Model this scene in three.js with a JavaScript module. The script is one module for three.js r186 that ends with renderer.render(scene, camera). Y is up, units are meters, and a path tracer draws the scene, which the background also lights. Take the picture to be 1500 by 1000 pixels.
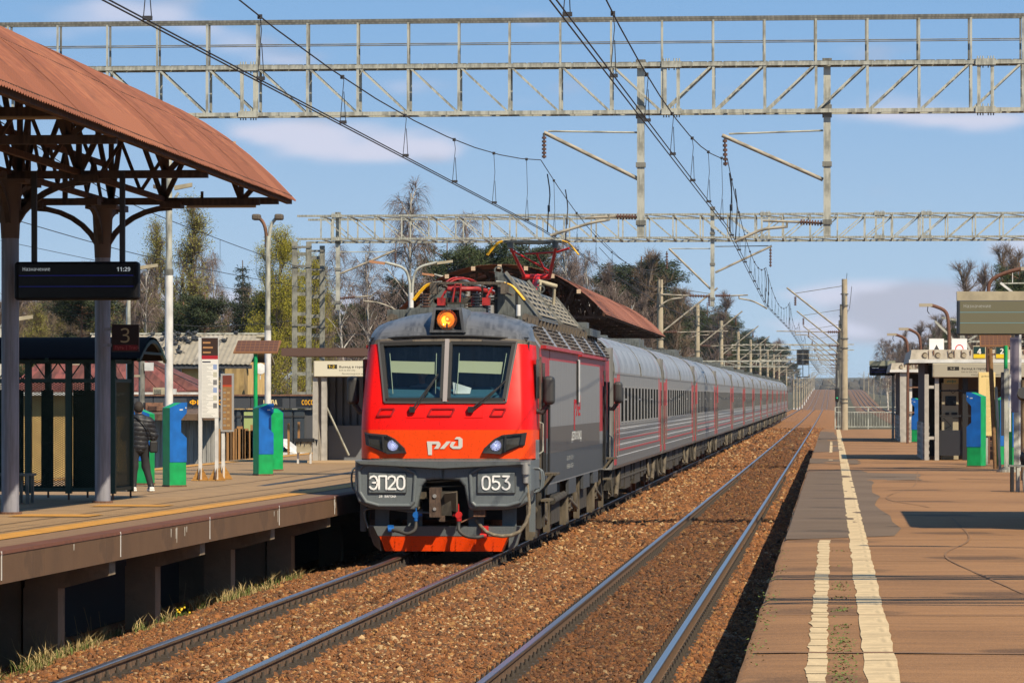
import * as THREE from 'three';
import { MarchingCubes } from 'three/addons/objects/MarchingCubes.js';
import { RoundedBoxGeometry } from 'three/addons/geometries/RoundedBoxGeometry.js';

// ---------- camera: a long lens on the right-hand platform, eye 2.71 m above the rails ----------
const F = 5400, VX = 1220.3, HY = 585, EYE = 2.71, PSI = Math.atan((VX - 750) / F), CP = Math.cos(PSI), SP = Math.sin(PSI);
const scene = new THREE.Scene();
const camera = new THREE.PerspectiveCamera(2 * Math.atan(HY / F) * 180 / Math.PI, 1500 / 1170, 1, 12000);
camera.position.set(0, EYE, 0); camera.rotation.order = 'YXZ'; camera.rotation.y = PSI;
camera.setViewOffset(1500, 1170, 0, 0, 1500, 1000);
const renderer = new THREE.WebGLRenderer({ antialias: true });
renderer.toneMapping = THREE.LinearToneMapping; renderer.toneMappingExposure = 1.3; renderer.shadowMap.enabled = true;

// ---------- sun and sky ----------
const SUN = new THREE.Vector3(0.63, 1, 0.74).normalize();
const sun = new THREE.DirectionalLight(new THREE.Color(1, 0.87, 0.66), 5.0);
sun.position.copy(SUN).multiplyScalar(300).add(new THREE.Vector3(0, 0, -90)); sun.target.position.set(0, 0, -90);
sun.castShadow = true; Object.assign(sun.shadow.camera, { left: -160, right: 160, top: 160, bottom: -160, near: 1, far: 900 }); sun.shadow.mapSize.set(4096, 4096);
scene.add(sun, sun.target);
{
  const W = 4096, H = 2048, d = new Float32Array(W * H * 4), mix = (a, b, t) => a + (b - a) * t, sm = (a, b, x) => { x = Math.min(1, Math.max(0, (x - a) / (b - a))); return x * x * (3 - 2 * x); };
  const PF = [[420, 198, 60, 14, .15], [520, 222, 70, 10, .09], [560, 222, 55, 14, .11], [640, 230, 45, 16, .11], [1440, 185, 80, 13, .19], [1290, 274, 60, 13, .13], [1120, 275, 55, 10, .11], [1230, 430, 190, 34, .17], [1400, 430, 150, 42, .2], [1180, 490, 130, 30, .13], [1320, 490, 160, 34, .14], [340, 330, 90, 26, .12], [300, 42, 30, 8, .07], [1440, 62, 60, 8, .07], [950, 150, 60, 14, .06], [780, 420, 140, 30, .1]].map(([u, v, a, b, s]) => [Math.PI / 2 + Math.atan((u - 1220) / 5400), Math.atan((585 - v) / 5400), a / 5400, b / 5400, s * 1.25]);
  const puffs = (az, el) => { let t = 0; if (el < .13 && az > 1.2 && az < 1.8) for (const [a, e, w, h, s] of PF) t += s * Math.exp(-(((az - a) / w) ** 2) - ((el - e) / h) ** 2); return t; };
  for (let j = 0; j < H; j++) {
    const el = ((j + .5) / H - .5) * Math.PI, t = sm(-.01, .13, el), t2 = sm(.1, 1.1, el);
    const c0 = [mix(mix(.37, .175, t), .055, t2), mix(mix(.49, .335, t), .15, t2), mix(.61, .57, t) * mix(1, .62, t2)];
    for (let i = 0; i < W; i++) {
      const k = 4 * (j * W + i), az = (i + .5) / W * Math.PI * 2;
      let c = c0;
      if (el > -.02 && el < .9) {
        const st = 1 / (.35 + el * 2), n = fbm(az * 9 + 3.1, el * 34 * st + 7.7, 5, 1), n2 = fbm(az * 24 + 9, el * 90 * st + 1.3, 4, 2);
        const cover = mix(.49, .64, sm(.012, .05, el)) + .05 * sm(.15, .6, el) - puffs(az, el);
        const a = sm(cover, cover + .11, n * .62 + n2 * .38) * (el < .08 ? .85 : .7) * sm(-.01, .012, el);
        const up = sm(-.02, .05, fbm(az * 9 + 3.1, (el - .006) * 34 * st + 7.7, 3, 1) * -1 + n), l = mix(.9, 1.25, up);
        c = [mix(c0[0], .43 * l, a), mix(c0[1], .435 * l, a), mix(c0[2], .52 * l, a)];
      }
      d[k] = c[0]; d[k + 1] = c[1]; d[k + 2] = c[2]; d[k + 3] = 1;
    }
  }
  const sky = new THREE.DataTexture(d, W, H, THREE.RGBAFormat, THREE.FloatType);
  sky.mapping = THREE.EquirectangularReflectionMapping; sky.magFilter = sky.minFilter = THREE.LinearFilter; sky.needsUpdate = true;
  scene.background = sky; scene.environment = sky; scene.fog = new THREE.FogExp2(0xb4c6d8, .00005);
}

// ---------- helpers ----------
function hash(x, y, s) { let h = Math.imul(x | 0, 374761393) ^ Math.imul(y | 0, 668265263) ^ Math.imul(s | 0, 1274126177); h = Math.imul(h ^ (h >>> 13), 1103515245); return ((h ^ (h >>> 16)) >>> 0) / 4294967296; }
function noise(x, y, s, px = 1e9, py = px) { const i = Math.floor(x), j = Math.floor(y), f = x - i, g = y - j, u = f * f * (3 - 2 * f), v = g * g * (3 - 2 * g), m = (a, p) => ((a % p) + p) % p; const a = m(i, px), b = m(i + 1, px), c = m(j, py), e = m(j + 1, py); return (hash(a, c, s) * (1 - u) + hash(b, c, s) * u) * (1 - v) + (hash(a, e, s) * (1 - u) + hash(b, e, s) * u) * v; }
function fbm(x, y, o, s, px = 1e9, py = px) { let t = 0, a = .5, n = 0; for (let k = 0; k < o; k++) { t += a * noise(x, y, s + k * 17, px, py); n += a; a *= .5; x *= 2; y *= 2; px *= 2; py *= 2; } return t / n; }
let SEED = 7; function rnd(a = 1, b) { SEED = (SEED + 0x6D2B79F5) | 0; let t = Math.imul(SEED ^ (SEED >>> 15), 1 | SEED); t = (t + Math.imul(t ^ (t >>> 7), 61 | t)) ^ t; t = ((t ^ (t >>> 14)) >>> 0) / 4294967296; return b === undefined ? t * a : a + t * (b - a); }
const V = (x, y, z) => new THREE.Vector3(x, y, z), lerp = (a, b, t) => a + (b - a) * t, clamp = (x, a, b) => Math.min(b, Math.max(a, x));
const sstep = (a, b, x) => { x = clamp((x - a) / (b - a), 0, 1); return x * x * (3 - 2 * x); };
function pw(x, k) { if (x <= k[0][0]) return k[0][1]; for (let i = 1; i < k.length; i++) if (x <= k[i][0]) { const t = (x - k[i - 1][0]) / (k[i][0] - k[i - 1][0]); return lerp(k[i - 1][1], k[i][1], t); } return k[k.length - 1][1]; }
// the point seen at pixel (u, v) of the photograph at z metres along the track; X from u; z from u and X
function Xat(u, z) { const a = (u - 750) / F; return z * (a * CP - SP) / (CP + a * SP); }
function at(u, v, z) { const X = Xat(u, z), zc = z * CP - X * SP; return V(X, EYE - (v - HY) * zc / F, -z); }
function zAt(u, X) { const a = (u - 750) / F; return X * (CP + a * SP) / (a * CP - SP); }
// rail level along the line: a long dip and a hill far ahead
const PK = [[670, 1.01], [780, .45], [900, -.1], [1000, -.32], [1100, -.1], [1250, 1.2], [1500, 3.9], [1750, 6.8], [1900, 8.0], [2050, 8.4], [2300, 7.0], [3000, 2]];
const rail = (z) => z < 670 ? 2.26e-6 * z * z : pw(z, PK);
const deckL = (z) => (z < 75 ? 1.146 - .0041 * (z - 37.5) : .992);
const DECKR = EYE - 1.61;

// textures: grey mottling multiplied into a colour, relief in bump maps
function tex(w, h, f, srgb) { const d = new Uint8Array(w * h * 4); for (let j = 0; j < h; j++) for (let i = 0; i < w; i++) { const c = f(i / w, j / h), k = 4 * (j * w + i); if (c.length) { d[k] = clamp(c[0], 0, 1) * 255; d[k + 1] = clamp(c[1], 0, 1) * 255; d[k + 2] = clamp(c[2], 0, 1) * 255; } else d[k] = d[k + 1] = d[k + 2] = clamp(c, 0, 1) * 255; d[k + 3] = 255; } const t = new THREE.DataTexture(d, w, h); t.wrapS = t.wrapT = THREE.RepeatWrapping; t.magFilter = THREE.LinearFilter; t.minFilter = THREE.LinearMipmapLinearFilter; t.generateMipmaps = true; if (srgb) t.colorSpace = THREE.SRGBColorSpace; t.needsUpdate = true; return t; }
const N = (v) => new Number(v).valueOf();
const T = {
  mottle: tex(256, 256, (x, y) => .62 + .38 * clamp(fbm(x * 6, y * 6, 5, 3, 6) * 1.5 - .2, 0, 1)),
  grain: tex(256, 256, (x, y) => .55 + .3 * fbm(x * 8, y * 8, 3, 5, 8) + .35 * (fbm(x * 90, y * 90, 2, 8, 90) - .3)),
  streak: tex(256, 256, (x, y) => .6 + .45 * clamp(fbm(x * 40, y * 3, 4, 11, 40, 3) * 1.5 - .3, 0, 1)),
  grime: tex(256, 256, (x, y) => { const a = fbm(x * 5, y * 5, 5, 21, 5), b = fbm(x * 30, y * 4, 3, 22, 30, 4); return .5 + .5 * sstep(.3, .62, a * .6 + b * .4); }),
  rust: tex(512, 512, (x, y) => { const n = fbm(x * 3, y * 40, 5, 31, 3, 40), m = fbm(x * 24, y * 24, 3, 33, 24), q = .74 + .5 * (n - .5) + .3 * (m - .5) + .16 * sstep(.66, .74, fbm(x * 2, y * 26, 3, 35, 2, 26)); return [q, q * (.98 + .12 * (m - .5)), q * .98]; }),
  gravel: tex(512, 512, (x, y) => { const n = 40; let best = 9, id = 0, sec = 9; const X = x * n, Y = y * n, i = Math.floor(X), j = Math.floor(Y); for (let a = -1; a < 2; a++) for (let b = -1; b < 2; b++) { const ci = (i + a + n) % n, cj = (j + b + n) % n, dx = i + a + hash(ci, cj, 1) - X, dy = j + b + hash(ci, cj, 2) - Y, d = dx * dx + dy * dy; if (d < best) { sec = best; best = d; id = hash(ci, cj, 3); } else if (d < sec) sec = d; } const e = sstep(0, .25, Math.sqrt(sec) - Math.sqrt(best)); const l = (.42 + .58 * id * id) * (.35 + .65 * e); return [l, l * (.9 + .12 * hash(id * 999, 3, 4)), l * (.82 + .2 * hash(id * 999, 5, 4))]; }),
  paver: tex(512, 512, (x, y) => { const r = Math.floor(y * 32), f = x * 16 + (r % 2) * .5, e = Math.abs((f % 1) - .5) > .46 || Math.abs((y * 32) % 1 - .5) > .44; return (e ? .5 : .72 + .26 * hash(Math.floor(f) % 16, r, 4)) + .3 * (fbm(x * 4, y * 4, 5, 6, 4) - .5); }),
  asph: tex(1024, 1024, (x, y) => { const a = fbm(x * 3, y * 3, 4, 61, 3), b = fbm(x * 10, y * 60, 3, 63, 10, 60), c = hash(x * 1024, y * 1024, 5), e = hash(x * 512, y * 512, 6), q = .52 + .5 * (a - .5) + .34 * (b - .5) + .2 * (c - .5) + .2 * (e - .5) + .25 + (e > .985 ? .25 : 0) - .3 * sstep(.62, .72, fbm(x * 5, y * 5, 4, 65, 5)); return [q, q * (.97 + .08 * (a - .5)), q * (.93 + .2 * (a - .5))]; }),
  stain: tex(512, 512, (x, y) => { const a = fbm(x * 4, y * 4, 5, 71, 4), b = fbm(x * 36, y * 3, 3, 73, 36, 3), c = hash(x * 512, y * 512, 7); const q = .78 + .6 * (a - .5) + .5 * (b - .5) * sstep(.4, .7, fbm(x * 6, y * 2, 2, 75, 6, 2)) + .16 * (c - .5) - .25 * sstep(.6, .68, a); return [q, q * .97, q * .93]; }),
  dirt: tex(512, 512, (x, y) => { const a = fbm(x * 3, y * 3, 5, 81, 3), b = fbm(x * 60, y * 3, 3, 83, 60, 3), c = fbm(x * 90, y * 90, 2, 85, 90); return .93 + .16 * (a - .5) + .14 * (b - .5) - .3 * sstep(.73, .8, c); }),
  wood: tex(256, 256, (x, y) => { const g = fbm(x * 30, y * 3, 4, 41, 30, 3); return [.6 + .4 * g, .55 + .42 * g, .5 + .42 * g]; }),
};
const TC = new Map();
function tx(name, sx, sy = sx) { const k = name + sx + '/' + sy; if (!TC.has(k)) { const t = T[name].clone(); t.repeat.set(1 / sx, 1 / sy); t.needsUpdate = true; TC.set(k, t); } return TC.get(k); }
const col = (c, k = 1) => { const o = new THREE.Color(); Array.isArray(c) ? o.setRGB(c[0], c[1], c[2]) : o.set(c); return o.multiplyScalar(k); };
function mat(c, rough = .8, o = {}) { const m = new THREE[o.phys ? 'MeshPhysicalMaterial' : 'MeshStandardMaterial']({ color: col(c), roughness: rough, metalness: o.metal || 0 }); if (o.map) m.map = tx(...o.map); if (o.bump) { m.bumpMap = tx(...o.bump.slice(0, -1)); m.bumpScale = o.bump[o.bump.length - 1]; } if (o.side !== 0) m.side = THREE.DoubleSide; if (o.phys) Object.assign(m, o.phys); if (o.vc) m.vertexColors = true; return m; }

// mesh builder: collects shapes into ONE mesh, uv in metres
class MB {
  constructor() { this.p = []; this.n = []; this.u = []; this.i = []; this.c = null; }
  tri(a, b, c, n) { n = n || b.clone().sub(a).cross(c.clone().sub(a)).normalize(); for (const q of [a, b, c]) { this.i.push(this.p.length / 3); this.p.push(q.x, q.y, q.z); this.n.push(n.x, n.y, n.z); const ax = Math.abs(n.x), ay = Math.abs(n.y), az = Math.abs(n.z); ay >= ax && ay >= az ? this.u.push(q.x, q.z) : ax >= az ? this.u.push(q.z, q.y) : this.u.push(q.x, q.y); } return this; }
  quad(a, b, c, d) { const n = b.clone().sub(a).cross(c.clone().sub(a)); if (n.lengthSq() < 1e-14) n.copy(c.clone().sub(a).cross(d.clone().sub(a))); n.normalize(); this.tri(a, b, c, n); return this.tri(a, c, d, n); }
  hex(v) { const q = (a, b, c, d) => this.quad(v[a], v[b], v[c], v[d]); q(0, 3, 2, 1); q(4, 5, 6, 7); q(0, 1, 5, 4); q(1, 2, 6, 5); q(2, 3, 7, 6); q(3, 0, 4, 7); return this; }
  box(x, y, z, sx, sy, sz, ry = 0) { const c = Math.cos(ry), s = Math.sin(ry), v = []; for (const Y of [-1, 1]) for (const [a, b] of [[-1, 1], [1, 1], [1, -1], [-1, -1]]) { const X = a * sx / 2, Z = b * sz / 2; v.push(V(x + X * c + Z * s, y + Y * sy / 2, z - X * s + Z * c)); } return this.hex(v); }
  bx(x0, x1, y0, y1, z0, z1) { return this.box((x0 + x1) / 2, (y0 + y1) / 2, (z0 + z1) / 2, Math.abs(x1 - x0), Math.abs(y1 - y0), Math.abs(z1 - z0)); }
  bar(p, q, w, h = w, up) { p = Array.isArray(p) ? V(...p) : p; q = Array.isArray(q) ? V(...q) : q; const d = q.clone().sub(p).normalize(); let U = up || V(0, 1, 0); if (Math.abs(d.dot(U)) > .95) U = V(0, 0, 1); const R = d.clone().cross(U).normalize().multiplyScalar(w / 2); U = R.clone().normalize().cross(d).multiplyScalar(h / 2); const v = []; for (const o of [p, q]) for (const [a, b] of [[-1, -1], [1, -1], [1, 1], [-1, 1]]) v.push(o.clone().addScaledVector(R, a).addScaledVector(U, b)); return this.hex(v); }
  tube(pts, r, n = 6, r2, cap = true) { pts = pts.map((p) => Array.isArray(p) ? V(...p) : p); const m = pts.length; let prev = null; const rings = []; for (let k = 0; k < m; k++) { const d = pts[Math.min(k + 1, m - 1)].clone().sub(pts[Math.max(k - 1, 0)]).normalize(); let R = prev ? prev.clone().addScaledVector(d, -prev.dot(d)) : (Math.abs(d.y) > .9 ? V(1, 0, 0) : V(0, 1, 0)).cross(d); R.normalize(); prev = R; const B = d.clone().cross(R), rr = r2 === undefined ? r : lerp(r, r2, k / (m - 1)), o = []; for (let a = 0; a <= n; a++) { const t = a / n * Math.PI * 2; o.push([R.clone().multiplyScalar(Math.cos(t)).addScaledVector(B, Math.sin(t)), rr]); } rings.push(o); }
    let base = this.p.length / 3, L = 0; for (let k = 0; k < m; k++) { if (k) L += pts[k].distanceTo(pts[k - 1]); for (let a = 0; a <= n; a++) { const [q, rr] = rings[k][a]; this.p.push(pts[k].x + q.x * rr, pts[k].y + q.y * rr, pts[k].z + q.z * rr); this.n.push(q.x, q.y, q.z); this.u.push(a / n * 6.283 * Math.max(rr, .02), L); } } for (let k = 0; k < m - 1; k++) for (let a = 0; a < n; a++) { const x = base + k * (n + 1) + a, y = x + n + 1; this.i.push(x, x + 1, y, x + 1, y + 1, y); }
    if (cap && r > .012) for (const k of [0, m - 1]) { const P = (a) => V(pts[k].x + rings[k][a][0].x * rings[k][a][1], pts[k].y + rings[k][a][0].y * rings[k][a][1], pts[k].z + rings[k][a][0].z * rings[k][a][1]); for (let a = 0; a < n; a++) k ? this.tri(pts[k], P(a), P(a + 1)) : this.tri(pts[k], P(a + 1), P(a)); } return this; }
  cyl(x, y, z, r, h, n = 12, r2) { return this.tube([[x, y - h / 2, z], [x, y + h / 2, z]], r, n, r2); }
  disc(c, axis, r, t, n = 16) { c = Array.isArray(c) ? V(...c) : c; const a = V(...axis).normalize().multiplyScalar(t / 2); return this.tube([c.clone().sub(a), c.clone().add(a)], r, n); }
  add(g, m) { g = g.clone(); if (m) g.applyMatrix4(m); const b = this.p.length / 3, P = g.attributes.position, Q = g.attributes.normal, U = g.attributes.uv; for (let k = 0; k < P.count; k++) { this.p.push(P.getX(k), P.getY(k), P.getZ(k)); this.n.push(Q.getX(k), Q.getY(k), Q.getZ(k)); U ? this.u.push(U.getX(k), U.getY(k)) : this.u.push(P.getX(k), P.getY(k)); } if (g.index) for (let k = 0; k < g.index.count; k++) this.i.push(b + g.index.getX(k)); else for (let k = 0; k < P.count; k++) this.i.push(b + k); return this; }
  // an outline in x, y given depth along z from z0 to z1, edges bevelled by b at the z1 side
  prism(o, z0, z1, b = 0) { const s = new THREE.Shape(o.map((q) => new THREE.Vector2(q[0], q[1]))); const g = new THREE.ExtrudeGeometry(s, { depth: z1 - z0 - (b ? 2 * b : 0), bevelEnabled: !!b, bevelSize: b, bevelThickness: b, bevelOffset: -b, bevelSegments: 3, curveSegments: 6 }); return this.add(g, new THREE.Matrix4().makeTranslation(0, 0, z0 + b)); }
  grid(f, nu, nv, skip) { const b = this.p.length / 3, pt = []; for (let j = 0; j <= nv; j++) for (let i = 0; i <= nu; i++) pt.push(f(i, j)); for (let j = 0; j <= nv; j++) for (let i = 0; i <= nu; i++) { const q = pt[j * (nu + 1) + i], e = pt[j * (nu + 1) + Math.min(i + 1, nu)].clone().sub(pt[j * (nu + 1) + Math.max(i - 1, 0)]), g = pt[Math.min(j + 1, nv) * (nu + 1) + i].clone().sub(pt[Math.max(j - 1, 0) * (nu + 1) + i]), n = e.cross(g).normalize(); this.p.push(q.x, q.y, q.z); this.n.push(n.x, n.y, n.z); const ay = Math.abs(n.y), ax = Math.abs(n.x), az = Math.abs(n.z); ay >= ax && ay >= az ? this.u.push(q.x, q.z) : ax >= az ? this.u.push(q.z, q.y) : this.u.push(q.x, q.y); } for (let j = 0; j < nv; j++) for (let i = 0; i < nu; i++) { if (skip && skip(i, j)) continue; const x = b + j * (nu + 1) + i, y = x + nu + 1; this.i.push(x, x + 1, y, x + 1, y + 1, y); } return this; }
  geo() { const g = new THREE.BufferGeometry(); g.setAttribute('position', new THREE.BufferAttribute(new Float32Array(this.p), 3)); g.setAttribute('normal', new THREE.BufferAttribute(new Float32Array(this.n), 3)); g.setAttribute('uv', new THREE.BufferAttribute(new Float32Array(this.u), 2)); if (this.c) g.setAttribute('color', new THREE.BufferAttribute(new Float32Array(this.c), 3)); g.setIndex(this.p.length / 3 > 65535 ? new THREE.BufferAttribute(new Uint32Array(this.i), 1) : new THREE.BufferAttribute(new Uint16Array(this.i), 1)); return g; }
  build(name, m, parent, data) { return mesh(name, this.geo(), m, parent, data); }
}
const used = new Map();
function numbered(n) { const b = n.replace(/_\d{3}$/, ''), k = used.get(b) || 0; used.set(b, k + 1); return k ? b + '_' + String(k).padStart(3, '0') : b; }
function mesh(name, g, m, parent, data) { const o = new THREE.Mesh(g, m); o.name = parent ? name : numbered(name); o.castShadow = o.receiveShadow = true; (parent || scene).add(o); if (data) Object.assign(o.userData, data); return o; }
function thing(name, label, category, p = [0, 0, 0], group, ry = 0) { const o = new THREE.Group(); o.name = numbered(name); p.isVector3 ? o.position.copy(p) : o.position.set(...p); o.rotation.y = ry; o.userData = { label, category }; if (group) o.userData.group = group; scene.add(o); return o; }
function copy(o, label, p, ry) { const c = o.clone(); c.name = numbered(o.name); c.userData = { ...o.userData }; if (label) c.userData.label = label; if (p) p.isVector3 ? c.position.copy(p) : c.position.set(...p); if (ry !== undefined) c.rotation.y = ry; scene.add(c); return c; }
const STRUCT = { kind: 'structure' }, STUFF = { kind: 'stuff' };
function print(w, h, draw, o = {}) { const c = document.createElement('canvas'); c.width = w; c.height = h; const x = c.getContext('2d'); draw(x, w, h); const t = new THREE.CanvasTexture(c); t.colorSpace = THREE.SRGBColorSpace; const m = new THREE.MeshPhysicalMaterial({ map: t, roughness: o.rough ?? .6, specularIntensity: o.spec ?? .5 }); if (o.clear) { m.transparent = true; m.alphaTest = .5; } if (o.glow) { m.emissiveMap = t; m.emissive = new THREE.Color(o.glow, o.glow, o.glow); } return m; }
function panel(w, h) { return new THREE.PlaneGeometry(w, h); }
function put(name, g, m, parent, x, y, z, ry = 0, rx = 0, data) { const o = mesh(name, g, m, parent, data); o.position.set(x, y, z); o.rotation.set(rx, ry, 0); return o; }
const ORD = ['first', 'second', 'third', 'fourth', 'fifth', 'sixth', 'seventh', 'eighth', 'ninth', 'tenth', 'eleventh', 'twelfth', 'thirteenth', 'fourteenth', 'fifteenth', 'sixteenth'];

// ---------- materials ----------
const M = {
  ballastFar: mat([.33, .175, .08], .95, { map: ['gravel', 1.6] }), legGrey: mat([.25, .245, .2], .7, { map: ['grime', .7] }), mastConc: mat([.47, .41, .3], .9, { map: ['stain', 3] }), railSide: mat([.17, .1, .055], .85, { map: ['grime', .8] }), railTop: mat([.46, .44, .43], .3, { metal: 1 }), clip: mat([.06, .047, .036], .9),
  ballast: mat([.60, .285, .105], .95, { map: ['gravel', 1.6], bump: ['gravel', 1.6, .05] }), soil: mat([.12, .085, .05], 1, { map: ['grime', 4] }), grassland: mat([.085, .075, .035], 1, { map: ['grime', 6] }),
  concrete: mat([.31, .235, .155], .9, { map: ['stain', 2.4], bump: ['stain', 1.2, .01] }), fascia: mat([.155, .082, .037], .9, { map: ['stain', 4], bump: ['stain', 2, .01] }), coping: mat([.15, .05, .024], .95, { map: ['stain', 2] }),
  paving: mat([.345, .215, .1], .9, { map: ['paver', 3.2], bump: ['paver', 3.2, .004] }), tactile: mat([.62, .30, .045], .8, { map: ['paver', 1.8] }), apron: mat([.26, .155, .082], .9, { map: ['grain', 1] }),
  asphalt: mat([.335, .17, .065], .95, { map: ['asph', 7], bump: ['asph', 3.5, .014] }), patch: mat([.185, .128, .082], .95, { map: ['asph', 5], bump: ['asph', 2.5, .014] }), paint: mat([.70, .54, .31], .9, { map: ['stain', 1.1] }),
  galv: mat([.42, .42, .36], .6, { map: ['grime', .9] }), galvD: mat([.19, .185, .16], .65, { map: ['grime', .9] }), white: mat([.7, .69, .66], .6, { map: ['mottle', 1.5] }), tubeBeige: mat([.36, .32, .25], .7, { map: ['grime', .6] }),
  rustRoof: mat([.34, .115, .05], .7, { map: ['rust', 1.2, 5] }), rustUnder: mat([.105, .045, .023], .95, { map: ['grime', 1] }), rustSteel: mat([.085, .05, .035], .8, { map: ['grime', .8] }), knuckle: mat([.10, .062, .042], .75, { map: ['grime', .3] }), rustPole: mat([.2, .1, .06], .85, { map: ['grime', .4] }),
  lavender: mat([.27, .27, .31], .55, { map: ['streak', 1.2] }), columnCap: mat([.14, .085, .055], .8), green: mat([.0, .36, .10], .5, { map: ['mottle', 1] }), blue: mat([.008, .14, .52], .45, { map: ['mottle', 1] }), dkGreen: mat([.014, .045, .034], .5),
  black: mat([.012, .012, .013], .6), rubber: mat([.02, .02, .02], .75), glassDark: mat([.012, .014, .016], .12), dark: mat([.03, .03, .032], .7), wire: mat([.03, .03, .034], .7), insul: mat([.11, .055, .035], .3),
  red: mat([.78, .004, .002], .46, { map: ['dirt', 1.7], phys: { specularIntensity: .5 } }), orange: mat([.86, .062, .002], .45, { map: ['dirt', 1.4], phys: { specularIntensity: .5 } }),
  bumper: mat([.135, .155, .165], .42, { map: ['dirt', 1.2] }), cabRoof: mat([.12, .125, .135], .34, { map: ['grime', 1.3] }), sideGrey: mat([.25, .25, .25], .5, { map: ['streak', 1.4, 2.2] }), sideDark: mat([.075, .08, .086], .5, { map: ['streak', 1.3, 2] }), sideMud: mat([.125, .11, .095], .6, { map: ['streak', .8, 2] }), sideRed: mat([.46, .02, .022], .45, { map: ['streak', 1.2, 2] }),
  wagon: mat([.27, .265, .255], .42, { map: ['streak', 2.4, 2] }), wagonRoof: mat([.28, .29, .305], .42, { map: ['grime', 2.6] }), wagonLow: mat([.17, .16, .15], .5, { map: ['streak', 1.6, 2] }), stripe: mat([.52, .53, .54], .5), wagonRed: mat([.48, .05, .05], .45, { map: ['streak', 1.2, 2] }), mud: mat([.115, .093, .064], .9, { map: ['grime', .7] }), mudD: mat([.05, .043, .034], .9, { map: ['grime', .7] }),
  roofGear: mat([.115, .125, .12], .55, { map: ['grime', .7] }), ventBrown: mat([.12, .095, .07], .7, { map: ['grime', .5] }), pantoRed: mat([.52, .018, .016], .4), yellow: mat([.8, .42, .01], .4), steel: mat([.42, .40, .37], .45, { metal: .6 }), numWhite: mat([.85, .85, .84], .6),
  hose: mat([.05, .047, .045], .7), cable: mat([.25, .21, .15], .8, { map: ['grime', .15] }), signBrown: mat([.1, .055, .04], .6), beige: mat([.44, .38, .26], .75, { map: ['mottle', 1.3] }), whiteBrick: mat([.46, .43, .38], .85, { map: ['mottle', .9] }), solar: mat([.095, .042, .026], .5),
  wall: mat([.78, .52, .2], .9, { map: ['mottle', 3] }), slate: mat([.34, .3, .23], .9, { map: ['mottle', 2.5] }), redRoof: mat([.16, .052, .034], .7, { map: ['grime', 3] }), fasciaDark: mat([.05, .053, .06], .6), wood: mat([.42, .22, .08], .8, { map: ['wood', 1.2] }), fenceGrey: mat([.36, .35, .33], .7, { map: ['streak', 1.6] }),
  bark: mat([.17, .135, .105], .95, { map: ['grime', .6] }), birch: mat([.5, .47, .42], .9, { map: ['grime', .7] }), twig: mat([.16, .11, .075], .95), twigP: mat([.17, .125, .105], .95), bud: mat([.20, .185, .035], .9), bud2: mat([.27, .24, .02], .9), coachGlass: mat([.016, .017, .018], .6, { phys: { specularIntensity: 0, ior: 1.02 } }), spruce: mat([.022, .032, .014], .95), pine: mat([.045, .06, .018], .95), bush: mat([.1, .08, .05], 1),
  grass: mat([.11, .15, .03], .9), straw: mat([.36, .27, .12], .9), skin: mat([.42, .22, .14], .6), jacket: mat([.012, .013, .018], .55), trousers: mat([.017, .017, .02], .85), hair: mat([.022, .016, .012], .8), sole: mat([.7, .68, .65], .7),
};
// ---------- ground, ballast, tracks ----------
const C1 = -6.64, C2 = -2.565; // track centres
{
  const zs = [-40]; for (let z = -40; z < 9000;) { z += z < 250 ? 8 : z < 2600 ? 50 : 400; zs.push(z); }
  const xs = [-1600, -900, -500, -300, -200, -140, -100, -75, -55, -42, -34, -28, -22, -17.5, -14, -10.5, -5, .5, 3, 6.5, 9, 12, 16, 20, 25, 32, 42, 55, 75, 100, 140, 200, 300, 500, 900, 1600];
  const h = (x, z) => { let y = rail(Math.max(0, z)) - .78; const d = Math.max(0, Math.abs(x + 3) - 16); y += (fbm(x / 40 + 50, z / 40 + 50, 3, 9) - .5) * Math.min(1.6, d * .07); if (z > 900) y -= sstep(7, 40, Math.abs(x + 3)) * 3.2 * sstep(900, 1900, z) * sstep(4000, 2600, z); if (z > 3000) y += sstep(3200, 6500, z) * (26 + 26 * fbm(x / 900 + 9, 2.2, 3, 5)); return y; };
  new MB().grid((i, j) => V(xs[i], h(xs[i], zs[j]), -zs[j]), xs.length - 1, zs.length - 1).build('ground', M.grassland, null, STRUCT);
}
const zst = (a, b) => { const o = [a]; for (let z = a; z < b;) { z += z < 110 ? 1 : z < 700 ? 12 : 40; o.push(Math.min(z, b)); } return o; };
const bedY = (x, z) => { const t = rail(z), k = [[-10.6, -.66], [-9.7, -.5], [-9.1, -.36], [-8.3, -.225], [-7.6, -.165], [-5.6, -.165], [-4.6, -.2], [-3.6, -.165], [-1.5, -.165], [-1.1, -.24], [-.55, -.3]]; return t + pw(x, k) + (fbm(x * 1.7 + 40, z * 1.1, 3, 77) - .5) * .09; };
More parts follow.
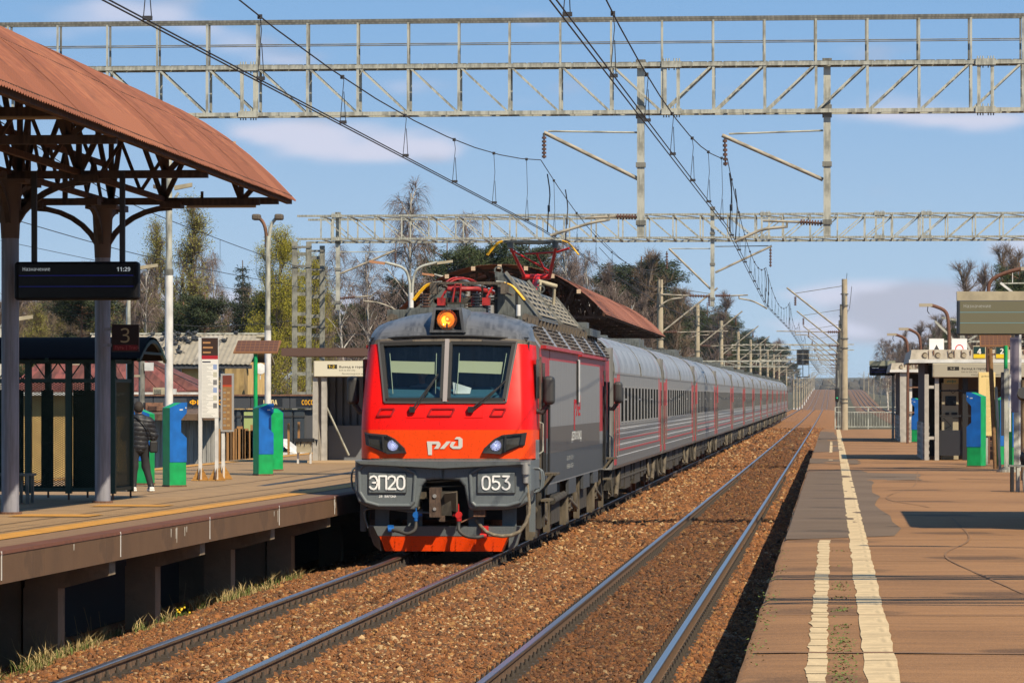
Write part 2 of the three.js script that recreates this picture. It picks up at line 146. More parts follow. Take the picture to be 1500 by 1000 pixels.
{
  const z1 = zst(12, 206), xs = []; for (let x = -10.8; x <= -.49; x += .2) xs.push(x);
  new MB().grid((i, j) => V(xs[i], bedY(xs[i], z1[j]), -z1[j]), xs.length - 1, z1.length - 1).build('ballast', M.ballast, null, STRUCT);
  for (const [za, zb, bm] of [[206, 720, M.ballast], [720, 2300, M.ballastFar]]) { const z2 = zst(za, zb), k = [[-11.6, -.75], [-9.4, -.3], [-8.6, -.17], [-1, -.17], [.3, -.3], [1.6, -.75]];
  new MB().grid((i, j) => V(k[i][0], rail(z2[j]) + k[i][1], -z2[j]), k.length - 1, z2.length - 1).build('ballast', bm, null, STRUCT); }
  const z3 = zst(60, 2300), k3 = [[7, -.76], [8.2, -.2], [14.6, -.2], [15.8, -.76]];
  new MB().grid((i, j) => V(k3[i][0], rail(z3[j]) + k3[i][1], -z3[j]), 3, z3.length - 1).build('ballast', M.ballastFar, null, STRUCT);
}
{ // loose stones on the bed, as far as they can be made out
  const g = new THREE.IcosahedronGeometry(1, 0), P = g.attributes.position; for (let k = 0; k < P.count; k++) { const s = .75 + .5 * hash(Math.round(P.getX(k) * 9), Math.round(P.getY(k) * 9 + P.getZ(k) * 77), 5); P.setXYZ(k, P.getX(k) * s, P.getY(k) * s * .75, P.getZ(k) * s); } g.computeVertexNormals();
  const pts = []; SEED = 99;
  const onRail = (x) => [C1 - .795, C1 + .795, C2 - .795, C2 + .795].some((r) => Math.abs(x - r) < .085);
  const patch = (z0, z1, x0, x1, per, s0, s1) => { const n = (z1 - z0) * (x1 - x0) * per; for (let k = 0; k < n; k++) { const z = rnd(z0, z1), x = rnd(x0, x1); if (x > -.62 - .0 || onRail(x)) continue; if (z > 63.5 && x > -8.3 && x < -5.75) continue; const u = 750 + F * (x * CP + z * SP) / (z * CP - x * SP); if (u < -30 || u > 1500) continue; if (x < -8.9 && rnd() < .35) continue; pts.push([x, z, rnd(s0, s1) * (rnd() < .08 ? 1.5 : 1)]); } };
  patch(33, 50, -10, -.6, 520, .012, .028); patch(50, 72, -10, -.6, 340, .015, .033); patch(72, 120, -5.8, -.6, 150, .024, .05); patch(120, 190, -5.8, -.6, 60, .03, .065); patch(190, 330, -5.8, -.6, 22, .05, .1);
  const im = new THREE.InstancedMesh(g, mat([1, 1, 1], .95), pts.length), o = new THREE.Object3D(), c = new THREE.Color();
  pts.forEach(([x, z, s], k) => { o.position.set(x, bedY(x, z) + s * .25, -z); o.rotation.set(rnd(6.3), rnd(6.3), rnd(6.3)); o.scale.set(s * rnd(.8, 1.4), s * rnd(.7, 1.1), s * rnd(.8, 1.3)); o.updateMatrix(); im.setMatrixAt(k, o.matrix);
    const between = Math.exp(-Math.pow((x + 4.9) / .75, 2)) + .7 * Math.exp(-Math.pow((x + 6.6) / .5, 2)) + .3 * sstep(-7.6, -8.6, x), r = rnd(), b = rnd(.72, 1.1) * (Math.abs(x - C2) < .72 ? .62 : 1);
    if (r < .022 + .085 * between) c.setRGB(.46 * b, .31 * b, .155 * b); else if (r < .42) c.setRGB(.25 * b, .098 * b, .03 * b); else if (r < .74) c.setRGB(.17 * b, .07 * b, .025 * b); else if (r < .92) c.setRGB(.1 * b, .05 * b, .024 * b); else c.setRGB(.32 * b, .165 * b, .055 * b); im.setColorAt(k, c); });
  im.name = 'gravel'; im.castShadow = im.receiveShadow = true; im.userData = { kind: 'stuff', label: 'rusty brown crushed stone ballast lying between and beside the rails', category: 'gravel' }; scene.add(im);
}
function track(cx, label, a, b, fast, z0 = 14) {
  const t = thing('railway_track', label, 'track', [0, 0, 0], 'railway tracks through the station');
  const prof = [[-.075, -.18], [-.075, -.165], [-.02, -.145], [-.0125, -.06], [-.036, -.035], [-.0375, -.006], [-.03, 0], [.03, 0], [.0375, -.006], [.036, -.035], [.0125, -.06], [.02, -.145], [.075, -.165], [.075, -.18]];
  const zs = zst(a, b);
  for (const s of [-1, 1]) {
    const x = cx + s * .795, r = new MB(); for (let k = 0; k < prof.length - 1; k++) if (k !== 6) for (let j = 0; j < zs.length - 1; j++) { const q = (o, z) => V(x + o[0], rail(z) + o[1], -z); r.quad(q(prof[k], zs[j]), q(prof[k], zs[j + 1]), q(prof[k + 1], zs[j + 1]), q(prof[k + 1], zs[j])); }
    const R = r.build('rail', M.railSide, t), h = new MB(); for (let j = 0; j < zs.length - 1; j++) { const q = (o, z, y) => V(x + o, rail(z) + y, -z); h.quad(q(-.034, zs[j], .0015), q(-.034, zs[j + 1], .0015), q(.034, zs[j + 1], .0015), q(.034, zs[j], .0015)); for (const e of [-1, 1]) h.quad(q(e * .034, zs[j], .0015), q(e * .034, zs[j + 1], .0015), q(e * .0385, zs[j + 1], -.009), q(e * .0385, zs[j], -.009)); }
    h.build('running_surface', M.railTop, R);
  }
  const f = new MB(); for (let z = z0; z < fast; z += .55) for (const s of [-1, 1]) for (const e of [-1, 1]) { const x = cx + s * .795 + e * .105, y = rail(z) - .17; if (e < 0 && z > 70) continue; f.box(x, y + .02, -z, .13, .05, .15); f.box(x + .005 * e, y + .055, -z, .075, .035, .09); f.cyl(x + .02 * e, y + .085, -z, .017, .1, 5); f.cyl(x + .02 * e, y + .088, -z, .028, .03, 6); }
  f.build('fastening', M.clip, t, STUFF);
  return t;
}
track(C1, 'left-hand rail track that the red locomotive stands on', 14, 2300, 110, 34);
track(C2, 'empty rail track beside the right-hand platform edge', 14, 2300, 130, 24);
track(9.9, 'distant rail track right of the railing, the nearer of the far pair', 60, 2300, 61, 60);
track(13.0, 'distant rail track right of the railing, the outer of the far pair', 60, 2300, 61, 60);

// ---------- left platform ----------
const EL = -8.52; // its edge
{
  const t = thing('left_platform', 'raised concrete platform on pillars left of the train', 'platform');
  const zs = []; for (let z = 16; z <= 196; z += 4) zs.push(z);
  const strip = (x0, x1, dy, name, m, a = 16, b = 196, par = t, data) => { const z = [a, ...zs.filter((q) => q > a + .01 && q < b - .01), b], g = new MB(); g.grid((i, j) => V(i ? x1 : x0, deckL(z[j]) + dy, -z[j]), 1, z.length - 1); return g.build(name, m, par, data); };
  const slab = new MB(); for (let k = 0; k < zs.length - 1; k++) { const a = deckL(zs[k]), b = deckL(zs[k + 1]), v = [V(-17, a - .3, -zs[k]), V(EL - .12, a - .3, -zs[k]), V(EL - .12, b - .3, -zs[k + 1]), V(-17, b - .3, -zs[k + 1]), V(-17, a - .004, -zs[k]), V(EL - .12, a - .004, -zs[k]), V(EL - .12, b - .004, -zs[k + 1]), V(-17, b - .004, -zs[k + 1])]; slab.hex(v); }
  slab.build('deck', M.paving, t);
  strip(EL - .78, EL - .2, .0, 'apron', M.apron);
  // tactile strips in plates
  for (const [x0, x1, n] of [[-9.72, -9.3, 34], [-16.75, -16.35, 30], [-11.25, -10.95, 0]]) for (let k = 0; k < n; k++) { const a = 34 + k * 3.2, b = a + 3.17; strip(x0, x1, .008, 'tactile_plate', M.tactile, a, Math.min(b, 190)); }
  for (const [a, b] of [[50, 52.6], [55.6, 58.6]]) strip(-11.35, -10.2, .008, 'tactile_plate', M.tactile, a, a + 1.1);
  for (const x of [-9.95, -10.62, -12.1]) strip(x, x + .035, .003, 'paving_joint', mat([.12, .075, .04], .95), 30, 190);
  SEED = 19; { const m = mat([.5, .47, .4], .9); for (const [z, n] of [[47.2, 3], [47.9, 2], [56, 2], [41, 1], [62.5, 2]]) for (let k = 0; k < n; k++) { const q = z + rnd(-.2, .4), h = rnd(.06, .2), y = deckL(q) - rnd(.04, .1); new MB().hex([V(EL, y - h, -q - .008), V(EL + .003, y - h, -q - .008), V(EL + .003, y - h, -q + .008), V(EL, y - h, -q + .008), V(EL, y, -q - .02), V(EL + .003, y, -q - .02), V(EL + .003, y, -q + .02), V(EL, y, -q + .02)]).build('lime_streak', m, t); } }
  // edge beams with open joints
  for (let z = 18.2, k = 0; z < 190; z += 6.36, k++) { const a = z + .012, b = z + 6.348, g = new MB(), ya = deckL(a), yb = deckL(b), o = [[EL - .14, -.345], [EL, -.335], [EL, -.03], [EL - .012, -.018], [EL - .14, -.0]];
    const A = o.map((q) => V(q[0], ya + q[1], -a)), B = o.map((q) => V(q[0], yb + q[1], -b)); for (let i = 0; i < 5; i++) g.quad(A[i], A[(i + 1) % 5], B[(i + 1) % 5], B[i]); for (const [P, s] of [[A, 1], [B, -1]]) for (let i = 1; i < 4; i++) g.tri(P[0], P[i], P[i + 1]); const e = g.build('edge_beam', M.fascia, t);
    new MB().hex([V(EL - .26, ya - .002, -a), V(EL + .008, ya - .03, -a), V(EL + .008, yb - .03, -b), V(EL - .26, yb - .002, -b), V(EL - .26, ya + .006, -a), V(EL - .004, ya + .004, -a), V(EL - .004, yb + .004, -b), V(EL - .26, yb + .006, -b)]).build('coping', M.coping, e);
    new MB().box(EL + .001, (ya + yb) / 2 - .16, -b - .012, .012, .3, .022).build('joint_mortar', M.white, e);
    // bracket and pillar under each joint
    const y = deckL(z) - .345, p = V(0, 0, -z), br = new MB(); br.prism([[EL - 1.12, y - .32], [EL - .66, y - .32], [EL - .1, y - .17], [EL - .1, y - .004], [EL - 1.12, y - .004]].map((q) => [q[0], q[1]]), -z - .2, -z + .2); br.build('bracket', M.concrete, t);
    const pl = new MB(); pl.bx(EL - 1.14, EL - .72, -.9, y - .32, -z - .2, -z + .2); pl.build('pillar', M.concrete, t); if (k % 3 === 1) new MB().bx(EL - 3.0, EL - 1.18, -.9, y - .1, -z - .14, -z + .14).build('pier_wall', M.concrete, t);
  }
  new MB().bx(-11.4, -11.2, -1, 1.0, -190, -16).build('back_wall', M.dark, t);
  new MB().bx(-17, -8.7, -1, .66, -196.2, -196).build('end_wall', M.concrete, t);
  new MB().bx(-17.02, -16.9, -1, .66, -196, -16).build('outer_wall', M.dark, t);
}
{ // weeds along the ballast foot under the platform edge
  SEED = 5; const g = new MB(), s = new MB(), f = new MB();
  const blades = (X, Z, n, m, h0, h1, sp) => { for (let k = 0; k < n; k++) { const x = X + (rnd() + rnd() - 1) * sp, z = Z + (rnd() + rnd() - 1) * sp * 2.2, y = bedY(x, z), h = rnd(h0, h1) * (.6 + .9 * hash(X * 40, Z * 9, 3)), a = rnd(6.3), b = rnd(.2, 1.1) * h, w = rnd(.003, .007), d = V(Math.cos(a), 0, Math.sin(a)), p = V(x, y - .02, -z), q = p.clone().addScaledVector(d, b * .35).add(V(0, h * .6, 0)), r = p.clone().addScaledVector(d, b).add(V(0, h * .9, 0)), o = V(-d.z, 0, d.x).multiplyScalar(w); m.quad(p.clone().add(o), p.clone().sub(o), q.clone().sub(o), q.clone().add(o)); m.tri(q.clone().add(o), q.clone().sub(o), r); } };
  for (let k = 0; k < 70; k++) { const z = k < 30 ? rnd(36, 44) : k < 38 ? rnd(44, 50) : rnd(53, 63), x = rnd(-9.55, -8.95); blades(x, z, 60, g, .05, .17, .16); blades(x, z, 42, s, .06, .26, .18); }
  for (let k = 0; k < 9; k++) { const z = rnd(36, 60); for (let i = 0; i < 4; i++) { const x = rnd(-9.6, -9.2), p = V(x, bedY(x, z), -z), q = p.clone().add(V(rnd(-.15, .15), rnd(.3, .55), rnd(-.2, .2))); s.tube([p, p.clone().lerp(q, .5).add(V(.03, 0, .04)), q], .004, 3, .002); } }
  for (const [u, v, z] of [[1120, 475, 0], [270, 873, 53], [262, 890, 51], [365, 842, 58], [268, 891, 51]]) { if (!z) continue; const p = at(u, v, z); for (let i = 0; i < 5; i++) f.add(new THREE.IcosahedronGeometry(.018, 0), new THREE.Matrix4().makeTranslation(p.x + rnd(-.1, .1), bedY(p.x, z) + rnd(.08, .16), -z + rnd(-.2, .2))); blades(p.x, z, 90, g, .05, .13, .12); }
  g.build('grass', M.grass, null, { kind: 'stuff', label: 'green weeds growing at the ballast foot below the left platform', category: 'grass' }); s.build('dry_grass', M.straw, null, { kind: 'stuff', label: 'dry straw coloured weeds at the ballast foot below the left platform', category: 'grass' }); f.build('dandelion_heads', mat([.8, .55, .02], .7), null, { kind: 'stuff', label: 'small yellow flower heads among the weeds below the left platform', category: 'flowers' });
}

// ---------- right platform ----------
{
  const t = thing('right_platform', 'worn brown asphalt platform with pale painted lines on the right', 'platform');
  SEED = 12; const e = (z) => -.565 - .05 * sstep(30, 120, z) + .03 * (fbm(z * .9, 3, 3, 6) - .5), zs = []; for (let z = 12; z < 200; z += z < 60 ? .7 : 3) zs.push(z); zs.push(200);
  const xs = [0, .05, .35, 1.2, 2.5, 4.5, 8];
  new MB().grid((i, j) => { const x = e(zs[j]) + xs[i], d = i === 0 ? -.035 : i === 1 ? -.008 : 0; return V(x, DECKR + d + (fbm(x * 1.1 + 9, zs[j] * .35, 3, 41) - .5) * .022, -zs[j]); }, xs.length - 1, zs.length - 1).build('deck', M.asphalt, t);
  for (let z = 12; z < 198; z += 3.2) { const b = Math.min(z + 3.17, 200), x = e(z + 1.6); new MB().hex([V(x - .015, DECKR - .3, -z), V(x + .3, DECKR - .3, -z), V(x + .3, DECKR - .3, -b), V(x - .015, DECKR - .3, -b), V(x - .0, DECKR - .045, -z), V(x + .3, DECKR - .045, -z), V(x + .3, DECKR - .045, -b), V(x, DECKR - .045, -b)]).build('edge_slab', M.concrete, t); }
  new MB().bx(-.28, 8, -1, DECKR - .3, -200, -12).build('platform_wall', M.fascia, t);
  new MB().bx(-.6, 8, -1, DECKR - .03, -200.15, -200).build('end_wall', M.concrete, t);
  const H = (x, z) => DECKR + (fbm(x * 1.1 + 9, z * .35, 3, 41) - .5) * .022;
  const line = (x0, x1, a, b, name, seg, gap) => { for (let z = a; z < b; z += seg) { const g = new MB(), n = 6, q = Math.min(z + seg - gap, b), w = (z, s) => (fbm(z * 2.6 + s * 31, s * 7.7, 4, 51) - .5) * .045; g.grid((i, j) => { const zz = lerp(z, q, j / n), x = lerp(x0 + w(zz, 0), x1 + w(zz, 1), i / 3); return V(x, H(x, zz) + .0055, -zz); }, 3, n); g.build(name, M.paint, t); } };
  line(.19, .39, 18, 198, 'painted_line', 2.4, .02); line(-.155, -.035, 18, 42.3, 'edge_line', .62, .045); line(-.1, -.01, 112, 142, 'edge_line', 9, .4); line(-.1, .0, 98, 99, 'edge_line', 1, .1);
  // darker patched asphalt and the filled joints across the platform
  const sheet = (pts, dy, m, name) => { const g = new MB(), P = pts.map(([u, v]) => { const z = F * 1.61 / (v - HY), X = Xat(u, z); return [X, z]; }); const [a, b, c, d] = P; g.grid((i, j) => { const p = lerp(lerp(a[0], b[0], i / 8), lerp(d[0], c[0], i / 8), j / 16), z = lerp(lerp(a[1], b[1], i / 8), lerp(d[1], c[1], i / 8), j / 16), x = p + (i === 8 ? (fbm(z * .6, 3, 3, 8) - .5) * .35 : 0); return V(x, H(x, z) + dy, -z); }, 8, 16); g.build(name, m, t); };
  sheet([[1151, 790], [1318, 784], [1262, 688], [1184, 690]], .0045, M.patch, 'asphalt_patch'); sheet([[1186, 678], [1262, 680], [1258, 673], [1187, 671]], .0045, M.patch, 'asphalt_patch'); sheet([[1262, 702], [1346, 703], [1346, 693], [1262, 692]], .0045, M.patch, 'asphalt_patch'); sheet([[1192, 662], [1240, 660], [1222, 632], [1202, 632]], .0045, M.patch, 'asphalt_patch');
  for (const z of [23.5, 36.9, 33.3, 42.4, 27.6]) { const g = new MB(); g.grid((i, j) => { const x = lerp(-.5, 6, i / 14), zz = z + (j - .5) * (z < 24 ? .12 : .035) + (fbm(i * .6, z, 3, 2) - .5) * .1; return V(x, H(x, zz) + .0065, -zz); }, 14, 1); g.build('filled_joint', mat([.19, .1, .045], .95), t); }
  const cr = new MB(); for (const pts of [[[1345, 690], [1338, 712], [1300, 730], [1362, 742]], [[1395, 757], [1420, 790], [1385, 812], [1440, 842], [1500, 868]]]) { const q = pts.map(([u, v]) => { const z = F * 1.61 / (v - HY); return V(Xat(u, z), 0, -z); }), c = new THREE.CatmullRomCurve3(q).getPoints(30); for (let k = 0; k < 30; k++) { const w = .009 + .006 * hash(k, 3, 3); cr.quad(...[[c[k], -w], [c[k], w], [c[k + 1], w], [c[k + 1], -w]].map(([p, o]) => V(p.x + o, H(p.x, -p.z) + .0062, p.z))); } } cr.build('sealed_crack', mat([.2, .105, .045], .95), t);
  const m = new MB(); for (let k = 0; k < 1500; k++) { const z = rnd() < .6 ? rnd(20.5, 31) : rnd(31, 40), x = (rnd() < .75 ? .06 : -.5) + (rnd() + rnd() - 1) * .1, h = rnd(.004, .014), a = rnd(6.3); if (fbm(z * 1.3, x * 2, 3, 19) < .5) continue; m.tri(V(x - .008, H(x, z) + .002, -z), V(x + .008, H(x, z) + .002, -z), V(x + Math.cos(a) * .012, H(x, z) + h, -z + Math.sin(a) * .03)); } m.build('moss', M.grass, null, { kind: 'stuff', label: 'thin moss and grass in the seam between the painted platform lines', category: 'moss' });
}
{ // railing and grass past the platform end
  const t = thing('railing', 'galvanised railing of upright bars at the far end of the right platform', 'railing', [0, 0, 0]);
  const z = 203, a = at(1224, 628, z), b = at(1321, 628, z), y0 = a.y - .1, y1 = at(1224, 596, z).y; for (const y of [y1, y1 - .28, y0 + .22]) new MB().bar([a.x, y, -z], [b.x, y, -z], .05, .05).build('rail_bar', M.galv, t); for (let k = 0; k <= 24; k++) { const x = lerp(a.x, b.x, k / 24), p = k % 12 === 0; new MB().bx(x - (p ? .035 : .012), x + (p ? .035 : .012), p ? y0 - .4 : y0 + .22, p ? y1 : y1 - .28, -z - .012, -z + .012).build(p ? 'post' : 'upright_bar', M.galv, t); }
  new MB().grid((i, j) => V(1.6 + i * 1.3, rail(206 + j * 12) - .45 + .12 * hash(i, j, 4), -206 - j * 12), 4, 9).build('lawn', mat([.14, .17, .045], 1, { map: ['grime', 2] }), null, STRUCT);
  SEED = 31; const g = new MB(); for (let k = 0; k < 5000; k++) { const x = rnd(1.4, 6.6), zz = rnd(205, 300), y = rail(zz) - .46, h = rnd(.1, .35); g.tri(V(x - .02, y, -zz), V(x + .02, y, -zz), V(x + rnd(-.1, .1), y + h, -zz)); } g.build('grass', M.grass, null, { kind: 'stuff', label: 'green grass behind the railing at the right platform end', category: 'grass' });
}
// ---------- the locomotive ----------
const ZF = 62.85;
{
  const t = thing('locomotive', 'red, orange and grey electric locomotive with lit headlights heading the train', 'locomotive', [C1, rail(ZF), -ZF]);
  const W = (y) => pw(y, [[1.0, 1.5], [2.4, 1.5], [3.7, 1.44], [4.3, 1.36]]), zface = (y) => pw(y, [[1.6, .0], [2.18, -.01], [2.45, -.06], [2.69, -.13], [3.7, -.52], [3.82, -.56], [3.98, -.68], [4.1, -.9], [4.2, -1.25], [4.26, -1.8], [4.28, -2.6]]);
  const planZ = (a) => a < .8 ? -.05 * (a / .8) ** 2 : -.05 - .55 * (1 - Math.sqrt(Math.max(0, 1 - ((a - .8) / .2) ** 2)));
  const yy = (y, a) => y - pw(y, [[3.55, 0], [3.78, .07], [4.28, .26]]) * a ** 2.4;
  const we = (y) => lerp(1.03, 1.17, (y - 2.69) / (3.69 - 2.69));
  const S = (x, y, o = 0) => { const w = W(y), a = Math.min(1, Math.abs(x) / w); return V(x, yy(y, a), zface(y) + planZ(a) + o); };
  const fr = [.86, .9, .94, .965, .985, .996, 1];
  const colX = (i, y) => { const w = W(y), e = Math.max(.2, we(clamp(y, 2.69, 3.69))), L = [...fr.slice().reverse().map((f) => -f * w), -e, -.66 * e, -.35 * e, -.035, .035, .35 * e, .66 * e, e, ...fr.map((f) => f * w)]; return L[i]; };
  const NC = fr.length * 2 + 8 - 1;
  const shell = (ys, skip) => new MB().grid((i, j) => { if (i === 0 || i === NC + 2) { const s = i ? 1 : -1, y = ys[j]; return V(s * W(y), yy(y, 1), -1.75); } return S(colX(i - 1, ys[j]), ys[j]); }, NC + 2, ys.length - 1, skip);
  const iw = fr.length + 1; // first window column cell (grid column offset by the side cell)
  shell([1.68, 1.85, 2.0, 2.18]).build('orange_band', M.orange, t);
  shell([2.18, 2.3, 2.45, 2.57, 2.69, 2.95, 3.2, 3.45, 3.62, 3.69], (i, j) => j >= 4 && i >= iw && i < iw + 7).build('red_nose', M.red, t);
  shell([3.69, 3.745, 3.79]).build('window_lintel', M.ventBrown, t);
  const cr = shell([3.79, 3.86, 3.94, 4.0, 4.06, 4.11, 4.16, 4.21, 4.25, 4.28, 4.281]).build('cab_roof', M.cabRoof, t);
  new MB().tube([-1.36, -.9, -.45, 0, .45, .9, 1.36].map((x) => S(x, 3.8, .03)), .022, 6).build('rain_gutter', M.black, cr);
  // windscreens
  for (const s of [-1, 1]) {
    const xs = (k, y) => s * lerp(.06, we(y) - .02, k), ys = [2.71, 2.95, 3.2, 3.45, 3.67];
    const g = new MB().grid((i, j) => S(xs(i / 5, ys[j]), ys[j], -.035), 5, 4).build('windscreen', mat([.72, .82, .84], .04, { phys: { transmission: 1, thickness: 0, ior: 1.5 } }), t);
    const f = new MB(), loop = [[0, 2.7], [.5, 2.7], [1, 2.7], [1, 3.2], [1, 3.68], [.5, 3.68], [0, 3.68], [0, 3.2], [0, 2.7]].map(([k, y]) => S(xs(k, y), y, .0)); for (let k = 0; k < 8; k++) f.bar(loop[k], loop[k + 1], .06, .06, V(0, 0, 1)); f.build('windscreen_seal', M.rubber, g);
    const b = new MB(), L2 = [[-.06, 2.655], [.5, 2.65], [1.045, 2.655], [1.045, 3.2], [1.045, 3.73], [.5, 3.73]].map(([k, y]) => S(xs(k, y), y, .018)); for (let k = 0; k < 5; k++) b.bar(L2[k], L2[k + 1], .034, .03, V(0, 0, 1)); b.build('window_trim', mat([.1, .09, .085], .4, { metal: .3 }), g);
    // sun blind and guide wires behind the glass
    const bl = new MB(); bl.hex([[.12, 3.17], [.86, 3.14], [.86, 3.14], [.12, 3.17], [.12, 3.37], [.86, 3.35], [.86, 3.35], [.12, 3.37]].map(([k, y], n) => S(xs(s > 0 ? k : 1 - k + .02, y), y, (n % 4 < 2 ? -.17 : -.19)))); bl.build('sun_blind', mat([.42, .40, .25], .8), g);
    for (const k of [.13, .9]) new MB().tube([S(xs(k, 2.8), 2.8, -.14), S(xs(k, 3.5), 3.5, -.14)], .008, 4).build('blind_cord', mat([.4, .42, .3], .6), g);
    // wiper
    const wp = new MB(), p = S(s > 0 ? .45 : -.56, 2.53, .05), q = S(s > 0 ? 1.0 : .12 * -1 - .04, s > 0 ? 2.98 : 3.1, .06), m = p.clone().lerp(q, .55); wp.tube([p, m, q], .014, 5); wp.tube([p.clone().add(V(.035, -.02, 0)), m.clone().add(V(.03, -.02, 0))], .01, 5); wp.box(p.x, p.y, p.z, .09, .1, .06); wp.tube([m.clone().lerp(q, -.2).add(V(.02, -.03, -.01)), q.clone().add(V(.03, .04, -.01))], .018, 5); wp.build('wiper', M.black, t);
    const fl = new MB(), c = S(s > 0 ? .5 : -.5, 2.5, .0); for (const [a, b2] of [[[-.16, -.11], [.16, -.11]], [[.16, -.11], [.16, .11]], [[.16, .11], [-.16, .11]], [[-.16, .11], [-.16, -.11]]]) fl.bar(S(c.x + a[0], 2.5 + a[1], .002), S(c.x + b2[0], 2.5 + b2[1], .002), .012, .012); fl.build('wiper_hatch', M.red, t);
  }
  { const pm = new MB(); pm.bar(S(0, 2.66, .02), S(0, 3.74, .02), .075, .05, V(0, 0, 1)); pm.build('centre_pillar', mat([.33, .29, .27], .4, { metal: .3 }), t); }
  for (const [x, w] of [[-1.02, .3], [-.06, .46], [.92, .26]]) { const g = new MB(), y0 = 2.42, y1 = 2.54, k = .06, lp = [[-w / 2, y0], [w / 2 - k, y0], [w / 2, y1], [-w / 2 + k, y1], [-w / 2, y0]].map(([a, y]) => S(x + a, y, .012)); for (let i = 0; i < 4; i++) g.bar(lp[i], lp[i + 1], .022, .03); g.build('step_recess', mat([.3, .003, .004], .4), t); }
  // cab interior
  { const g = new MB(); g.bx(-1.38, 1.38, 2.2, 3.78, -2.32, -2.3); g.bx(-1.4, -1.38, 2.2, 3.7, -2.3, -.75); g.bx(1.38, 1.4, 2.2, 3.7, -2.3, -.75); g.bx(-1.38, 1.38, 3.76, 3.78, -2.3, -.75); g.build('cab_interior', mat([.018, .026, .04], .9), t); new MB().hex([V(-1.2, 2.3, -.32), V(1.2, 2.3, -.32), V(1.2, 2.3, -.9), V(-1.2, 2.3, -.9), V(-1.15, 2.76, -.33), V(1.15, 2.76, -.33), V(1.15, 2.92, -.85), V(-1.15, 2.92, -.85)]).build('driver_desk', mat([.035, .11, .16], .6), t); new MB().hex([V(.12, 2.8, -.4), V(.4, 2.8, -.4), V(.4, 2.8, -.5), V(.12, 2.8, -.5), V(.1, 3.0, -.45), V(.42, 2.9, -.45), V(.42, 2.9, -.5), V(.1, 3.0, -.5)]).build('sun_cloth', M.white, t); new MB().bx(-.98, -.55, 2.6, 3.25, -1.5, -1.4).build('seat_back', M.black, t); }
  // roof headlight
  { const g = new MB(), o = [[-.31, 3.86], [.31, 3.86], [.25, 4.29], [-.25, 4.29]], b = [[-.4, 3.88], [.4, 3.88], [.32, 4.26], [-.32, 4.26]]; const A = o.map((q) => V(q[0], q[1], -.5)), B = b.map((q) => V(q[0], q[1], -1.35)); for (let k = 0; k < 4; k++) g.quad(A[k], A[(k + 1) % 4], B[(k + 1) % 4], B[k]); const inn = [[-.25, 3.9], [.25, 3.9], [.2, 4.25], [-.2, 4.25]], I = inn.map((q) => V(q[0], q[1], -.5)), J = inn.map((q) => V(q[0] * .92, 4.075 + (q[1] - 4.075) * .92, -.66)); for (let k = 0; k < 4; k++) { g.quad(A[k], A[(k + 1) % 4], I[(k + 1) % 4], I[k]); } const h = g.build('headlight_housing', M.cabRoof, t); const n = new MB(); for (let k = 0; k < 4; k++) n.quad(I[k], I[(k + 1) % 4], J[(k + 1) % 4], J[k]); n.quad(J[0], J[1], J[2], J[3]); n.build('headlight_well', M.black, h);
    const L = new THREE.LatheGeometry([[0, 0], [.05, .004], [.1, .02], [.14, .05], [.175, .11]].map((q) => new THREE.Vector2(q[0], q[1])), 28); const r = mesh('reflector', L, mat([.85, .45, .14], .13, { metal: 1 }), h); r.rotation.x = Math.PI / 2; r.position.set(-.01, 4.08, -.645); const bulb = mesh('bulb', new THREE.SphereGeometry(.026, 12, 8), new THREE.MeshStandardMaterial({ color: 0xffc070, emissive: new THREE.Color(1, .62, .25), emissiveIntensity: .7 }), h); bulb.position.set(-.01, 4.09, -.58); const pl = new THREE.PointLight(new THREE.Color(1, .7, .35), .006); pl.position.set(-.01, 4.09, -.52); t.add(pl); new MB().disc([-.01, 4.08, -.53], [0, 0, 1], .178, .012, 28).build('lens', mat([1, .9, .7], .05, { phys: { transmission: 1, thickness: 0, ior: 1.3 } }), h); new MB().bar([-.01, 3.92, -.52], [-.01, 4.02, -.52], .03, .02).build('lamp_bracket', M.black, h); }
  // lower headlights
  for (const s of [-1, 1]) {
    const O = [[.67, 1.79], [.98, 1.77], [1.36, 1.92], [1.39, 2.13], [1.0, 2.09], [.86, 2.02], [.7, 1.87]].map(([x, y]) => [s * x, y]); if (s < 0) O.reverse();
    const cx = s * 1.03, cy = 1.94, P = (q, k, o) => { const x = cx + (q[0] - cx) * k, y = cy + (q[1] - cy) * k; return S(x, y, o); };
    const g = new MB(); for (let i = 0; i < 7; i++) { const a = O[i], b = O[(i + 1) % 7]; g.quad(P(a, 1.05, .0), P(b, 1.05, 0), P(b, 1.02, .07), P(a, 1.02, .07)); g.quad(P(a, 1.02, .07), P(b, 1.02, .07), P(b, .82, .065), P(a, .82, .065)); g.quad(P(a, .82, .065), P(b, .82, .065), P(b, .81, .02), P(a, .81, .02)); } const h = g.build('headlight_frame', mat([.018, .016, .016], .5), t);
    const w = new MB(); for (let i = 0; i < 7; i++) w.tri(P([cx, cy], 1, .03), P(O[i], .86, .03), P(O[(i + 1) % 7], .86, .03)); w.build('headlight_bowl', mat([.03, .026, .02], .5), h);
    const q = S(s * .885, 1.915, .036), led = new MB(), base = new MB(); base.disc([q.x, q.y, q.z], [0, 0, 1], .1, .012, 20); base.build('lamp_disc', mat([.10, .11, .2], .3), h); for (let r = 0; r < 4; r++) for (let k = 0; k < (r ? 6 + r * 5 : 1); k++) { const a = k / (r ? 6 + r * 5 : 1) * 6.283 + r, R = r * .026; led.disc([q.x + Math.cos(a) * R, q.y + Math.sin(a) * R, q.z + .01], [0, 0, 1], .0085, .008, 6); } led.build('led_cluster', new THREE.MeshStandardMaterial({ color: 0xffffff, emissive: new THREE.Color(.75, .8, 1), emissiveIntensity: 1.5 }), h);
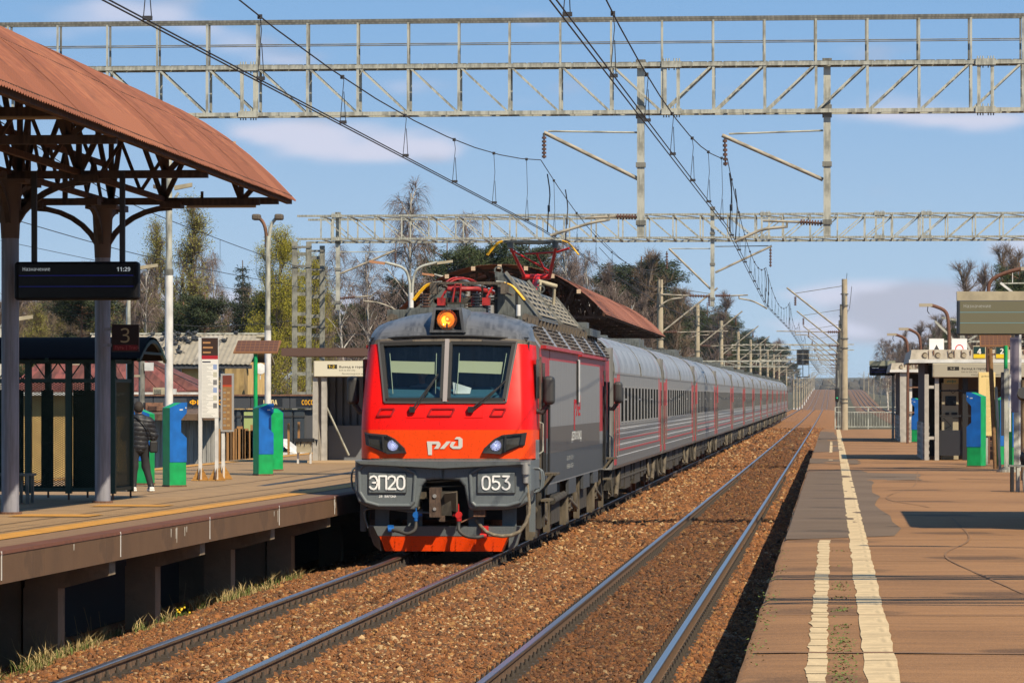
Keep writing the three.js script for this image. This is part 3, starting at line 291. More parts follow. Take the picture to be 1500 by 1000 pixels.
    const pl = new THREE.PointLight(new THREE.Color(.8, .85, 1), .02); pl.position.set(q.x, q.y, q.z + .09); t.add(pl);
    new MB().bar(P([s * 1.04, 1.8], 1, .05), P([s * 1.06, 2.07], 1, .05), .035, .04).build('headlight_divider', M.black, h);
    const gl = new MB(); for (let i = 0; i < 7; i++) gl.tri(P([cx, cy], 1, .062), P(O[i], .86, .062), P(O[(i + 1) % 7], .86, .062)); gl.build('headlight_glass', mat([.95, .96, .95], .05, { phys: { transmission: 1, thickness: 0, ior: 1.25 } }), h);
  }
  // logo on the orange band: three linked sloping letters of flat grey
  { const g = new MB(), sh = (o) => { const s = new THREE.Shape(o.map((q) => new THREE.Vector2(q[0] * .0117 - .335 + .03, 1.75 + q[1] * .0117))); g.add(new THREE.ExtrudeGeometry(s, { depth: .004, bevelEnabled: false }), new THREE.Matrix4().makeTranslation(0, 0, .003)); };
    sh([[2.5, 0], [8, 0], [8, 16], [15, 16], [13.5, 12.5], [10.5, 9], [17, 9], [20.5, 13.5], [20.5, 17], [18, 20], [.5, 20]]); sh([[19.5, 9], [26, 9], [36, 20], [29.5, 20]]); sh([[37, 19.5], [43, 19.5], [39, 13], [47, 13], [47, 23], [41, 23], [44, 26.5], [49, 26.5], [53, 23.5], [53, 12], [49.5, 9], [39, 9], [34.5, 12], [34.5, 15]]); g.build('logo', mat([.58, .55, .50], .6), t); }
  new MB().grid((i, j) => { const x = lerp(-1.47, 1.47, i / 14); return S(x, j ? 1.69 : 1.655, .012); }, 14, 1).build('bumper_seam', M.ventBrown, t);
  // bumper with number plates
  { const pod = (s) => { const O = [[.0, 1.66], [1.51, 1.66], [1.52, 1.15], [1.46, .95], [1.3, .86], [1.05, .82], [.5, .81], [.44, .86], [.36, 1.22], [.28, 1.32], [0, 1.34]].map(([x, y]) => [s * x, y]); return s < 0 ? O.reverse() : O; };
    const g = new MB(); for (const s of [-1, 1]) { g.prism(pod(s), -.5, .26, .05); } const b = g.build('bumper', M.bumper, t);
    for (const s of [-1, 1]) { // a raised rim with a deep field
      const rim = [[.47, 1.44], [.78, 1.6], [1.36, 1.58], [1.44, 1.5], [1.43, 1.12], [1.32, .95], [1.1, .89], [.56, .89], [.5, .95]].map(([x, y]) => V(s * x, y, .262)); rim.push(rim[0]); const r = new MB(); for (let k = 0; k < 9; k++) r.tube([rim[k], rim[k + 1]], .034, 8); r.build('bumper_rim', M.bumper, b);
      const hood = new MB(); hood.hex([[.0, 1.655, .25], [1.5, 1.655, .25], [1.5, 1.655, .42], [0, 1.655, .42], [0, 1.5, .25], [1.42, 1.585, .25], [1.4, 1.6, .36], [0, 1.53, .4]].map(([x, y, z]) => V(s * x, y, z))); hood.build('bumper_hood', M.bumper, b);
      const c = s * .97 + (s > 0 ? -.05 : .02), pl = new MB(); pl.add(new RoundedBoxGeometry(.64, .35, .03, 2, .012), new THREE.Matrix4().makeTranslation(c, 1.28, .275)); const P = pl.build('number_plate', M.bumper, b); const fr2 = new MB(); for (const [a, d] of [[[-.32, -.175], [.32, -.175]], [[.32, -.175], [.32, .175]], [[.32, .175], [-.32, .175]], [[-.32, .175], [-.32, -.175]]]) fr2.bar([c + a[0], 1.28 + a[1], .277], [c + d[0], 1.28 + d[1], .277], .014, .02); for (const x of [-.26, 0, .26]) for (const y of [-.145, .145]) fr2.disc([c + x, 1.28 + y, .291], [0, 0, 1], .011, .006, 8); fr2.build('plate_edge', M.rubber, P);
      // raised figures built from rounded strokes
      const G = { E: [[[0, .82], [.1, .95], [.3, 1], [.45, .92], [.55, .7], [.55, .3], [.45, .08], [.3, 0], [.1, .05], [0, .18]], [[.2, .5], [.55, .5]]], P: [[[0, 0], [0, 1], [.55, 1], [.55, 0]]], 2: [[[0, .78], [.08, .94], [.28, 1], [.48, .93], [.55, .75], [.5, .56], [0, .02], [.57, .02]]], 0: [[[.28, 0], [.08, .07], [0, .28], [0, .72], [.08, .93], [.28, 1], [.47, .93], [.55, .72], [.55, .28], [.47, .07], [.28, 0]]], 5: [[[.53, 1], [.06, 1], [.03, .55], [.25, .62], [.47, .53], [.55, .32], [.45, .09], [.25, 0], [.05, .06], [0, .16]]], 3: [[[.02, 1], [.5, 1], [.22, .62], [.42, .57], [.55, .38], [.5, .12], [.28, 0], [.07, .06], [0, .17]]] };
      const word = s < 0 ? ['E', 'P', '2', '0'] : ['0', '5', '3'], st = s < 0 ? .156 : .172, H = .225, x0 = c - (word.length - 1) * st / 2 - .062; const nm = new MB(); word.forEach((ch, k) => { for (const line of G[ch]) { for (let i = 0; i < line.length; i++) { const q = (m) => V(x0 + k * st + line[m][0] * H, 1.168 + line[m][1] * H, .297); if (i) nm.bar(q(i - 1), q(i), .016 + (i % 2) * .004, .03, V(0, 0, 1).cross(q(i).sub(q(i - 1))).normalize()); nm.disc(q(i), [0, 0, 1], .0148, .012, 8); } } }); nm.build('number', M.numWhite, P);
    }
    const txt = print(256, 40, (x, w, h) => { x.clearRect(0, 0, w, h); x.fillStyle = '#e8e8e8'; x.font = 'bold 34px monospace'; x.textAlign = 'center'; x.fillText('28 ВАГОНА', w / 2, 32); }, { clear: 1 }); put('stencil', panel(.42, .06), txt, b, -.95, 1.045, .264);
    new MB().disc([.56, .875, .27], [0, 0, 1], .028, .03, 10).build('tow_eye', M.black, b);
  }
  // recess with coupler, plough, hoses
  { new MB().bx(-1.35, 1.35, .62, 1.5, -.75, -.7).build('buffer_beam', M.dark, t);
    const c = new MB(); c.hex([V(-.17, .72, -.7), V(.15, .72, -.7), V(.15, .72, .3), V(-.17, .72, .3), V(-.17, 1.13, -.7), V(.15, 1.13, -.7), V(.15, 1.13, .3), V(-.17, 1.13, .3)]); const k = c.build('coupler', M.mudD, t); const kn = new MB(); kn.bx(-.2, -.02, .7, 1.2, .18, .52); kn.build('knuckle', M.knuckle, k); const jw = new MB(); jw.hex([V(.04, .83, .2), V(.24, .78, .28), V(.24, .78, .06), V(.04, .83, .06), V(.04, 1.1, .5), V(.24, 1.12, .4), V(.24, 1.14, .06), V(.04, 1.1, .06)]); jw.build('jaw', M.mud, k); new MB().disc([-.11, 1.06, .525], [0, 0, 1], .035, .03, 8).disc([-.11, .84, .525], [0, 0, 1], .03, .03, 8).build('bolt', M.steel, k); new MB().bx(-.06, .04, .62, .72, .1, .3).build('coupler_foot', M.knuckle, k);
    const um = new MB(); um.tube([[-.48, 1.28, .05], [-.1, 1.3, .1], [.36, 1.33, .05]], .02, 6); um.tube([[-.42, 1.2, .05], [.3, 1.22, .05]], .012, 6); um.bx(-.42, -.3, 1.0, 1.12, -.1, .1); um.bx(-.48, -.42, .82, 1.2, -.3, 0); um.build('coupler_gear', M.mud, t);
    const pb = new MB(); pb.hex([V(-1.02, .1, -.02), V(.98, .1, -.02), V(.98, .1, -.5), V(-1.02, .1, -.5), V(-1.12, .36, .02), V(1.1, .36, .02), V(1.1, .36, -.5), V(-1.12, .36, -.5)]); const p = pb.build('plough', M.orange, t); new MB().hex([V(-1.14, .362, .028), V(1.14, .362, .028), V(1.14, .362, -.45), V(-1.14, .362, -.45), V(-1.22, .53, .05), V(1.22, .53, .05), V(1.22, .53, -.45), V(-1.22, .53, -.45)]).build('plough_top', M.bumper, p);
    for (const s of [-1, 1]) { new MB().hex([V(s * 1.1, .1, -.03), V(s * 1.24, .2, -.12), V(s * 1.24, .2, -.3), V(s * 1.1, .1, -.3), V(s * 1.13, .53, .045), V(s * 1.34, .53, -.08), V(s * 1.34, .53, -.3), V(s * 1.13, .53, -.3)]).build('plough_wing', M.bumper, p); new MB().bx(s * .98, s * 1.22, .53, .84, -.28, -.2).build('plough_bracket', M.bumper, p); new MB().bx(s * .4, s * .66, .53, .82, -.26, -.18).build('plough_bracket', M.bumper, p); new MB().bx(s * 1.42, s * 1.52, .42, 1.1, -.62, -.5).build('guard_iron', M.bumper, t); const rv = new MB(); for (const x of [.2, .52, .85]) for (let k = 0; k < 4; k++) rv.disc([s * x, .14 + k * .055, .005], [0, 0, 1], .008, .02, 6); rv.build('rivet', M.dark, p); }
    const hp = (pts, m, n, r = .032) => new MB().tube(new THREE.CatmullRomCurve3(pts.map((q) => V(...q))).getPoints(14), r, 8).build(n, m, t);
    for (const [s, m] of [[-1, M.blue], [1, M.pantoRed]]) { const x = s < 0 ? -.46 : .27; const v = new MB(); v.cyl(x, .69, .2, .05, .13, 10); v.disc([x, .73, .2], [0, 0, 1], .06, .1, 10); v.tube([[x, .72, .2], [x - s * .1, .73, .2]], .03, 6); v.tube([[x, .74, .22], [x - .005, .92, .22]], .012, 5); v.build('hose_valve', m, t); hp(s < 0 ? [[x, .64, .2], [x - .02, .48, .26], [x - .14, .41, .28], [x - .3, .45, .22], [x - .42, .47, .16]] : [[x, .64, .2], [x + .01, .47, .25], [x + .12, .38, .28], [x + .3, .35, .24], [x + .42, .37, .18]], M.hose, 'hose'); const e = new MB(); s < 0 ? e.disc([x - .44, .47, .14], [1, 0, 0], .05, .1, 10).bx(x - .5, x - .4, .43, .55, .08, .16) : e.disc([x + .42, .37, .16], [1, 0, 0], .045, .12, 10).bx(x + .38, x + .5, .36, .54, .05, .12); e.build('hose_end', m, t); }
    hp([[-1.32, .5, .0], [-1.38, .78, .08], [-1.25, .84, .12], [-.5, .78, .14], [-.2, .76, .12]], M.bumper, 'handrail', .02);
    hp([[.55, .64, 0], [.74, .44, .16], [1.02, .37, .24], [1.32, .45, .22], [1.47, .75, .2], [1.47, 1.0, .22], [1.44, 1.3, .28], [1.43, 1.5, .32]], M.cable, 'jumper_cable', .032); new MB().cyl(1.43, 1.53, .35, .07, .2, 10).cyl(1.43, 1.38, .32, .05, .2, 8).box(1.43, 1.63, .34, .16, .06, .14).build('jumper_socket', M.steel, t); new MB().bx(.52, .72, .7, .82, -.05, .18).tube([[.52, .7, .1], [.3, .6, .14]], .014, 5).build('dummy_coupling', M.rustPole, t);
    for (const s of [-1, 1]) { const z = -.35; hp([[s * 1.5, 1.52, z], [s * 1.62, 1.5, z], [s * 1.62, 1.15, z], [s * 1.52, 1.1, z]], M.bumper, 'grab_rail', .018); if (s > 0) hp([[1.5, 1.5, z - .35], [1.63, 1.47, z - .35], [1.63, 1.18, z - .35], [1.52, 1.12, z - .35]], M.bumper, 'grab_rail', .018); }
  }
  // body
  { const b = new MB(), prof = [[-1.5, 1.15], [1.5, 1.15], [1.5, 3.62], [1.2, 4.06], [.9, 4.16], [-.9, 4.16], [-1.2, 4.06], [-1.5, 3.62]]; for (let k = 0; k < 8; k++) { const a = prof[k], c = prof[(k + 1) % 8]; b.quad(V(a[0], a[1], -1.7), V(a[0], a[1], -22), V(c[0], c[1], -22), V(c[0], c[1], -1.7)); } b.prism(prof, -22.01, -22); b.build('body', M.sideGrey, t);
    const sb = (z0, z1, y0, y1, m, n, o = .006, par = t) => { const g = new MB(); for (const s of [1, -1]) g.bx(s * 1.5, s * (1.5 + o), y0, y1, -z1, -z0); return g.build(n, m, par); };
    const zl = (u) => zAt(u, -5.14) - ZF;
    sb(.9, 1.7, 1.66, 2.0, M.sideGrey, 'cab_side_panel', .004); new MB().prism(prof, -1.74, -1.7).build('cab_bulkhead', M.cabRoof, t); sb(.5, 1.7, 1.15, 1.66, M.bumper, 'cab_skirt', .004);
    sb(1.75, 22, 1.18, 1.72, M.sideDark, 'lower_side', .004); sb(4.0, 18.4, 1.72, 2.2, M.sideMud, 'muddy_band', .007); sb(4.0, 18.4, 2.2, 3.42, M.sideGrey, 'side_panel', .008);
    sb(1.75, 3.95, 2.0, 3.6, M.sideRed, 'door_surround', .005); sb(18.45, 21.9, 2.0, 3.6, M.sideRed, 'door_surround', .005); sb(4.0, 18.4, 3.42, 3.6, M.sideRed, 'red_cantrail', .009); sb(1.75, 3.95, 1.72, 2.0, M.sideGrey, 'door_sill', .006); sb(18.45, 21.9, 1.72, 2.0, M.sideGrey, 'door_sill', .006);
    const gt = new MB(); for (const s of [1, -1]) { gt.bx(s * 1.5, s * 1.6, 3.6, 3.66, -11.4, -2.0); gt.bx(s * 1.5, s * 1.58, 3.57, 3.63, -20.5, -11.6); } gt.build('gutter', M.sideRed, t);
    for (const [z0, z1, dd] of [[2.0, 2.9, 1], [19.6, 20.5, 1]]) { const d = sb(z0, z1, 1.75, 3.5, M.sideRed, 'door', .012), f = new MB(), w = new MB(); for (const s of [1, -1]) { for (const z of [z0 - .18, z1 + .18]) f.tube([[s * 1.56, 1.25, -z], [s * 1.57, 3.1, -z]], .028, 6); f.bx(s * 1.5, s * 1.53, 1.4, 3.0, -z0 + .02, -z0 - .06); f.bx(s * 1.5, s * 1.53, 1.4, 3.0, -z1 - .06, -z1 + .02); w.bx(s * 1.51, s * 1.52, 2.75, 3.35, -z1 + .15, -z0 - .15); } f.build('door_handrail', M.black, d); w.build('door_window', M.glassDark, d); const st = new MB(); for (const s of [1, -1]) { st.bx(s * 1.5, s * 1.78, 1.36, 1.4, -z1, -z0); st.bx(s * 1.5, s * 1.66, .9, .94, -z1, -z0); for (const z of [z0, z1]) st.bar([s * 1.52, 1.15, -z], [s * 1.7, 1.38, -z], .03, .05); } st.build('step', M.mud, d); }
    // side window, grab rails, black column behind the cab corner
    const cw = new MB(), cb = new MB(); for (const s of [1, -1]) { cw.bx(s * 1.512, s * 1.516, 2.72, 3.4, -1.55, -.85); cb.bx(s * 1.5, s * 1.53, 1.3, 3.45, -1.85, -1.7); } cw.build('cab_side_window', M.glassDark, t); cb.build('corner_post', M.ventBrown, t);
    const mid = new MB(), mk = new MB(); for (const s of [1, -1]) { mid.bx(s * 1.51, s * 1.545, 2.65, 3.5, -11.55, -11.1); mk.bx(s * 1.51, s * 1.55, 2.62, 3.48, -11.05, -11.0); } mid.build('side_pillar', M.white, t); mk.build('side_seam', M.black, t);
    for (const s of [1, -1]) { const lg = print(128, 160, (x, w, h) => { x.clearRect(0, 0, w, h); x.fillStyle = '#b02226'; x.fillRect(8, 20, 18, 130); x.fillRect(8, 20, 38, 16); x.fillRect(36, 20, 14, 40); x.beginPath(); x.moveTo(40, 90); x.lineTo(80, 20); x.lineTo(96, 20); x.lineTo(56, 90); x.fill(); x.fillRect(80, 50, 36, 14); x.fillRect(104, 0, 14, 64); x.fillRect(80, 50, 12, 40); x.fillRect(80, 78, 38, 12); }, { clear: 1 }); put('side_logo', panel(2.2, .75), lg, t, s * 1.511, 2.42, -11.2, s * Math.PI / 2);
      const dp = print(256, 40, (x, w, h) => { x.clearRect(0, 0, w, h); x.fillStyle = '#cfcfc8'; x.font = 'bold 32px sans-serif'; x.fillText('ДЕПО-ОЖД', 6, 31); }, { clear: 1 }); put('depot_lettering', panel(4.2, .3), dp, t, s * 1.51, 1.98, -11.6, s * Math.PI / 2);
      const d2 = print(128, 64, (x, w, h) => { x.clearRect(0, 0, w, h); x.fillStyle = '#b8b8b0'; x.font = '22px sans-serif'; x.fillText('20 09 12 г.', 6, 24); x.fillText('НЭВЗ-053', 6, 54); }, { clear: 1 }); put('data_lettering', panel(2.4, .34), d2, t, s * 1.506, 1.48, -9.4, s * Math.PI / 2);
      for (const z of [1.1, 21.8]) { const m = new MB(); m.add(new RoundedBoxGeometry(.2, .5, .3, 3, .08), new THREE.Matrix4().makeTranslation(s * 1.72, 2.86, -z)); m.tube([[s * 1.5, 2.5, -z], [s * 1.6, 2.48, -z], [s * 1.7, 2.62, -z]], .05, 7); m.build('mirror', mat([.035, .035, .035], .6), t); }
      const gr = new MB(); gr.tube([[s * 1.51, 2.3, -1.62], [s * 1.57, 2.28, -1.62], [s * 1.57, 1.8, -1.62], [s * 1.51, 1.75, -1.62]], .016, 6); gr.tube([[s * 1.51, 1.9, -21.6], [s * 1.6, 1.85, -21.6], [s * 1.6, 1.3, -21.6], [s * 1.51, 1.25, -21.6]], .02, 6); gr.tube([[s * 1.51, 1.9, -21.2], [s * 1.6, 1.85, -21.2], [s * 1.6, 1.3, -21.2], [s * 1.51, 1.25, -21.2]], .02, 6); gr.build('side_grab_rail', M.galv, t); }
    // vents along the sloped shoulder, each on the slope between (1.5,3.62) and (1.2,4.06)
    for (const s of [1, -1]) for (let k = 0, z = 2.3; z < 21; k++) { const L = k % 3 === 2 ? .7 : 1.5, m = k % 3 === 2 ? mat([.26, .27, .29], .5, { map: ['streak', 1] }) : M.ventBrown, q = (a, z2, o) => V(s * (lerp(1.5, 1.2, a) + o * .82), lerp(3.62, 4.06, a) + o * .56, -z2), g = new MB(); g.hex([q(.06, z, .0), q(.06, z + L - .1, 0), q(.94, z + L - .1, 0), q(.94, z, 0), q(.06, z, .04), q(.06, z + L - .1, .04), q(.94, z + L - .1, .04), q(.94, z, .04)]); const v = g.build(k % 3 === 2 ? 'shoulder_panel' : 'vent', m, t); if (k % 3 !== 2) { const l = new MB(); for (let i = 0; i < 5; i++) { const a = .16 + i * .16; l.hex([q(a, z + .12, .04), q(a, z + L - .22, .04), q(a + .07, z + L - .22, .04), q(a + .07, z + .12, .04), q(a, z + .12, .07), q(a, z + L - .22, .07), q(a + .04, z + L - .22, .055), q(a + .04, z + .12, .055)]); } l.build('louvre', mat([.085, .066, .05], .8), v); } z += L; }
    // roof edge: ribbed cable duct
    const ed = new MB(); for (const s of [1, -1]) { ed.tube([[s * 1.18, 4.14, -2.4], [s * 1.18, 4.14, -21.5]], .03, 6); for (let z = 2.5; z < 21.5; z += .28) { ed.disc([s * 1.2, 4.16, -z], [0, 0, 1], .075, .07, 7); if (Math.round(z / .28) % 3 === 0) ed.box(s * 1.26, 4.1, -z, .05, .14, .12); } } ed.build('roof_duct', M.ventBrown, t);
  }
  // roof equipment: slanted cooling hoods, boxes, insulators
  { const hood = (z0, z1, x0, xt, xb, y0, y1, top) => { const A = [V(x0, y0, -z0), V(xb, y0, -z0), V(xt, y1, -z0), V(x0, y1 + top, -z0)], B = A.map((q) => V(q.x, q.y, -z1)); const g = new MB(); for (let k = 0; k < 4; k++) g.quad(A[k], A[(k + 1) % 4], B[(k + 1) % 4], B[k]); g.quad(A[0], A[1], A[2], A[3]); g.quad(B[3], B[2], B[1], B[0]); const h = g.build('cooling_hood', M.roofGear, t); const gr = new MB(), q = (a, z) => V(lerp(xb, xt, a), lerp(y0, y1, a), -z).add(V(.03, .025, 0)); for (let z = z0 + .5; z < z1 - .3; z += 1.1) gr.bar(q(.1, z), q(.9, z), .12, .006); for (let a = .12; a < .9; a += .13) gr.bar(q(a, z0 + .5), q(a, z1 - .3), .006, .04); const bk = new MB(); bk.quad(q(.1, z0 + .45).add(V(-.02, -.016, 0)), q(.9, z0 + .45).add(V(-.02, -.016, 0)), q(.9, z1 - .28).add(V(-.02, -.016, 0)), q(.1, z1 - .28).add(V(-.02, -.016, 0))); bk.build('hood_mesh', M.black, h); gr.build('hood_grille', mat([.36, .32, .24], .6), h); for (const z of [z0, z1]) new MB().bar(q(0, z), q(1, z), .07, .05).build('hood_edge', M.galvD, h); return h; };
    hood(4.6, 9.6, .45, .62, 1.28, 4.16, 5.02, .04); hood(10.1, 15.8, .5, .7, 1.26, 4.16, 4.86, .02);
    const mir = hood(4.9, 9.4, -.5, -.6, -1.28, 4.16, 4.75, .02); mir.visible = true;
    new MB().bx(.46, .5, 4.2, 4.95, -4.595, -4.58).bx(.85, .88, 4.2, 4.7, -4.6, -4.57).build('hood_seam', M.rubber, t);
    for (const [a, b] of [[-.95, .4], [.55, 1.1]]) new MB().bx(a, b, 4.1, 4.34, -3.4 - (a > 0 ? 14 : 0), -2.6 - (a > 0 ? 13 : 0)).build('roof_box', M.roofGear, t);
    new MB().bx(-1.35, -.85, 4.05, 4.32, -4.2, -3).build('roof_box', M.roofGear, t); new MB().bx(.75, 1.35, 4.1, 4.26, -21.2, -17.6).build('roof_box', M.roofGear, t);
    const lift = new MB(); for (const [x, y, z] of [[.5, 5.08, 4.75], [.85, 4.9, 10.3], [.7, 4.9, 11]]) for (let k = 0; k < 8; k++) { const a = k / 8 * 6.283, b = (k + 1) / 8 * 6.283; lift.bar([x + Math.cos(a) * .07, y + Math.sin(a) * .07, -z], [x + Math.cos(b) * .07, y + Math.sin(b) * .07, -z], .025); } lift.build('lifting_ring', M.roofGear, t);
    const fr3 = new MB(); fr3.tube([[.72, 4.84, -11.4], [.76, 5.08, -11.4], [1.02, 5.0, -11.6], [1.0, 4.62, -11.6]], .035, 6); fr3.tube([[.7, 5.09, -11.4], [1.06, 4.99, -11.6]], .05, 6); fr3.build('roof_frame', M.beige, t); new MB().cyl(1.02, 4.3, -3.0, .04, .2, 8).build('vent_cap', M.white, t);
    const insulator = (x, y, z, h, m = M.insul) => { const g = new MB(); g.cyl(x, y + h / 2, z, .05, h, 8); for (let k = 0; k < h / .055; k++) g.disc([x, y + .03 + k * .055, z], [0, 1, 0], .1, .022, 10); return g.build('insulator', m, t); };
    for (const [x, z] of [[-.75, -3.8], [-.75, -5.4], [.2, -3.8], [.3, -4.3], [-.1, -5.6], [-.6, -18.2], [.6, -18.2], [-.6, -20.4], [.6, -20.4], [0, -16.6]]) insulator(x, 4.2, z, .4, x > .1 ? mat([.03, .03, .035], .3) : M.insul);
    const bus = new MB(); bus.tube([[-.3, 4.95, -5], [-.35, 4.95, -12], [-.4, 4.9, -16.5]], .03, 6); for (const z of [7.5, 10, 12.5, 15]) bus.cyl(-.35, 4.55, -z, .06, .7, 8); bus.build('busbar', M.steel, t);
  }
  const horns = (par, y, z, m) => { for (const s of [-1, 1]) { for (const d of [-.14, .14]) { new MB().tube(new THREE.CatmullRomCurve3([V(s * .66, y - .0, z + d), V(s * .78, y - .04, z + d), V(s * .9, y - .16, z + d), V(s * 1.02, y - .31, z + d)]).getPoints(8), .017, 6).build('horn', m, par); } new MB().tube([[s * .5, y + .02, z], [s * .68, y, z]], .03, 6).build('horn_socket', M.galv, par); } };
  { // front pantograph, folded
    const z = -4.3, p = new MB(); p.bx(-.62, .42, 4.62, 4.7, z - .9, z - .82); p.bx(-.62, .42, 4.62, 4.7, z + .3, z + .38); for (const x of [-.55, .35]) p.bx(x - .05, x + .05, 4.6, 4.68, z - .9, z + .38); const b = p.build('folded_pantograph', M.mudD, t); b.position.y = -.15;
    const r = new MB(); for (const x of [-.46, .16, .36]) { r.bx(x - .07, x + .07, 4.56, 4.7, z + .4, z + .52); r.bar([x, 4.7, z + .4], [x + .08, 4.9, z + .1], .03); } r.tube([[-.35, 4.86, z + .4], [.2, 4.86, z + .42], [.42, 4.8, z - .2]], .045, 8); r.tube([[-.4, 4.95, z + .1], [.35, 4.84, z + .1]], .04, 6); r.tube([[-.25, 4.62, z + .5], [-.2, 4.95, z + .5], [-.1, 4.95, z + .5], [-.12, 4.62, z + .5]], .02, 6); r.tube(new THREE.CatmullRomCurve3([V(-.42, 5.0, z), V(-.32, 5.07, z - .1), V(-.1, 5.08, z - .3), V(.05, 5.0, z - .4)]).getPoints(8), .018, 5); r.tube(new THREE.CatmullRomCurve3([V(-.38, 4.98, z), V(-.25, 5.05, z - .1), V(0, 5.06, z - .3), V(.14, 4.98, z - .4)]).getPoints(8), .018, 5); r.build('pantograph_arm', mat([.36, .018, .016], .55, { map: ['grime', .3] }), b);
    const g = new MB(); SEED = 4; g.bx(-.68, .66, 4.96, 5.0, z + .08, z + .16); g.bx(-.68, .66, 4.96, 5.0, z - .24, z - .16); for (let k = 0; k < 14; k++) { const x = rnd(-.6, .6); g.bar([x, rnd(4.6, 4.95), z + rnd(-.3, .4)], [x + rnd(-.3, .3), rnd(4.6, 4.98), z + rnd(-.3, .4)], .045, .035); } for (const x of [-.7, .6]) { g.bx(x, x + .12, 4.78, 4.98, z - .2, z + .2); } g.build('contact_strip', M.ventBrown, b); horns(b, 4.98, z, M.yellow); }
  { // rear pantograph, raised to the wire
    const z = -19.0, y1 = 6.2; const b = new MB(); b.bx(-.6, .6, 4.6, 4.68, z - .7, z + .7); const P = b.build('raised_pantograph', M.mudD, t); const tb = (a, c, r, r2, n = 'pantograph_arm') => new MB().tube([a, c], r, 8, r2).build(n, M.pantoRed, P);
    tb([.06, 4.65, z + .6], [.02, 5.48, z - .9], .07, .06); tb([-.1, 4.65, z + .5], [-.06, 5.44, z - .9], .03, .03); tb([-.34, 5.46, z - .9], [.3, 5.46, z - .9], .06); for (const s of [-1, 1]) tb([s * .28, 5.46, z - .9], [s * .52, y1 - .08, z + .25], .042, .034); tb([-.44, y1 - .2, z + .2], [.26, 5.6, z - .8], .022, .022); tb([-.2, 5.95, z - .1], [.44, 5.98, z - .05], .02); tb([.05, 5.97, z - .08], [.2, 5.55, z - .85], .022); tb([.52, 5.98, z], [.8, 6.06, z + .2], .025);
    const h = new MB(); for (const d of [-.14, .14]) h.bx(-.64, .64, y1 - .02, y1 + .03, z + .25 + d - .035, z + .25 + d + .035); for (const x of [-.5, .5]) h.bx(x - .06, x + .06, y1 - .14, y1, z + .1, z + .4); h.tube([[-.4, y1 - .02, z + .25], [.4, y1 - .02, z + .25]], .04, 6); h.build('contact_strip', M.roofGear, P); horns(P, y1 + .02, z + .25, M.yellow); }
  // underframe: three bogies, skirts and hanging gear
  { for (const s of [1, -1]) { for (const [z0, z1, y] of [[3.6, 5.9, .98], [5.9, 9.0, 1.18], [9.0, 11.0, .85], [13.2, 15.2, .86], [16.3, 18.0, .9]]) if (y < 1.15) new MB().bx(s * 1.44, s * 1.498, y, 1.2, -z1, -z0).build('skirt', M.sideDark, t); }
    for (const zc of [3.2, 11.2, 19.2]) { const g = new MB(), w = new MB(), d = new MB(); for (const s of [1, -1]) { g.bx(s * 1.02, s * 1.2, .62, .86, -zc - 2.2, -zc + 2.2); for (const e of [-1.45, 1.45]) { w.disc([s * .79, .6, -zc + e], [1, 0, 0], .6, .13, 28); w.disc([s * .72, .6, -zc + e], [1, 0, 0], .64, .03, 28); g.bx(s * 1.0, s * 1.36, .42, .8, -zc + e - .3, -zc + e + .3); g.disc([s * 1.36, .6, -zc + e], [1, 0, 0], .2, .1, 12); for (const f of [-.45, .45]) { d.cyl(s * 1.22, .95, -zc + e + f, .12, .36, 10); for (let k = 0; k < 4; k++) d.disc([s * 1.22, .82 + k * .08, -zc + e + f], [0, 1, 0], .145, .03, 10); } g.tube([[s * 1.38, 1.25, -zc + e * .4], [s * 1.38, .55, -zc + e * .55]], .06, 8); g.bx(s * 1.3, s * 1.42, .25, 1.1, -zc + e * 1.35 - .06, -zc + e * 1.35 + .06); } g.tube([[s * 1.4, .5, -zc - 1.2], [s * 1.4, .75, -zc + 1.2]], .05, 7); d.bx(s * .9, s * 1.3, .2, .5, -zc - .6, -zc + .5); g.bx(s * 1.2, s * 1.4, .5, .75, -zc - .35, -zc + .35); g.tube([[s * 1.42, .95, -zc + 1.9], [s * 1.42, .3, -zc + 1.9]], .05, 7); } w.disc([0, .6, -zc - 1.45], [1, 0, 0], .1, 1.4, 8); w.disc([0, .6, -zc + 1.45], [1, 0, 0], .1, 1.4, 8); const B = g.build('bogie', M.mud, t); w.build('wheels', M.rustPole, B, STUFF); d.build('suspension', M.mudD, B); }
    const g = new MB(); for (const s of [1, -1]) { g.bx(s * .9, s * 1.35, .35, 1.1, -8.6, -6.4); g.bx(s * .9, s * 1.35, .4, 1.1, -16.4, -14.2); g.tube([[s * 1.4, .85, -9], [s * 1.4, .8, -6]], .07, 8); g.bx(s * 1.42, s * 1.5, .42, 1.15, -2.2, -2.05); g.bx(s * 1.42, s * 1.5, .42, 1.15, -3, -2.85); } g.bx(-1, 1, .7, 1.15, -22, -1); g.build('underframe', M.mudD, t); }
}
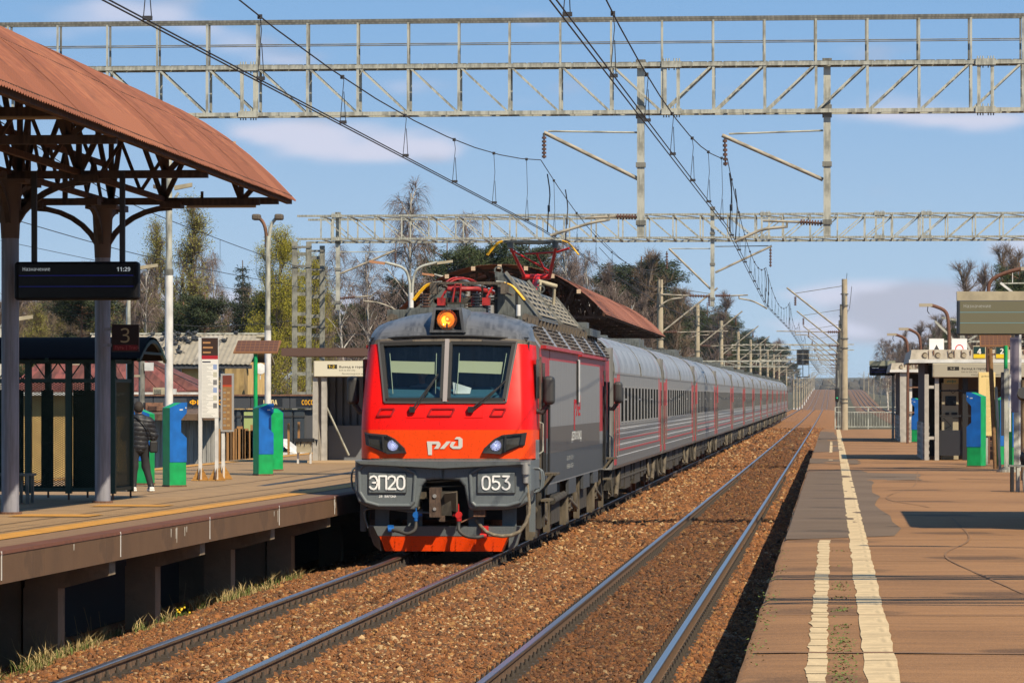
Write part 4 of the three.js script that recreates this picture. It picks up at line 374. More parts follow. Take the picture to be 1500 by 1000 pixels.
// ---------- the coaches ----------
{
  const L = 25.45, z0 = ZF + 22.95, t0 = thing('passenger_coach', 'x', 'railway coach', [C1, 0, -z0], 'grey coaches of the passenger train');
  const HW = 1.53, b = new MB(), prof = [[HW, 1.12], [HW, 3.3]], roofP = []; for (let k = 0; k <= 10; k++) { const a = k / 10 * Math.PI / 2; roofP.push([HW * Math.cos(a) ** .62, 3.3 + 1.02 * Math.sin(a) ** .95]); }
  const end = 24.6, side = (g, P, za, zb) => { for (const s of [1, -1]) for (let k = 0; k < P.length - 1; k++) { const q = (p, z) => V(s * p[0], p[1], -z); g.quad(q(P[k], za), q(P[k], zb), q(P[k + 1], zb), q(P[k + 1], za)); } return g; };
  side(b, [[1.5, 1.05], [HW, 1.12], [HW, 3.34]], .2, end); b.bx(-HW + .01, HW - .01, 1.1, 3.9, -.24, -.2); b.bx(-HW + .01, HW - .01, 1.1, 3.9, -end, -end + .04); b.bx(-1.5, 1.5, 1.05, 1.1, -end, -.2);
  const body = b.build('body', M.wagon, t0);
  const rf = new MB().grid((i, j) => { const k = i <= 10 ? i : 20 - i, s = i <= 10 ? 1 : -1, z = [.2, 6, 12, 18, end][j]; return V(s * roofP[k][0], roofP[k][1], -z); }, 20, 4).build('roof', M.wagonRoof, t0);
  for (const z of [.28, 12.4, end - .08]) { const rb = new MB(), pts = []; for (let i = 0; i <= 20; i++) { const k = i <= 10 ? i : 20 - i, s = i <= 10 ? 1 : -1; pts.push(V(s * (roofP[k][0] + .006), roofP[k][1] + .006, -z)); } for (let i = 0; i < 20; i++) rb.bar(pts[i], pts[i + 1], .05, .012); rb.build('roof_rib', M.galvD, rf); }
  for (const z of [2.2, 2.75, 22.4]) new MB().grid((a, b) => V(roofP[a][0] * 1.005, 3.3 + (roofP[a][1] - 3.3) * 1.006, -z - b * .07), 8, 1).build('roof_stripe', mat([.44, .13, .13], .5), rf);
  const gear = new MB(); SEED = 3; for (const z of [1.6, 5.4, 8.8, 13, 17, 22.8]) { gear.bx(-.35, .35, 4.3, 4.48, -z - .4, -z + .4); gear.bx(.5, .62, 4.16, 4.3, -z - .2, -z + .2); } gear.bx(-.9, .9, 4.05, 4.5, -1.1, -.25); gear.bx(-.9, .9, 4.05, 4.5, -end + .05, -end + .9); for (let z = 1; z < 24; z += 1.2) gear.bx(.62, .66, 4.2, 4.32, -z - .02, -z + .02); gear.tube([[.64, 4.32, -.6], [.64, 4.32, -24]], .022, 5); gear.build('roof_gear', M.roofGear, rf);
  // livery bands, each a part
  const band = (y0, y1, m, n, a = .22, c = end - .02, o = .004) => { const g = new MB(); for (const s of [1, -1]) g.bx(s * HW, s * (HW + o), y0, y1, -c, -a); return g.build(n, m, t0); };
  band(1.13, 1.5, M.wagonLow, 'lower_panel'); for (const y of [1.33, 1.6, 1.86, 1.98]) band(y, y + .02, M.stripe, 'white_stripe', 1.3, end - 1, .008); band(1.46, 1.5, M.wagonRed, 'red_stripe', 1.3, end - 1.2, .009); band(1.72, 1.75, M.wagonRed, 'red_stripe', 1.3, end - 1.2, .009); for (const y of [1.25, 1.42, 1.54, 1.67, 1.8, 1.92, 2.05, 3.28]) band(y, y + .02, M.wagonLow, 'rib', .25, end - .05, .006);
  // doors and red uprights at both ends
  for (const [a, c] of [[.5, 1.3], [23.5, 24.3]]) { const d = band(1.15, 3.2, M.wagonRed, 'door', a, c, .016); const w = new MB(); for (const s of [1, -1]) w.bx(s * (HW + .017), s * (HW + .02), 2.2, 2.95, -c + .2, -a - .2); w.build('door_window', M.coachGlass, d); const h = new MB(); for (const s of [1, -1]) for (const z of [a - .08, c + .08]) h.tube([[s * (HW + .04), 1.35, -z], [s * (HW + .04), 2.5, -z]], .016, 5); h.build('door_handrail', M.wagonLow, d); }
  for (const z of [1.75, 2.35, 22.7]) band(1.5, 3.3, M.wagonRed, 'red_upright', z, z + .22, .011); band(1.13, 3.34, M.galvD, 'end_post', .2, .3, .012); band(1.13, 3.34, M.galvD, 'end_post', end - .1, end - .0, .012);
  const wf = mat([.25, .245, .235], .5);
  for (let k = 0; k < 12; k++) { const z = 3.3 + k * 1.62, w = 1.0, g = new MB(), f = new MB(); for (const s of [1]) { g.bx(s * HW, s * (HW + .004), 2.16, 2.98, -z - w, -z); f.bx(s * HW, s * (HW + .006), 2.12, 3.02, -z, -z + .05); f.bx(s * HW, s * (HW + .006), 2.12, 3.02, -z - w - .05, -z - w); f.bx(s * HW, s * (HW + .008), 2.98, 3.02, -z - w, -z); f.bx(s * HW, s * (HW + .01), 2.12, 2.16, -z - w, -z); if (k % 4 === 1) f.bx(s * HW, s * (HW + .007), 2.68, 2.71, -z - w, -z); } const q = g.build('window', M.coachGlass, t0); f.build('window_frame', wf, q); }
  // bellows, underframe, bogies
  const bl = new MB(); for (let k = 0; k < 5; k++) bl.bx(-1.1, 1.1, 1.0, 3.95 - (k % 2) * .06, -end - .06 - k * .17, -end - k * .17 + .02); bl.bx(-.2, .2, .85, 1.15, -end - 1, -end); bl.build('gangway_bellows', M.rubber, t0);
  for (const zc of [3.4, 21.4]) { const g = new MB(), w = new MB(), d = new MB(); for (const s of [1, -1]) { g.bx(s * .95, s * 1.18, .5, .78, -zc - 1.75, -zc + 1.75); for (const e of [-1.2, 1.2]) { w.disc([s * .79, .475, -zc + e], [1, 0, 0], .475, .13, 24); g.bx(s * .95, s * 1.3, .33, .66, -zc + e - .22, -zc + e + .22); for (const f of [-.38, .38]) d.cyl(s * 1.1, .55, -zc + e + f, .12, .4, 9); g.tube([[s * 1.3, 1.0, -zc + e * .35], [s * 1.3, .4, -zc + e * 1.1]], .055, 7); } d.bx(s * 1.0, s * 1.32, .35, .62, -zc - .35, -zc + .35); for (const f of [-.18, .18]) d.cyl(s * 1.24, .85, -zc + f, .12, .5, 9); g.tube([[s * 1.36, .92, -zc - 1.6], [s * 1.36, .35, -zc - .6]], .06, 7); g.bx(s * 1.2, s * 1.42, .55, .66, -zc + 1.5, -zc + 2.2); g.tube([[s * 1.35, 1.1, -zc + 2.1], [s * 1.42, .5, -zc + 2.4]], .04, 6); } const B = g.build('bogie', M.mud, t0); w.build('wheels', M.rustPole, B, STUFF); d.build('suspension', M.mudD, B); }
  const u = new MB(); for (const [a, c, y] of [[6.2, 7.6, .5], [8, 10.6, .42], [11.2, 12, .6], [12.6, 15.4, .45], [16, 17.2, .55], [17.6, 18.6, .6]]) for (const s of [1, -1]) u.bx(s * .75, s * 1.36, y, 1.06, -c, -a); for (const s of [1, -1]) { u.tube([[s * 1.34, .72, -19], [s * 1.34, .72, -6]], .04, 6); for (const z of [1.0, 24]) { u.bx(s * 1.0, s * 1.4, .55, 1.05, -z - .12, -z + .12); u.tube([[s * 1.4, 1.0, -z], [s * 1.45, .45, -z]], .04, 6); } } u.bx(-.7, .7, .75, 1.05, -24.4, -.4); u.build('underframe_box', M.mudD, t0);
  t0.userData.label = 'first grey coach, coupled directly behind the red locomotive';
  const place = (o, k) => { const z = z0 + k * L; o.position.set(C1, rail(z), -z); o.rotation.x = Math.atan2(rail(z + 24) - rail(z), 24); };
  place(t0, 0); for (let k = 1; k < 13; k++) { place(copy(t0, k === 12 ? 'last grey coach at the far tail of the train' : `${ORD[k]} grey coach of the train counted from the red locomotive`), k); }
}
// ---------- gantries over the line ----------
const gy = (v, z) => at(750, v, z).y;
function gantry(z, xa, xb, vLow, vTop, label, o = {}) {
  const t = thing('overhead_gantry', label, 'gantry', [0, 0, 0], o.group), y0 = gy(vLow, z), y1 = gy(vTop, z), dz = o.dz || .48, st = o.st || 1.083, xm = o.xm ?? -3.6, w = o.w || .08;
  
  for (const d of [0, dz]) {
    for (const y of [y0, y1]) new MB().bar([xa, y, -z - d], [xb, y, -z - d], .08, w).build('chord', M.galv, t);
    for (let x = xm - Math.ceil((xm - xa) / st) * st; x < xb; x += st) { if (x < xa) continue; new MB().bar([x, y0, -z - d], [x, y1, -z - d], .055, .05).build('upright', M.galv, t); const n = x + st; if (n > xb) continue; const L = x < xm - .1; new MB().bar([x + .05, L ? y1 - .04 : y0 + .04, -z - d], [n - .05, L ? y0 + .04 : y1 - .04, -z - d], .05, .042).build('diagonal', M.galv, t); }
  }
  const lc = new MB(); for (let x = xm - Math.floor((xm - xa) / st) * st; x < xb - st; x += st) for (const y of [y0, y1]) { lc.bar([x, y, -z], [x, y, -z - dz], .05, .05); lc.bar([x, y, -z], [x + st, y, -z - dz], .045, .035); } lc.build('lacing', M.galvD, t);
  for (const x of o.splice || []) { const s = new MB(); for (const y of [y0, y1]) { s.box(x, y, -z + .02, .42, .13, .13); for (let k = -3; k < 4; k++) if (k) s.cyl(x + k * .055, y, -z + .03, .014, .25, 5); } for (const k of [-.14, .14]) s.bar([x + k, y0, -z + .02], [x + k, y1, -z + .02], .07, .06); s.build('splice_plate', M.galv, t); }
  if (o.vRail) { const y2 = gy(o.vRail, z); for (const d of [0, dz]) { for (let x = xm - Math.ceil((xm - xa) / st) * st; x < xb; x += st) if (x > xa) new MB().bar([x - .03 * (d ? 1 : 0), y1, -z - d], [x - .03 * (d ? 1 : 0), y2, -z - d], .042, .04).build('railing_post', d ? M.galvD : M.galv, t); new MB().bar([xa, y2, -z - d], [xb, y2, -z - d], .06, .055).build('handrail', M.galvD, t); new MB().tube([[xa, lerp(y1, y2, .5) + .04 * (d ? 1 : -1), -z - d], [xb, lerp(y1, y2, .5) + .04 * (d ? 1 : -1), -z - d]], .012, 5).build('guard_wire', M.galvD, t); } const wk = new MB(); for (let x = xa; x < xb; x += .32) wk.box(x, y1 + .055, -z - dz / 2, .29, .02, dz - .1); wk.build('walkway_slats', M.galvD, t, STUFF); }
  if (o.leg) for (const x of o.leg) { for (const d of [0, o.legM ? dz + .8 : dz * 1.5]) { const l = new MB(), yb = rail(z) - .8; for (const e of [0, .56]) l.bx(x + e - (o.legM ? .1 : .075), x + e + (o.legM ? .1 : .075), yb, y0 - .1, -z - d - .06, -z - d + .06); const L = l.build('lattice_leg', o.legM ? M.legGrey : M.galv, t); for (let y = yb + .5; y < y0 - .3; y += .78) new MB().bx(x + .06, x + .5, y, y + (o.legM ? .14 : .09), -z - d - .03, -z - d + .03).build('batten', o.legM ? M.legGrey : M.galv, L); for (const y of [y0 - .35, y0 - 1.1, y0 - 3.4]) new MB().bx(x - .1, x + .66, y, y + .08, -z - d - .1, -z - d + .1).build('leg_collar', M.galvD, L); } }
  return t;
}
gantry(78, -22, 15.6, 165, 96, 'large steel lattice gantry with a handrailed walkway, nearest across the sky', { vRail: 28, splice: [-12.45, -3.4, 3.2], leg: [-22.5, 15] });
gantry(143, -20.9, 15.6, 349, 315, 'lower steel lattice gantry without handrail, second from the camera, on lattice legs', { dz: 3.0, legM: 1, splice: [-19.35, -2.6, 1.8, 3.6], leg: [-21, 15], xm: -3.0, st: 1.06 });
gantry(455, -12.4, 2.6, 513, 505, 'distant steel lattice gantry carrying the two dark signal heads', { dz: .6, st: 1.6, w: .12 });
gantry(300, -13.5, -3.6, 537, 529, 'distant low lattice beam seen over the roofs of the coaches', { dz: .6, st: 1.3, w: .1 });
gantry(610, -12.4, 2.6, 527, 521, 'farthest steel lattice gantry, just above the hill crest', { dz: .6, st: 1.9, w: .14 });
for (const [z, n, y0, l] of [[24.6, 6, 8.3, 'nearer'], [28.2, 7, 8.35, 'farther']]) { // cable bundles strung across the platform above the frame; their shadows lie on the asphalt
  const t = thing('cable_bundle', `cable bundle strung above the right platform, ${l} of two, known by its shadow`, 'cable'); SEED = 60 + n; for (let k = 0; k < n; k++) { const dz = rnd(-.5, .5), dy = rnd(-.1, .5), r = k === 2 ? .09 : .04, p = []; for (let i = 0; i <= 20; i++) { const x = -3 + i * .8; p.push(V(x, y0 + dy - .9 * (1 - Math.pow((x - 5) / 8, 2)) * .3 + (fbm(x * .5 + k * 5, 1, 2, 3) - .5) * .5, -z - dz - (fbm(x * .35 + k * 9, 4, 2, 5) - .5) * 1.3)); } new MB().tube(p, r, 5).build('cable', M.wire, t); }
}
{ // twin signal heads hung under the distant gantry
  for (const [u, k] of [[1172, 'left'], [1181, 'right']]) { const p = at(u, 512, 454.2), t = thing('railway_signal', `dark hanging signal head under the distant gantry, ${k} of the pair`, 'signal', p); new MB().bx(-.32, .32, -1.9, 0, -.2, .2).build('signal_head', M.black, t); const c = new MB(); for (const s of [-1, 1]) for (const y of [-1.9]) c.bx(s * .36 - .03, s * .36 + .03, -3.4, 0, -.3, .3); c.bx(-.4, .4, -3.4, -3.3, -.4, .4); c.build('service_cage', M.dark, t); for (let i = 0; i < 3; i++) new MB().disc([0, -.4 - i * .5, .22], [0, 0, 1], .16, .06, 10).build('signal_lens', M.glassDark, t); }
  const p = at(1196, 582, 215), t = thing('railway_signal', 'slim black signal on a pole left of the concrete mast, lit green', 'signal', [p.x + .78, rail(215) - .3, -215]); t.position.x = at(1228, 590, 215).x; new MB().cyl(0, 2.2, 0, .09, 4.8, 10).build('pole', M.galvD, t); new MB().add(new RoundedBoxGeometry(.24, .8, .24, 2, .08), new THREE.Matrix4().makeTranslation(-.05, 3.2, .1)).build('signal_head', M.black, t); new MB().disc([-.05, 3.0, .27], [0, 0, 1], .035, .03, 12).build('signal_lamp', new THREE.MeshStandardMaterial({ color: 0x20a060, emissive: new THREE.Color(.05, .7, .35), emissiveIntensity: .5 }), t); const l = new MB(); for (const x of [.18, .42]) l.bx(x - .02, x + .02, 0, 4.4, -.2, -.16); for (let y = .3; y < 4.4; y += .3) l.bx(.18, .42, y, y + .03, -.2, -.17); l.build('ladder', M.dark, t); const gl = new THREE.PointLight(new THREE.Color(.1, 1, .5), .01); gl.position.set(-.05, 3, .36); t.add(gl);
}
// ---------- hanging masts and masts with brackets ----------
const Q = (z) => (q) => at(q[0], q[1], z);
function rod(z, a, b, r, n, m, par, org) { const f = Q(z), p = f(a).sub(org), q = f(b).sub(org); return new MB().tube([p, q], r, 8).build(n, m, par); }
function ribs(p, q, r, n, name, par, m = M.insul) { const g = new MB(); g.tube([p, q], r * .45, 6); for (let k = 0; k < n; k++) { const c = p.clone().lerp(q, (k + .5) / n), d = q.clone().sub(p).normalize(); g.disc(c, [d.x, d.y, d.z], r, p.distanceTo(q) / n * .55, 9); } return g.build(name, m, par); }
function hangMast(z, u, v0, v1, label, arms) {
  const top = at(u, v0, z + .24), t = thing('hanging_mast', label, 'mast', [top.x, 0, -z - .2], 'masts hanging from the overhead gantries'), org = t.position, y0 = top.y, y1 = at(u, v1, z + .24).y;
  const zz = z + .2, f = (q) => at(q[0], q[1], zz).sub(org);
  new MB().bx(-.075, .075, y1, y0, -.09, .09).build('post', M.galv, t); const cl = new MB(); for (const y of [y0 - .02, y0 - 1.0, y0 - 1.16, y0 - 2.2, y1 + .3]) cl.bx(-.1, .1, y - .05, y + .05, -.12, .12); cl.build('clamp', M.galvD, t);
  for (const a of arms) { const s = new MB().tube(a.strut.map(f), .042, 8).build('bracket_strut', M.tubeBeige, t); new MB().tube(a.tie.map(f), .022, 6).build('tie_rod', M.galv, t); const [p, q] = a.drop.map(f); new MB().tube([p.clone().add(V(0, .06, 0)), p], .03, 6).build('yoke', M.galvD, s); ribs(p, q, .05, 6, 'suspension_insulator', t); const [r0, r1, r2] = a.reg.map(f); ribs(r0, r1, .06, 8, 'rod_insulator', t); new MB().tube([r1, r2], .028, 7).build('registration_arm', M.tubeBeige, t); const c = new THREE.CatmullRomCurve3(a.arm.map(f)).getPoints(10); new MB().tube([c[0].clone().add(V(0, .12, 0)), ...c], .032, 7).build('steady_arm', M.tubeBeige, t); }
  return t;
}
hangMast(78, 939, 90, 347, 'galvanised mast hanging from the near gantry, left of the two', [{ strut: [[937, 263], [797, 194]], tie: [[937, 194], [803, 192]], drop: [[797, 199], [797, 232]], reg: [[937, 318], [903, 317], [857, 319]], arm: [[892, 322], [872, 325], [840, 334], [806, 345]] }]);
hangMast(78, 1212, 88, 346, 'galvanised mast hanging from the near gantry, right of the two', [{ strut: [[1206, 263], [1058, 198]], tie: [[1206, 191], [1068, 196]], drop: [[1062, 203], [1063, 243]], reg: [[1205, 327], [1172, 325], [1118, 323]], arm: [[1153, 332], [1118, 336], [1098, 344], [1077, 354]] }]);
hangMast(143, 1044, 304, 449, 'mast hanging from the second gantry with brackets to both sides', [{ strut: [[1041, 423], [980, 364]], tie: [[1041, 364], [983, 364]], drop: [[977, 370], [977, 394]], reg: [[1041, 434], [1010, 433], [970, 431]], arm: [[1000, 436], [985, 438], [975, 442], [966, 449]] }, { strut: [[1048, 399], [1131, 360]], tie: [[1048, 361], [1126, 360]], drop: [[1129, 364], [1129, 391]], reg: [[1048, 433], [1070, 433], [1096, 432]], arm: [[1083, 437], [1100, 440], [1112, 445], [1124, 452]] }]);
hangMast(143, 495, 312, 454, 'mast hanging from the second gantry above the white waiting shelter', [{ strut: [[498, 401], [578, 367]], tie: [[498, 369], [572, 369]], drop: [[579, 370], [579, 392]], reg: [[498, 437], [520, 435], [546, 433]], arm: [[532, 441], [552, 443], [572, 450], [588, 460]] }]);
function mast(z, x, dir, label, o = {}) {
  const h = 9.05, t = thing('concrete_mast', label, 'mast', [x, rail(z) - .55, -z], dir > 0 ? 'concrete masts left of the train' : 'concrete masts right of the empty track'), m = o.m || M.mastConc;
  new MB().tube([[0, 0, 0], [0, h + .5, 0]], .2, 14, .15).build('post', m, t); const bd = new MB(); for (const y of [h - .3, h - .9, 6.4, 5.9, 3.2, 3]) bd.disc([0, y, 0], [0, 1, 0], .21, .06, 12); bd.box(0, h - .6, .02, .1, .7, .5); bd.build('band', M.galvD, t);
  if (o.white) new MB().cyl(0, .6, 0, .215, 1.3, 12).build('white_base', M.white, t);
  const tip = V(dir * 3.05, h + .05, 0); new MB().tube([[dir * .1, 6.75, 0], tip], .05, 7).build('bracket_strut', M.tubeBeige, t); new MB().tube([[0, h + .15, 0], [dir * 2.6, h - .25, 0]], .018, 5).build('tie_rod', M.galvD, t); ribs(V(dir * 2.6, h - .42, 0), V(dir * 2.6, h - .9, 0), .07, 5, 'suspension_insulator', t); ribs(V(dir * .25, 6.75, 0), V(dir * .9, 6.75, 0), .07, 6, 'rod_insulator', t); new MB().tube([[dir * .9, 6.75, 0], [dir * 3.6, 6.8, 0]], .03, 6).build('registration_arm', M.tubeBeige, t); new MB().tube([[dir * 2.6, 6.8, 0], [dir * 2.6, 6.6, 0], [dir * 2.0, 6.6, 0], [dir * 1.6, 6.45, 0]], .026, 6).build('steady_arm', M.tubeBeige, t); return t;
}
{ const zs = [196, 250, 304, 358, 412, 466, 520, 575, 630]; zs.forEach((z, k) => { mast(z, -9.15, 1, k ? `concrete catenary mast left of the train, ${ORD[k]} one along` : 'concrete catenary mast beside the eave end of the far rusty canopy'); mast(z, .62, -1, k ? `concrete catenary mast right of the empty track, ${ORD[k]} one along` : 'tall concrete catenary mast standing by the railing at the platform end'); });
  const z2 = [760, 900, 980, 1060, 1150, 1240, 1330, 1430, 1530, 1640, 1760, 1880]; z2.forEach((z, k) => { mast(z, -9.5, 1, `far concrete mast with white painted foot left of the hill tracks, ${ORD[k]} from the front`, { white: 1 }); if (k % 2) mast(z, 15.8, -1, `far concrete mast right of the far track pair, ${ORD[k >> 1]} from the front`); if (k % 2 === 0) mast(z, 1.4, -1, `far concrete mast on the right edge of the hill tracks, ${ORD[k >> 1]} from the front`, { white: 1 }); });
  [240, 300, 360, 430, 500, 580, 670].forEach((z, k) => mast(z, 16.5, -1, `concrete mast behind the right platform shelters, ${ORD[k]} along the far tracks`)); }
// ---------- overhead wires ----------
{
  const sup = [-20, 24.8, 78, 143, 196, 250, 304, 358, 412, 466, 520, 575, 630, 700, 800, 900, 1000, 1200, 1400, 1600, 1800, 2000];
  const line = (cx, label, dx) => {
    const t = thing('overhead_line', label, 'wire', [0, 0, 0], null), mes = [], c1 = [], c2 = [], off = (z) => pw(z, [[-20, dx], [24.8, -dx], [78, dx], [143, -dx], [196, dx * .7], [2000, 0]]);
    for (let k = 0; k < sup.length - 1; k++) { const a = sup[k], b = sup[k + 1], n = a < 700 ? 12 : 4, sag = (b - a) > 80 ? .4 : .85; for (let i = k ? 1 : 0; i <= n; i++) { const s = i / n, z = lerp(a, b, s), x = cx + off(z); mes.push(V(x + .0, rail(z) + 7.78 - 4 * sag * s * (1 - s), -z)); c1.push(V(x - .03, rail(z) + 6.32, -z)); c2.push(V(x + .03, rail(z) + 6.32, -z)); } }
    const r = (p) => p.map((q) => q); new MB().tube(r(mes), .0095, 5).build('messenger_wire', M.wire, t); new MB().tube(c1, .009, 5).build('contact_wire', M.wire, t); new MB().tube(c2, .009, 5).build('contact_wire', M.wire, t);
    const far = new MB(); for (let k = 0; k < 12; k++) { const a = sup[k], b = sup[k + 1], m = k < 4 ? 8 : 6; for (let i = 0; i < m; i++) { const s = (i + .5) / m, z = lerp(a, b, s), x = cx + off(z), y = rail(z) + 7.78 - 4 * .85 * s * (1 - s), d = (z > 350 ? far : new MB()); if (z < 15) continue; d.tube([[x, y, -z], [x + .02, rail(z) + 6.9, -z], [x - .03, rail(z) + 6.34, -z]], .005, 4); d.tube([[x + .02, rail(z) + 6.75, -z], [x + .03, rail(z) + 6.34, -z - .12]], .005, 4); d.box(x + .01, rail(z) + 6.35, -z, .09, .04, .05); d.box(x, y, -z, .05, .05, .05); if (z <= 350) d.build('dropper', M.wire, t); } } far.build('far_droppers', M.wire, t, STUFF);
    for (const z of [80, 86, 141, 146, 194]) { const x = cx + off(z), g = new MB(); g.tube(new THREE.CatmullRomCurve3([V(x, rail(z) + 7.6, -z), V(x + .04, rail(z) + 7.2, -z - .2), V(x + .03, rail(z) + 6.8, -z + .1), V(x, rail(z) + 6.34, -z)]).getPoints(8), .014, 5); g.cyl(x + .03, rail(z) + 6.85, -z, .03, .14, 6); g.build('jumper_wire', M.wire, t); }
    return t;
  };
  line(-6.4, 'overhead contact line with droppers above the train', .22); line(-2.4, 'overhead contact line with droppers above the empty right track', .18);
  const far = thing('overhead_line', 'contact line crossing the sky left of the double lamp post', 'wire'); const f = (q) => at(...q); new MB().tube(new THREE.CatmullRomCurve3([f([-20, 165, 70]), f([175, 290, 95]), f([320, 350, 115]), f([445, 393, 143]), f([560, 420, 196])]).getPoints(40), .012, 5).build('messenger_wire', M.wire, far); new MB().tube(new THREE.CatmullRomCurve3([f([-20, 310, 80]), f([200, 372, 100]), f([445, 422, 143]), f([560, 445, 190])]).getPoints(30), .011, 5).build('contact_wire', M.wire, far); for (const [a, b] of [[[322, 351, 115], [322, 382, 115]], [[375, 370, 128], [375, 402, 128]]]) new MB().tube([f(a), f(b)], .006, 4).build('dropper', M.wire, far);
  for (const [x, l] of [[-9.3, 'feeder cables along the mast tops left of the train'], [.75, 'feeder cables along the mast tops right of the empty track']]) { const fd = thing('feeder_line', l, 'wire'); for (const [dx, y] of [[0, 9.3], [.25, 8.6]]) { const p = []; for (let z = x > 0 ? 196 : 143; z < 1000; z += 9) p.push(V(x + dx, rail(z) + y - .5 * Math.abs(Math.sin((z - 196) / 54 * Math.PI)), -z)); new MB().tube(p, .014, 4).build('cable', M.wire, fd); } }
  const lo = thing('overhead_line', 'thin low cables strung in front of the trees on the left', 'wire'); for (const [a, b, c] of [[[0, 352, 180], [300, 415, 190], [430, 440, 200]], [[205, 470, 170], [300, 478, 170], [430, 470, 170]], [[60, 440, 200], [160, 470, 200], [330, 480, 200]], [[430, 500, 170], [520, 490, 180], [560, 492, 190]]]) new MB().tube(new THREE.CatmullRomCurve3([f(a), f(b), f(c)]).getPoints(12), .014, 4).build('cable', M.wire, lo);
}
// ---------- rusty canopies ----------
function canopy(z0, z1, step, pitch, label, cols) {
  const t = thing('platform_canopy', label, 'canopy', [0, 0, 0], null), XC = -12.85, HS = 4.1, ye = (z) => EYE + (z > 100 ? 3.33 : 3.35 - .0033 * (z - 38)), yr = 1.9;
  const arc = (s, z, o = 0) => V(XC + HS * s, ye(z) + yr * (1 - Math.abs(s) ** 2.35) + o, -z);
  const tint = [M.rustRoof, mat([.30, .10, .042], .72, { map: ['rust', 1.2, 5] }), mat([.38, .135, .06], .7, { map: ['rust', 1.1, 4] })];
  const W = 1.06; SEED = 21; for (let z = z0, k = 0; z < z1 - .01; z += W, k++) { const b = Math.min(z + W + .03, z1), n = Math.max(2, Math.round((b - z) / pitch) * (pitch < .15 ? 4 : 2)), g = new MB(); g.grid((i, j) => { const zz = lerp(z, b, i / n), wv = Math.cos(zz / pitch * 6.2832) * .014 + (k % 2 ? .004 : 0); return arc(1.012 - 2.024 * j / 22, zz, wv); }, n, 22); const m = g.build('roof_sheet', tint[Math.floor(rnd(3))], t); }
  for (const s of [1, -1]) { const g = new MB(); g.bar(arc(s * .985, z0, -.1), arc(s * .985, z1, -.1), .09, .14); g.build('eave_beam', M.rustUnder, t); }
  for (const s of [.75, .5, .25, 0, -.25, -.5, -.75]) { new MB().bar(arc(s, z0 + .02, -.09), arc(s, z1 - .02, -.09), .09, .14).build('purlin', M.rustUnder, t); for (const z of [z0 - .01, z1 + .01]) new MB().box(XC + HS * s, arc(s, z, -.09).y, -z, .16, .16, .02).build('purlin_end', mat([.5, .36, .24], .8), t); }
  for (const z of cols) {
    const yb = ye(z) - .12, tr = new MB(); tr.bar([XC - HS + .05, yb, -z], [XC + HS - .05, yb, -z], .1, .11); const T0 = tr.build('truss', M.rustSteel, t), nb = (a, b, w = .075) => new MB().bar(a, b, w, w).build('web_member', M.rustSteel, T0);
    for (let i = 0; i < 14; i++) { const a = -1 + i * 2 / 14, b = a + 2 / 14; nb(arc(a * .98, z, -.16), arc(b * .98, z, -.16), .09); }
    for (const s of [1, -1]) { const n = (x) => V(XC + s * x, yb, -z), r = (x) => arc(s * x / HS, z, -.16); nb(n(3.45), r(3.75)); nb(n(3.45), r(3.1)); nb(n(3.45), r(3.45)); nb(n(2.2), r(2.75)); nb(n(2.2), r(2.2)); nb(n(2.2), r(1.6)); nb(n(1.35), r(1.6)); nb(n(1.35), r(1.0)); nb(n(0), r(.7)); nb(n(1.35), r(1.35)); nb(n(.6), r(.6)); }
    nb([XC, yb, -z], arc(0, z, -.16));
    for (const s of [1, -1]) { const X = XC + s * 1.21, y0 = deckL(z); new MB().cyl(X, (y0 + yb - .9) / 2 + .0, -z, .125, yb - .9 - y0, 20).build('column', M.lavender, t); const cap = new MB(); cap.tube([[X, yb - .9, -z], [X, yb - .1, -z]], .13, 16, .17); cap.box(X, yb - .09, -z, .5, .06, .36); const C = cap.build('column_head', M.columnCap, t); const bp = new MB(); bp.disc([X, y0 + .012, -z], [0, 1, 0], .17, .03, 16); bp.build('base_plate', M.rustPole, C);
      const br = (dx, dz) => { const pts = []; for (let k = 0; k <= 8; k++) { const a = k / 8 * Math.PI / 2; pts.push(V(X + dx * (1 - Math.cos(a)) * 1.12, yb - 1.05 + Math.sin(a) * .95, -z + dz * (1 - Math.cos(a)) * 1.12)); } const b = new MB(); for (let k = 0; k < 8; k++) b.bar(pts[k], pts[k + 1], .075, .085); b.box(pts[8].x, pts[8].y + .04, pts[8].z, .34, .1, .34); return b.build('curved_brace', M.rustSteel, C); }; br(s, 0); br(-s, 0); br(0, 1); br(0, -1); }
  }
  for (const x of [-2.2, -1.21, 1.21, 2.2]) for (const dy of [-.03, .55]) { if (dy > 0 && Math.abs(x) > 2) continue; new MB().bar([XC + x, ye(z0) - .12 + dy + .06, -z0 - .2], [XC + x, ye(z1) - .12 + dy + .06, -z1 + .3], .075, .08).build('longitudinal_beam', M.rustUnder, t); }
  const zig = new MB(); for (const x of [-1.21, 1.21]) for (let z = z0 + .4; z < z1 - 1.6; z += 1.1) { zig.bar([XC + x, ye(z) - .06, -z], [XC + x, ye(z) + .5, -z - .55], .045); zig.bar([XC + x, ye(z) + .5, -z - .55], [XC + x, ye(z) - .06, -z - 1.1], .045); } for (let z = z0 + 1.6; z < z1; z += step / 2) for (const s of [-1, 1]) { zig.bar([XC + s * 2.2, ye(z) - .08, -z], arc(s * .7, z, -.16), .05); zig.bar([XC + s * 2.2, ye(z) - .08, -z], arc(s * .38, z, -.16), .05); } zig.build('bracing', M.rustSteel, t, STUFF);
  return t;
}
canopy(18, 59.4, 6.65, .13, 'arched rust red corrugated canopy over the near left platform', [24.9, 31.55, 38.2, 44.85, 51.5, 58.15]);
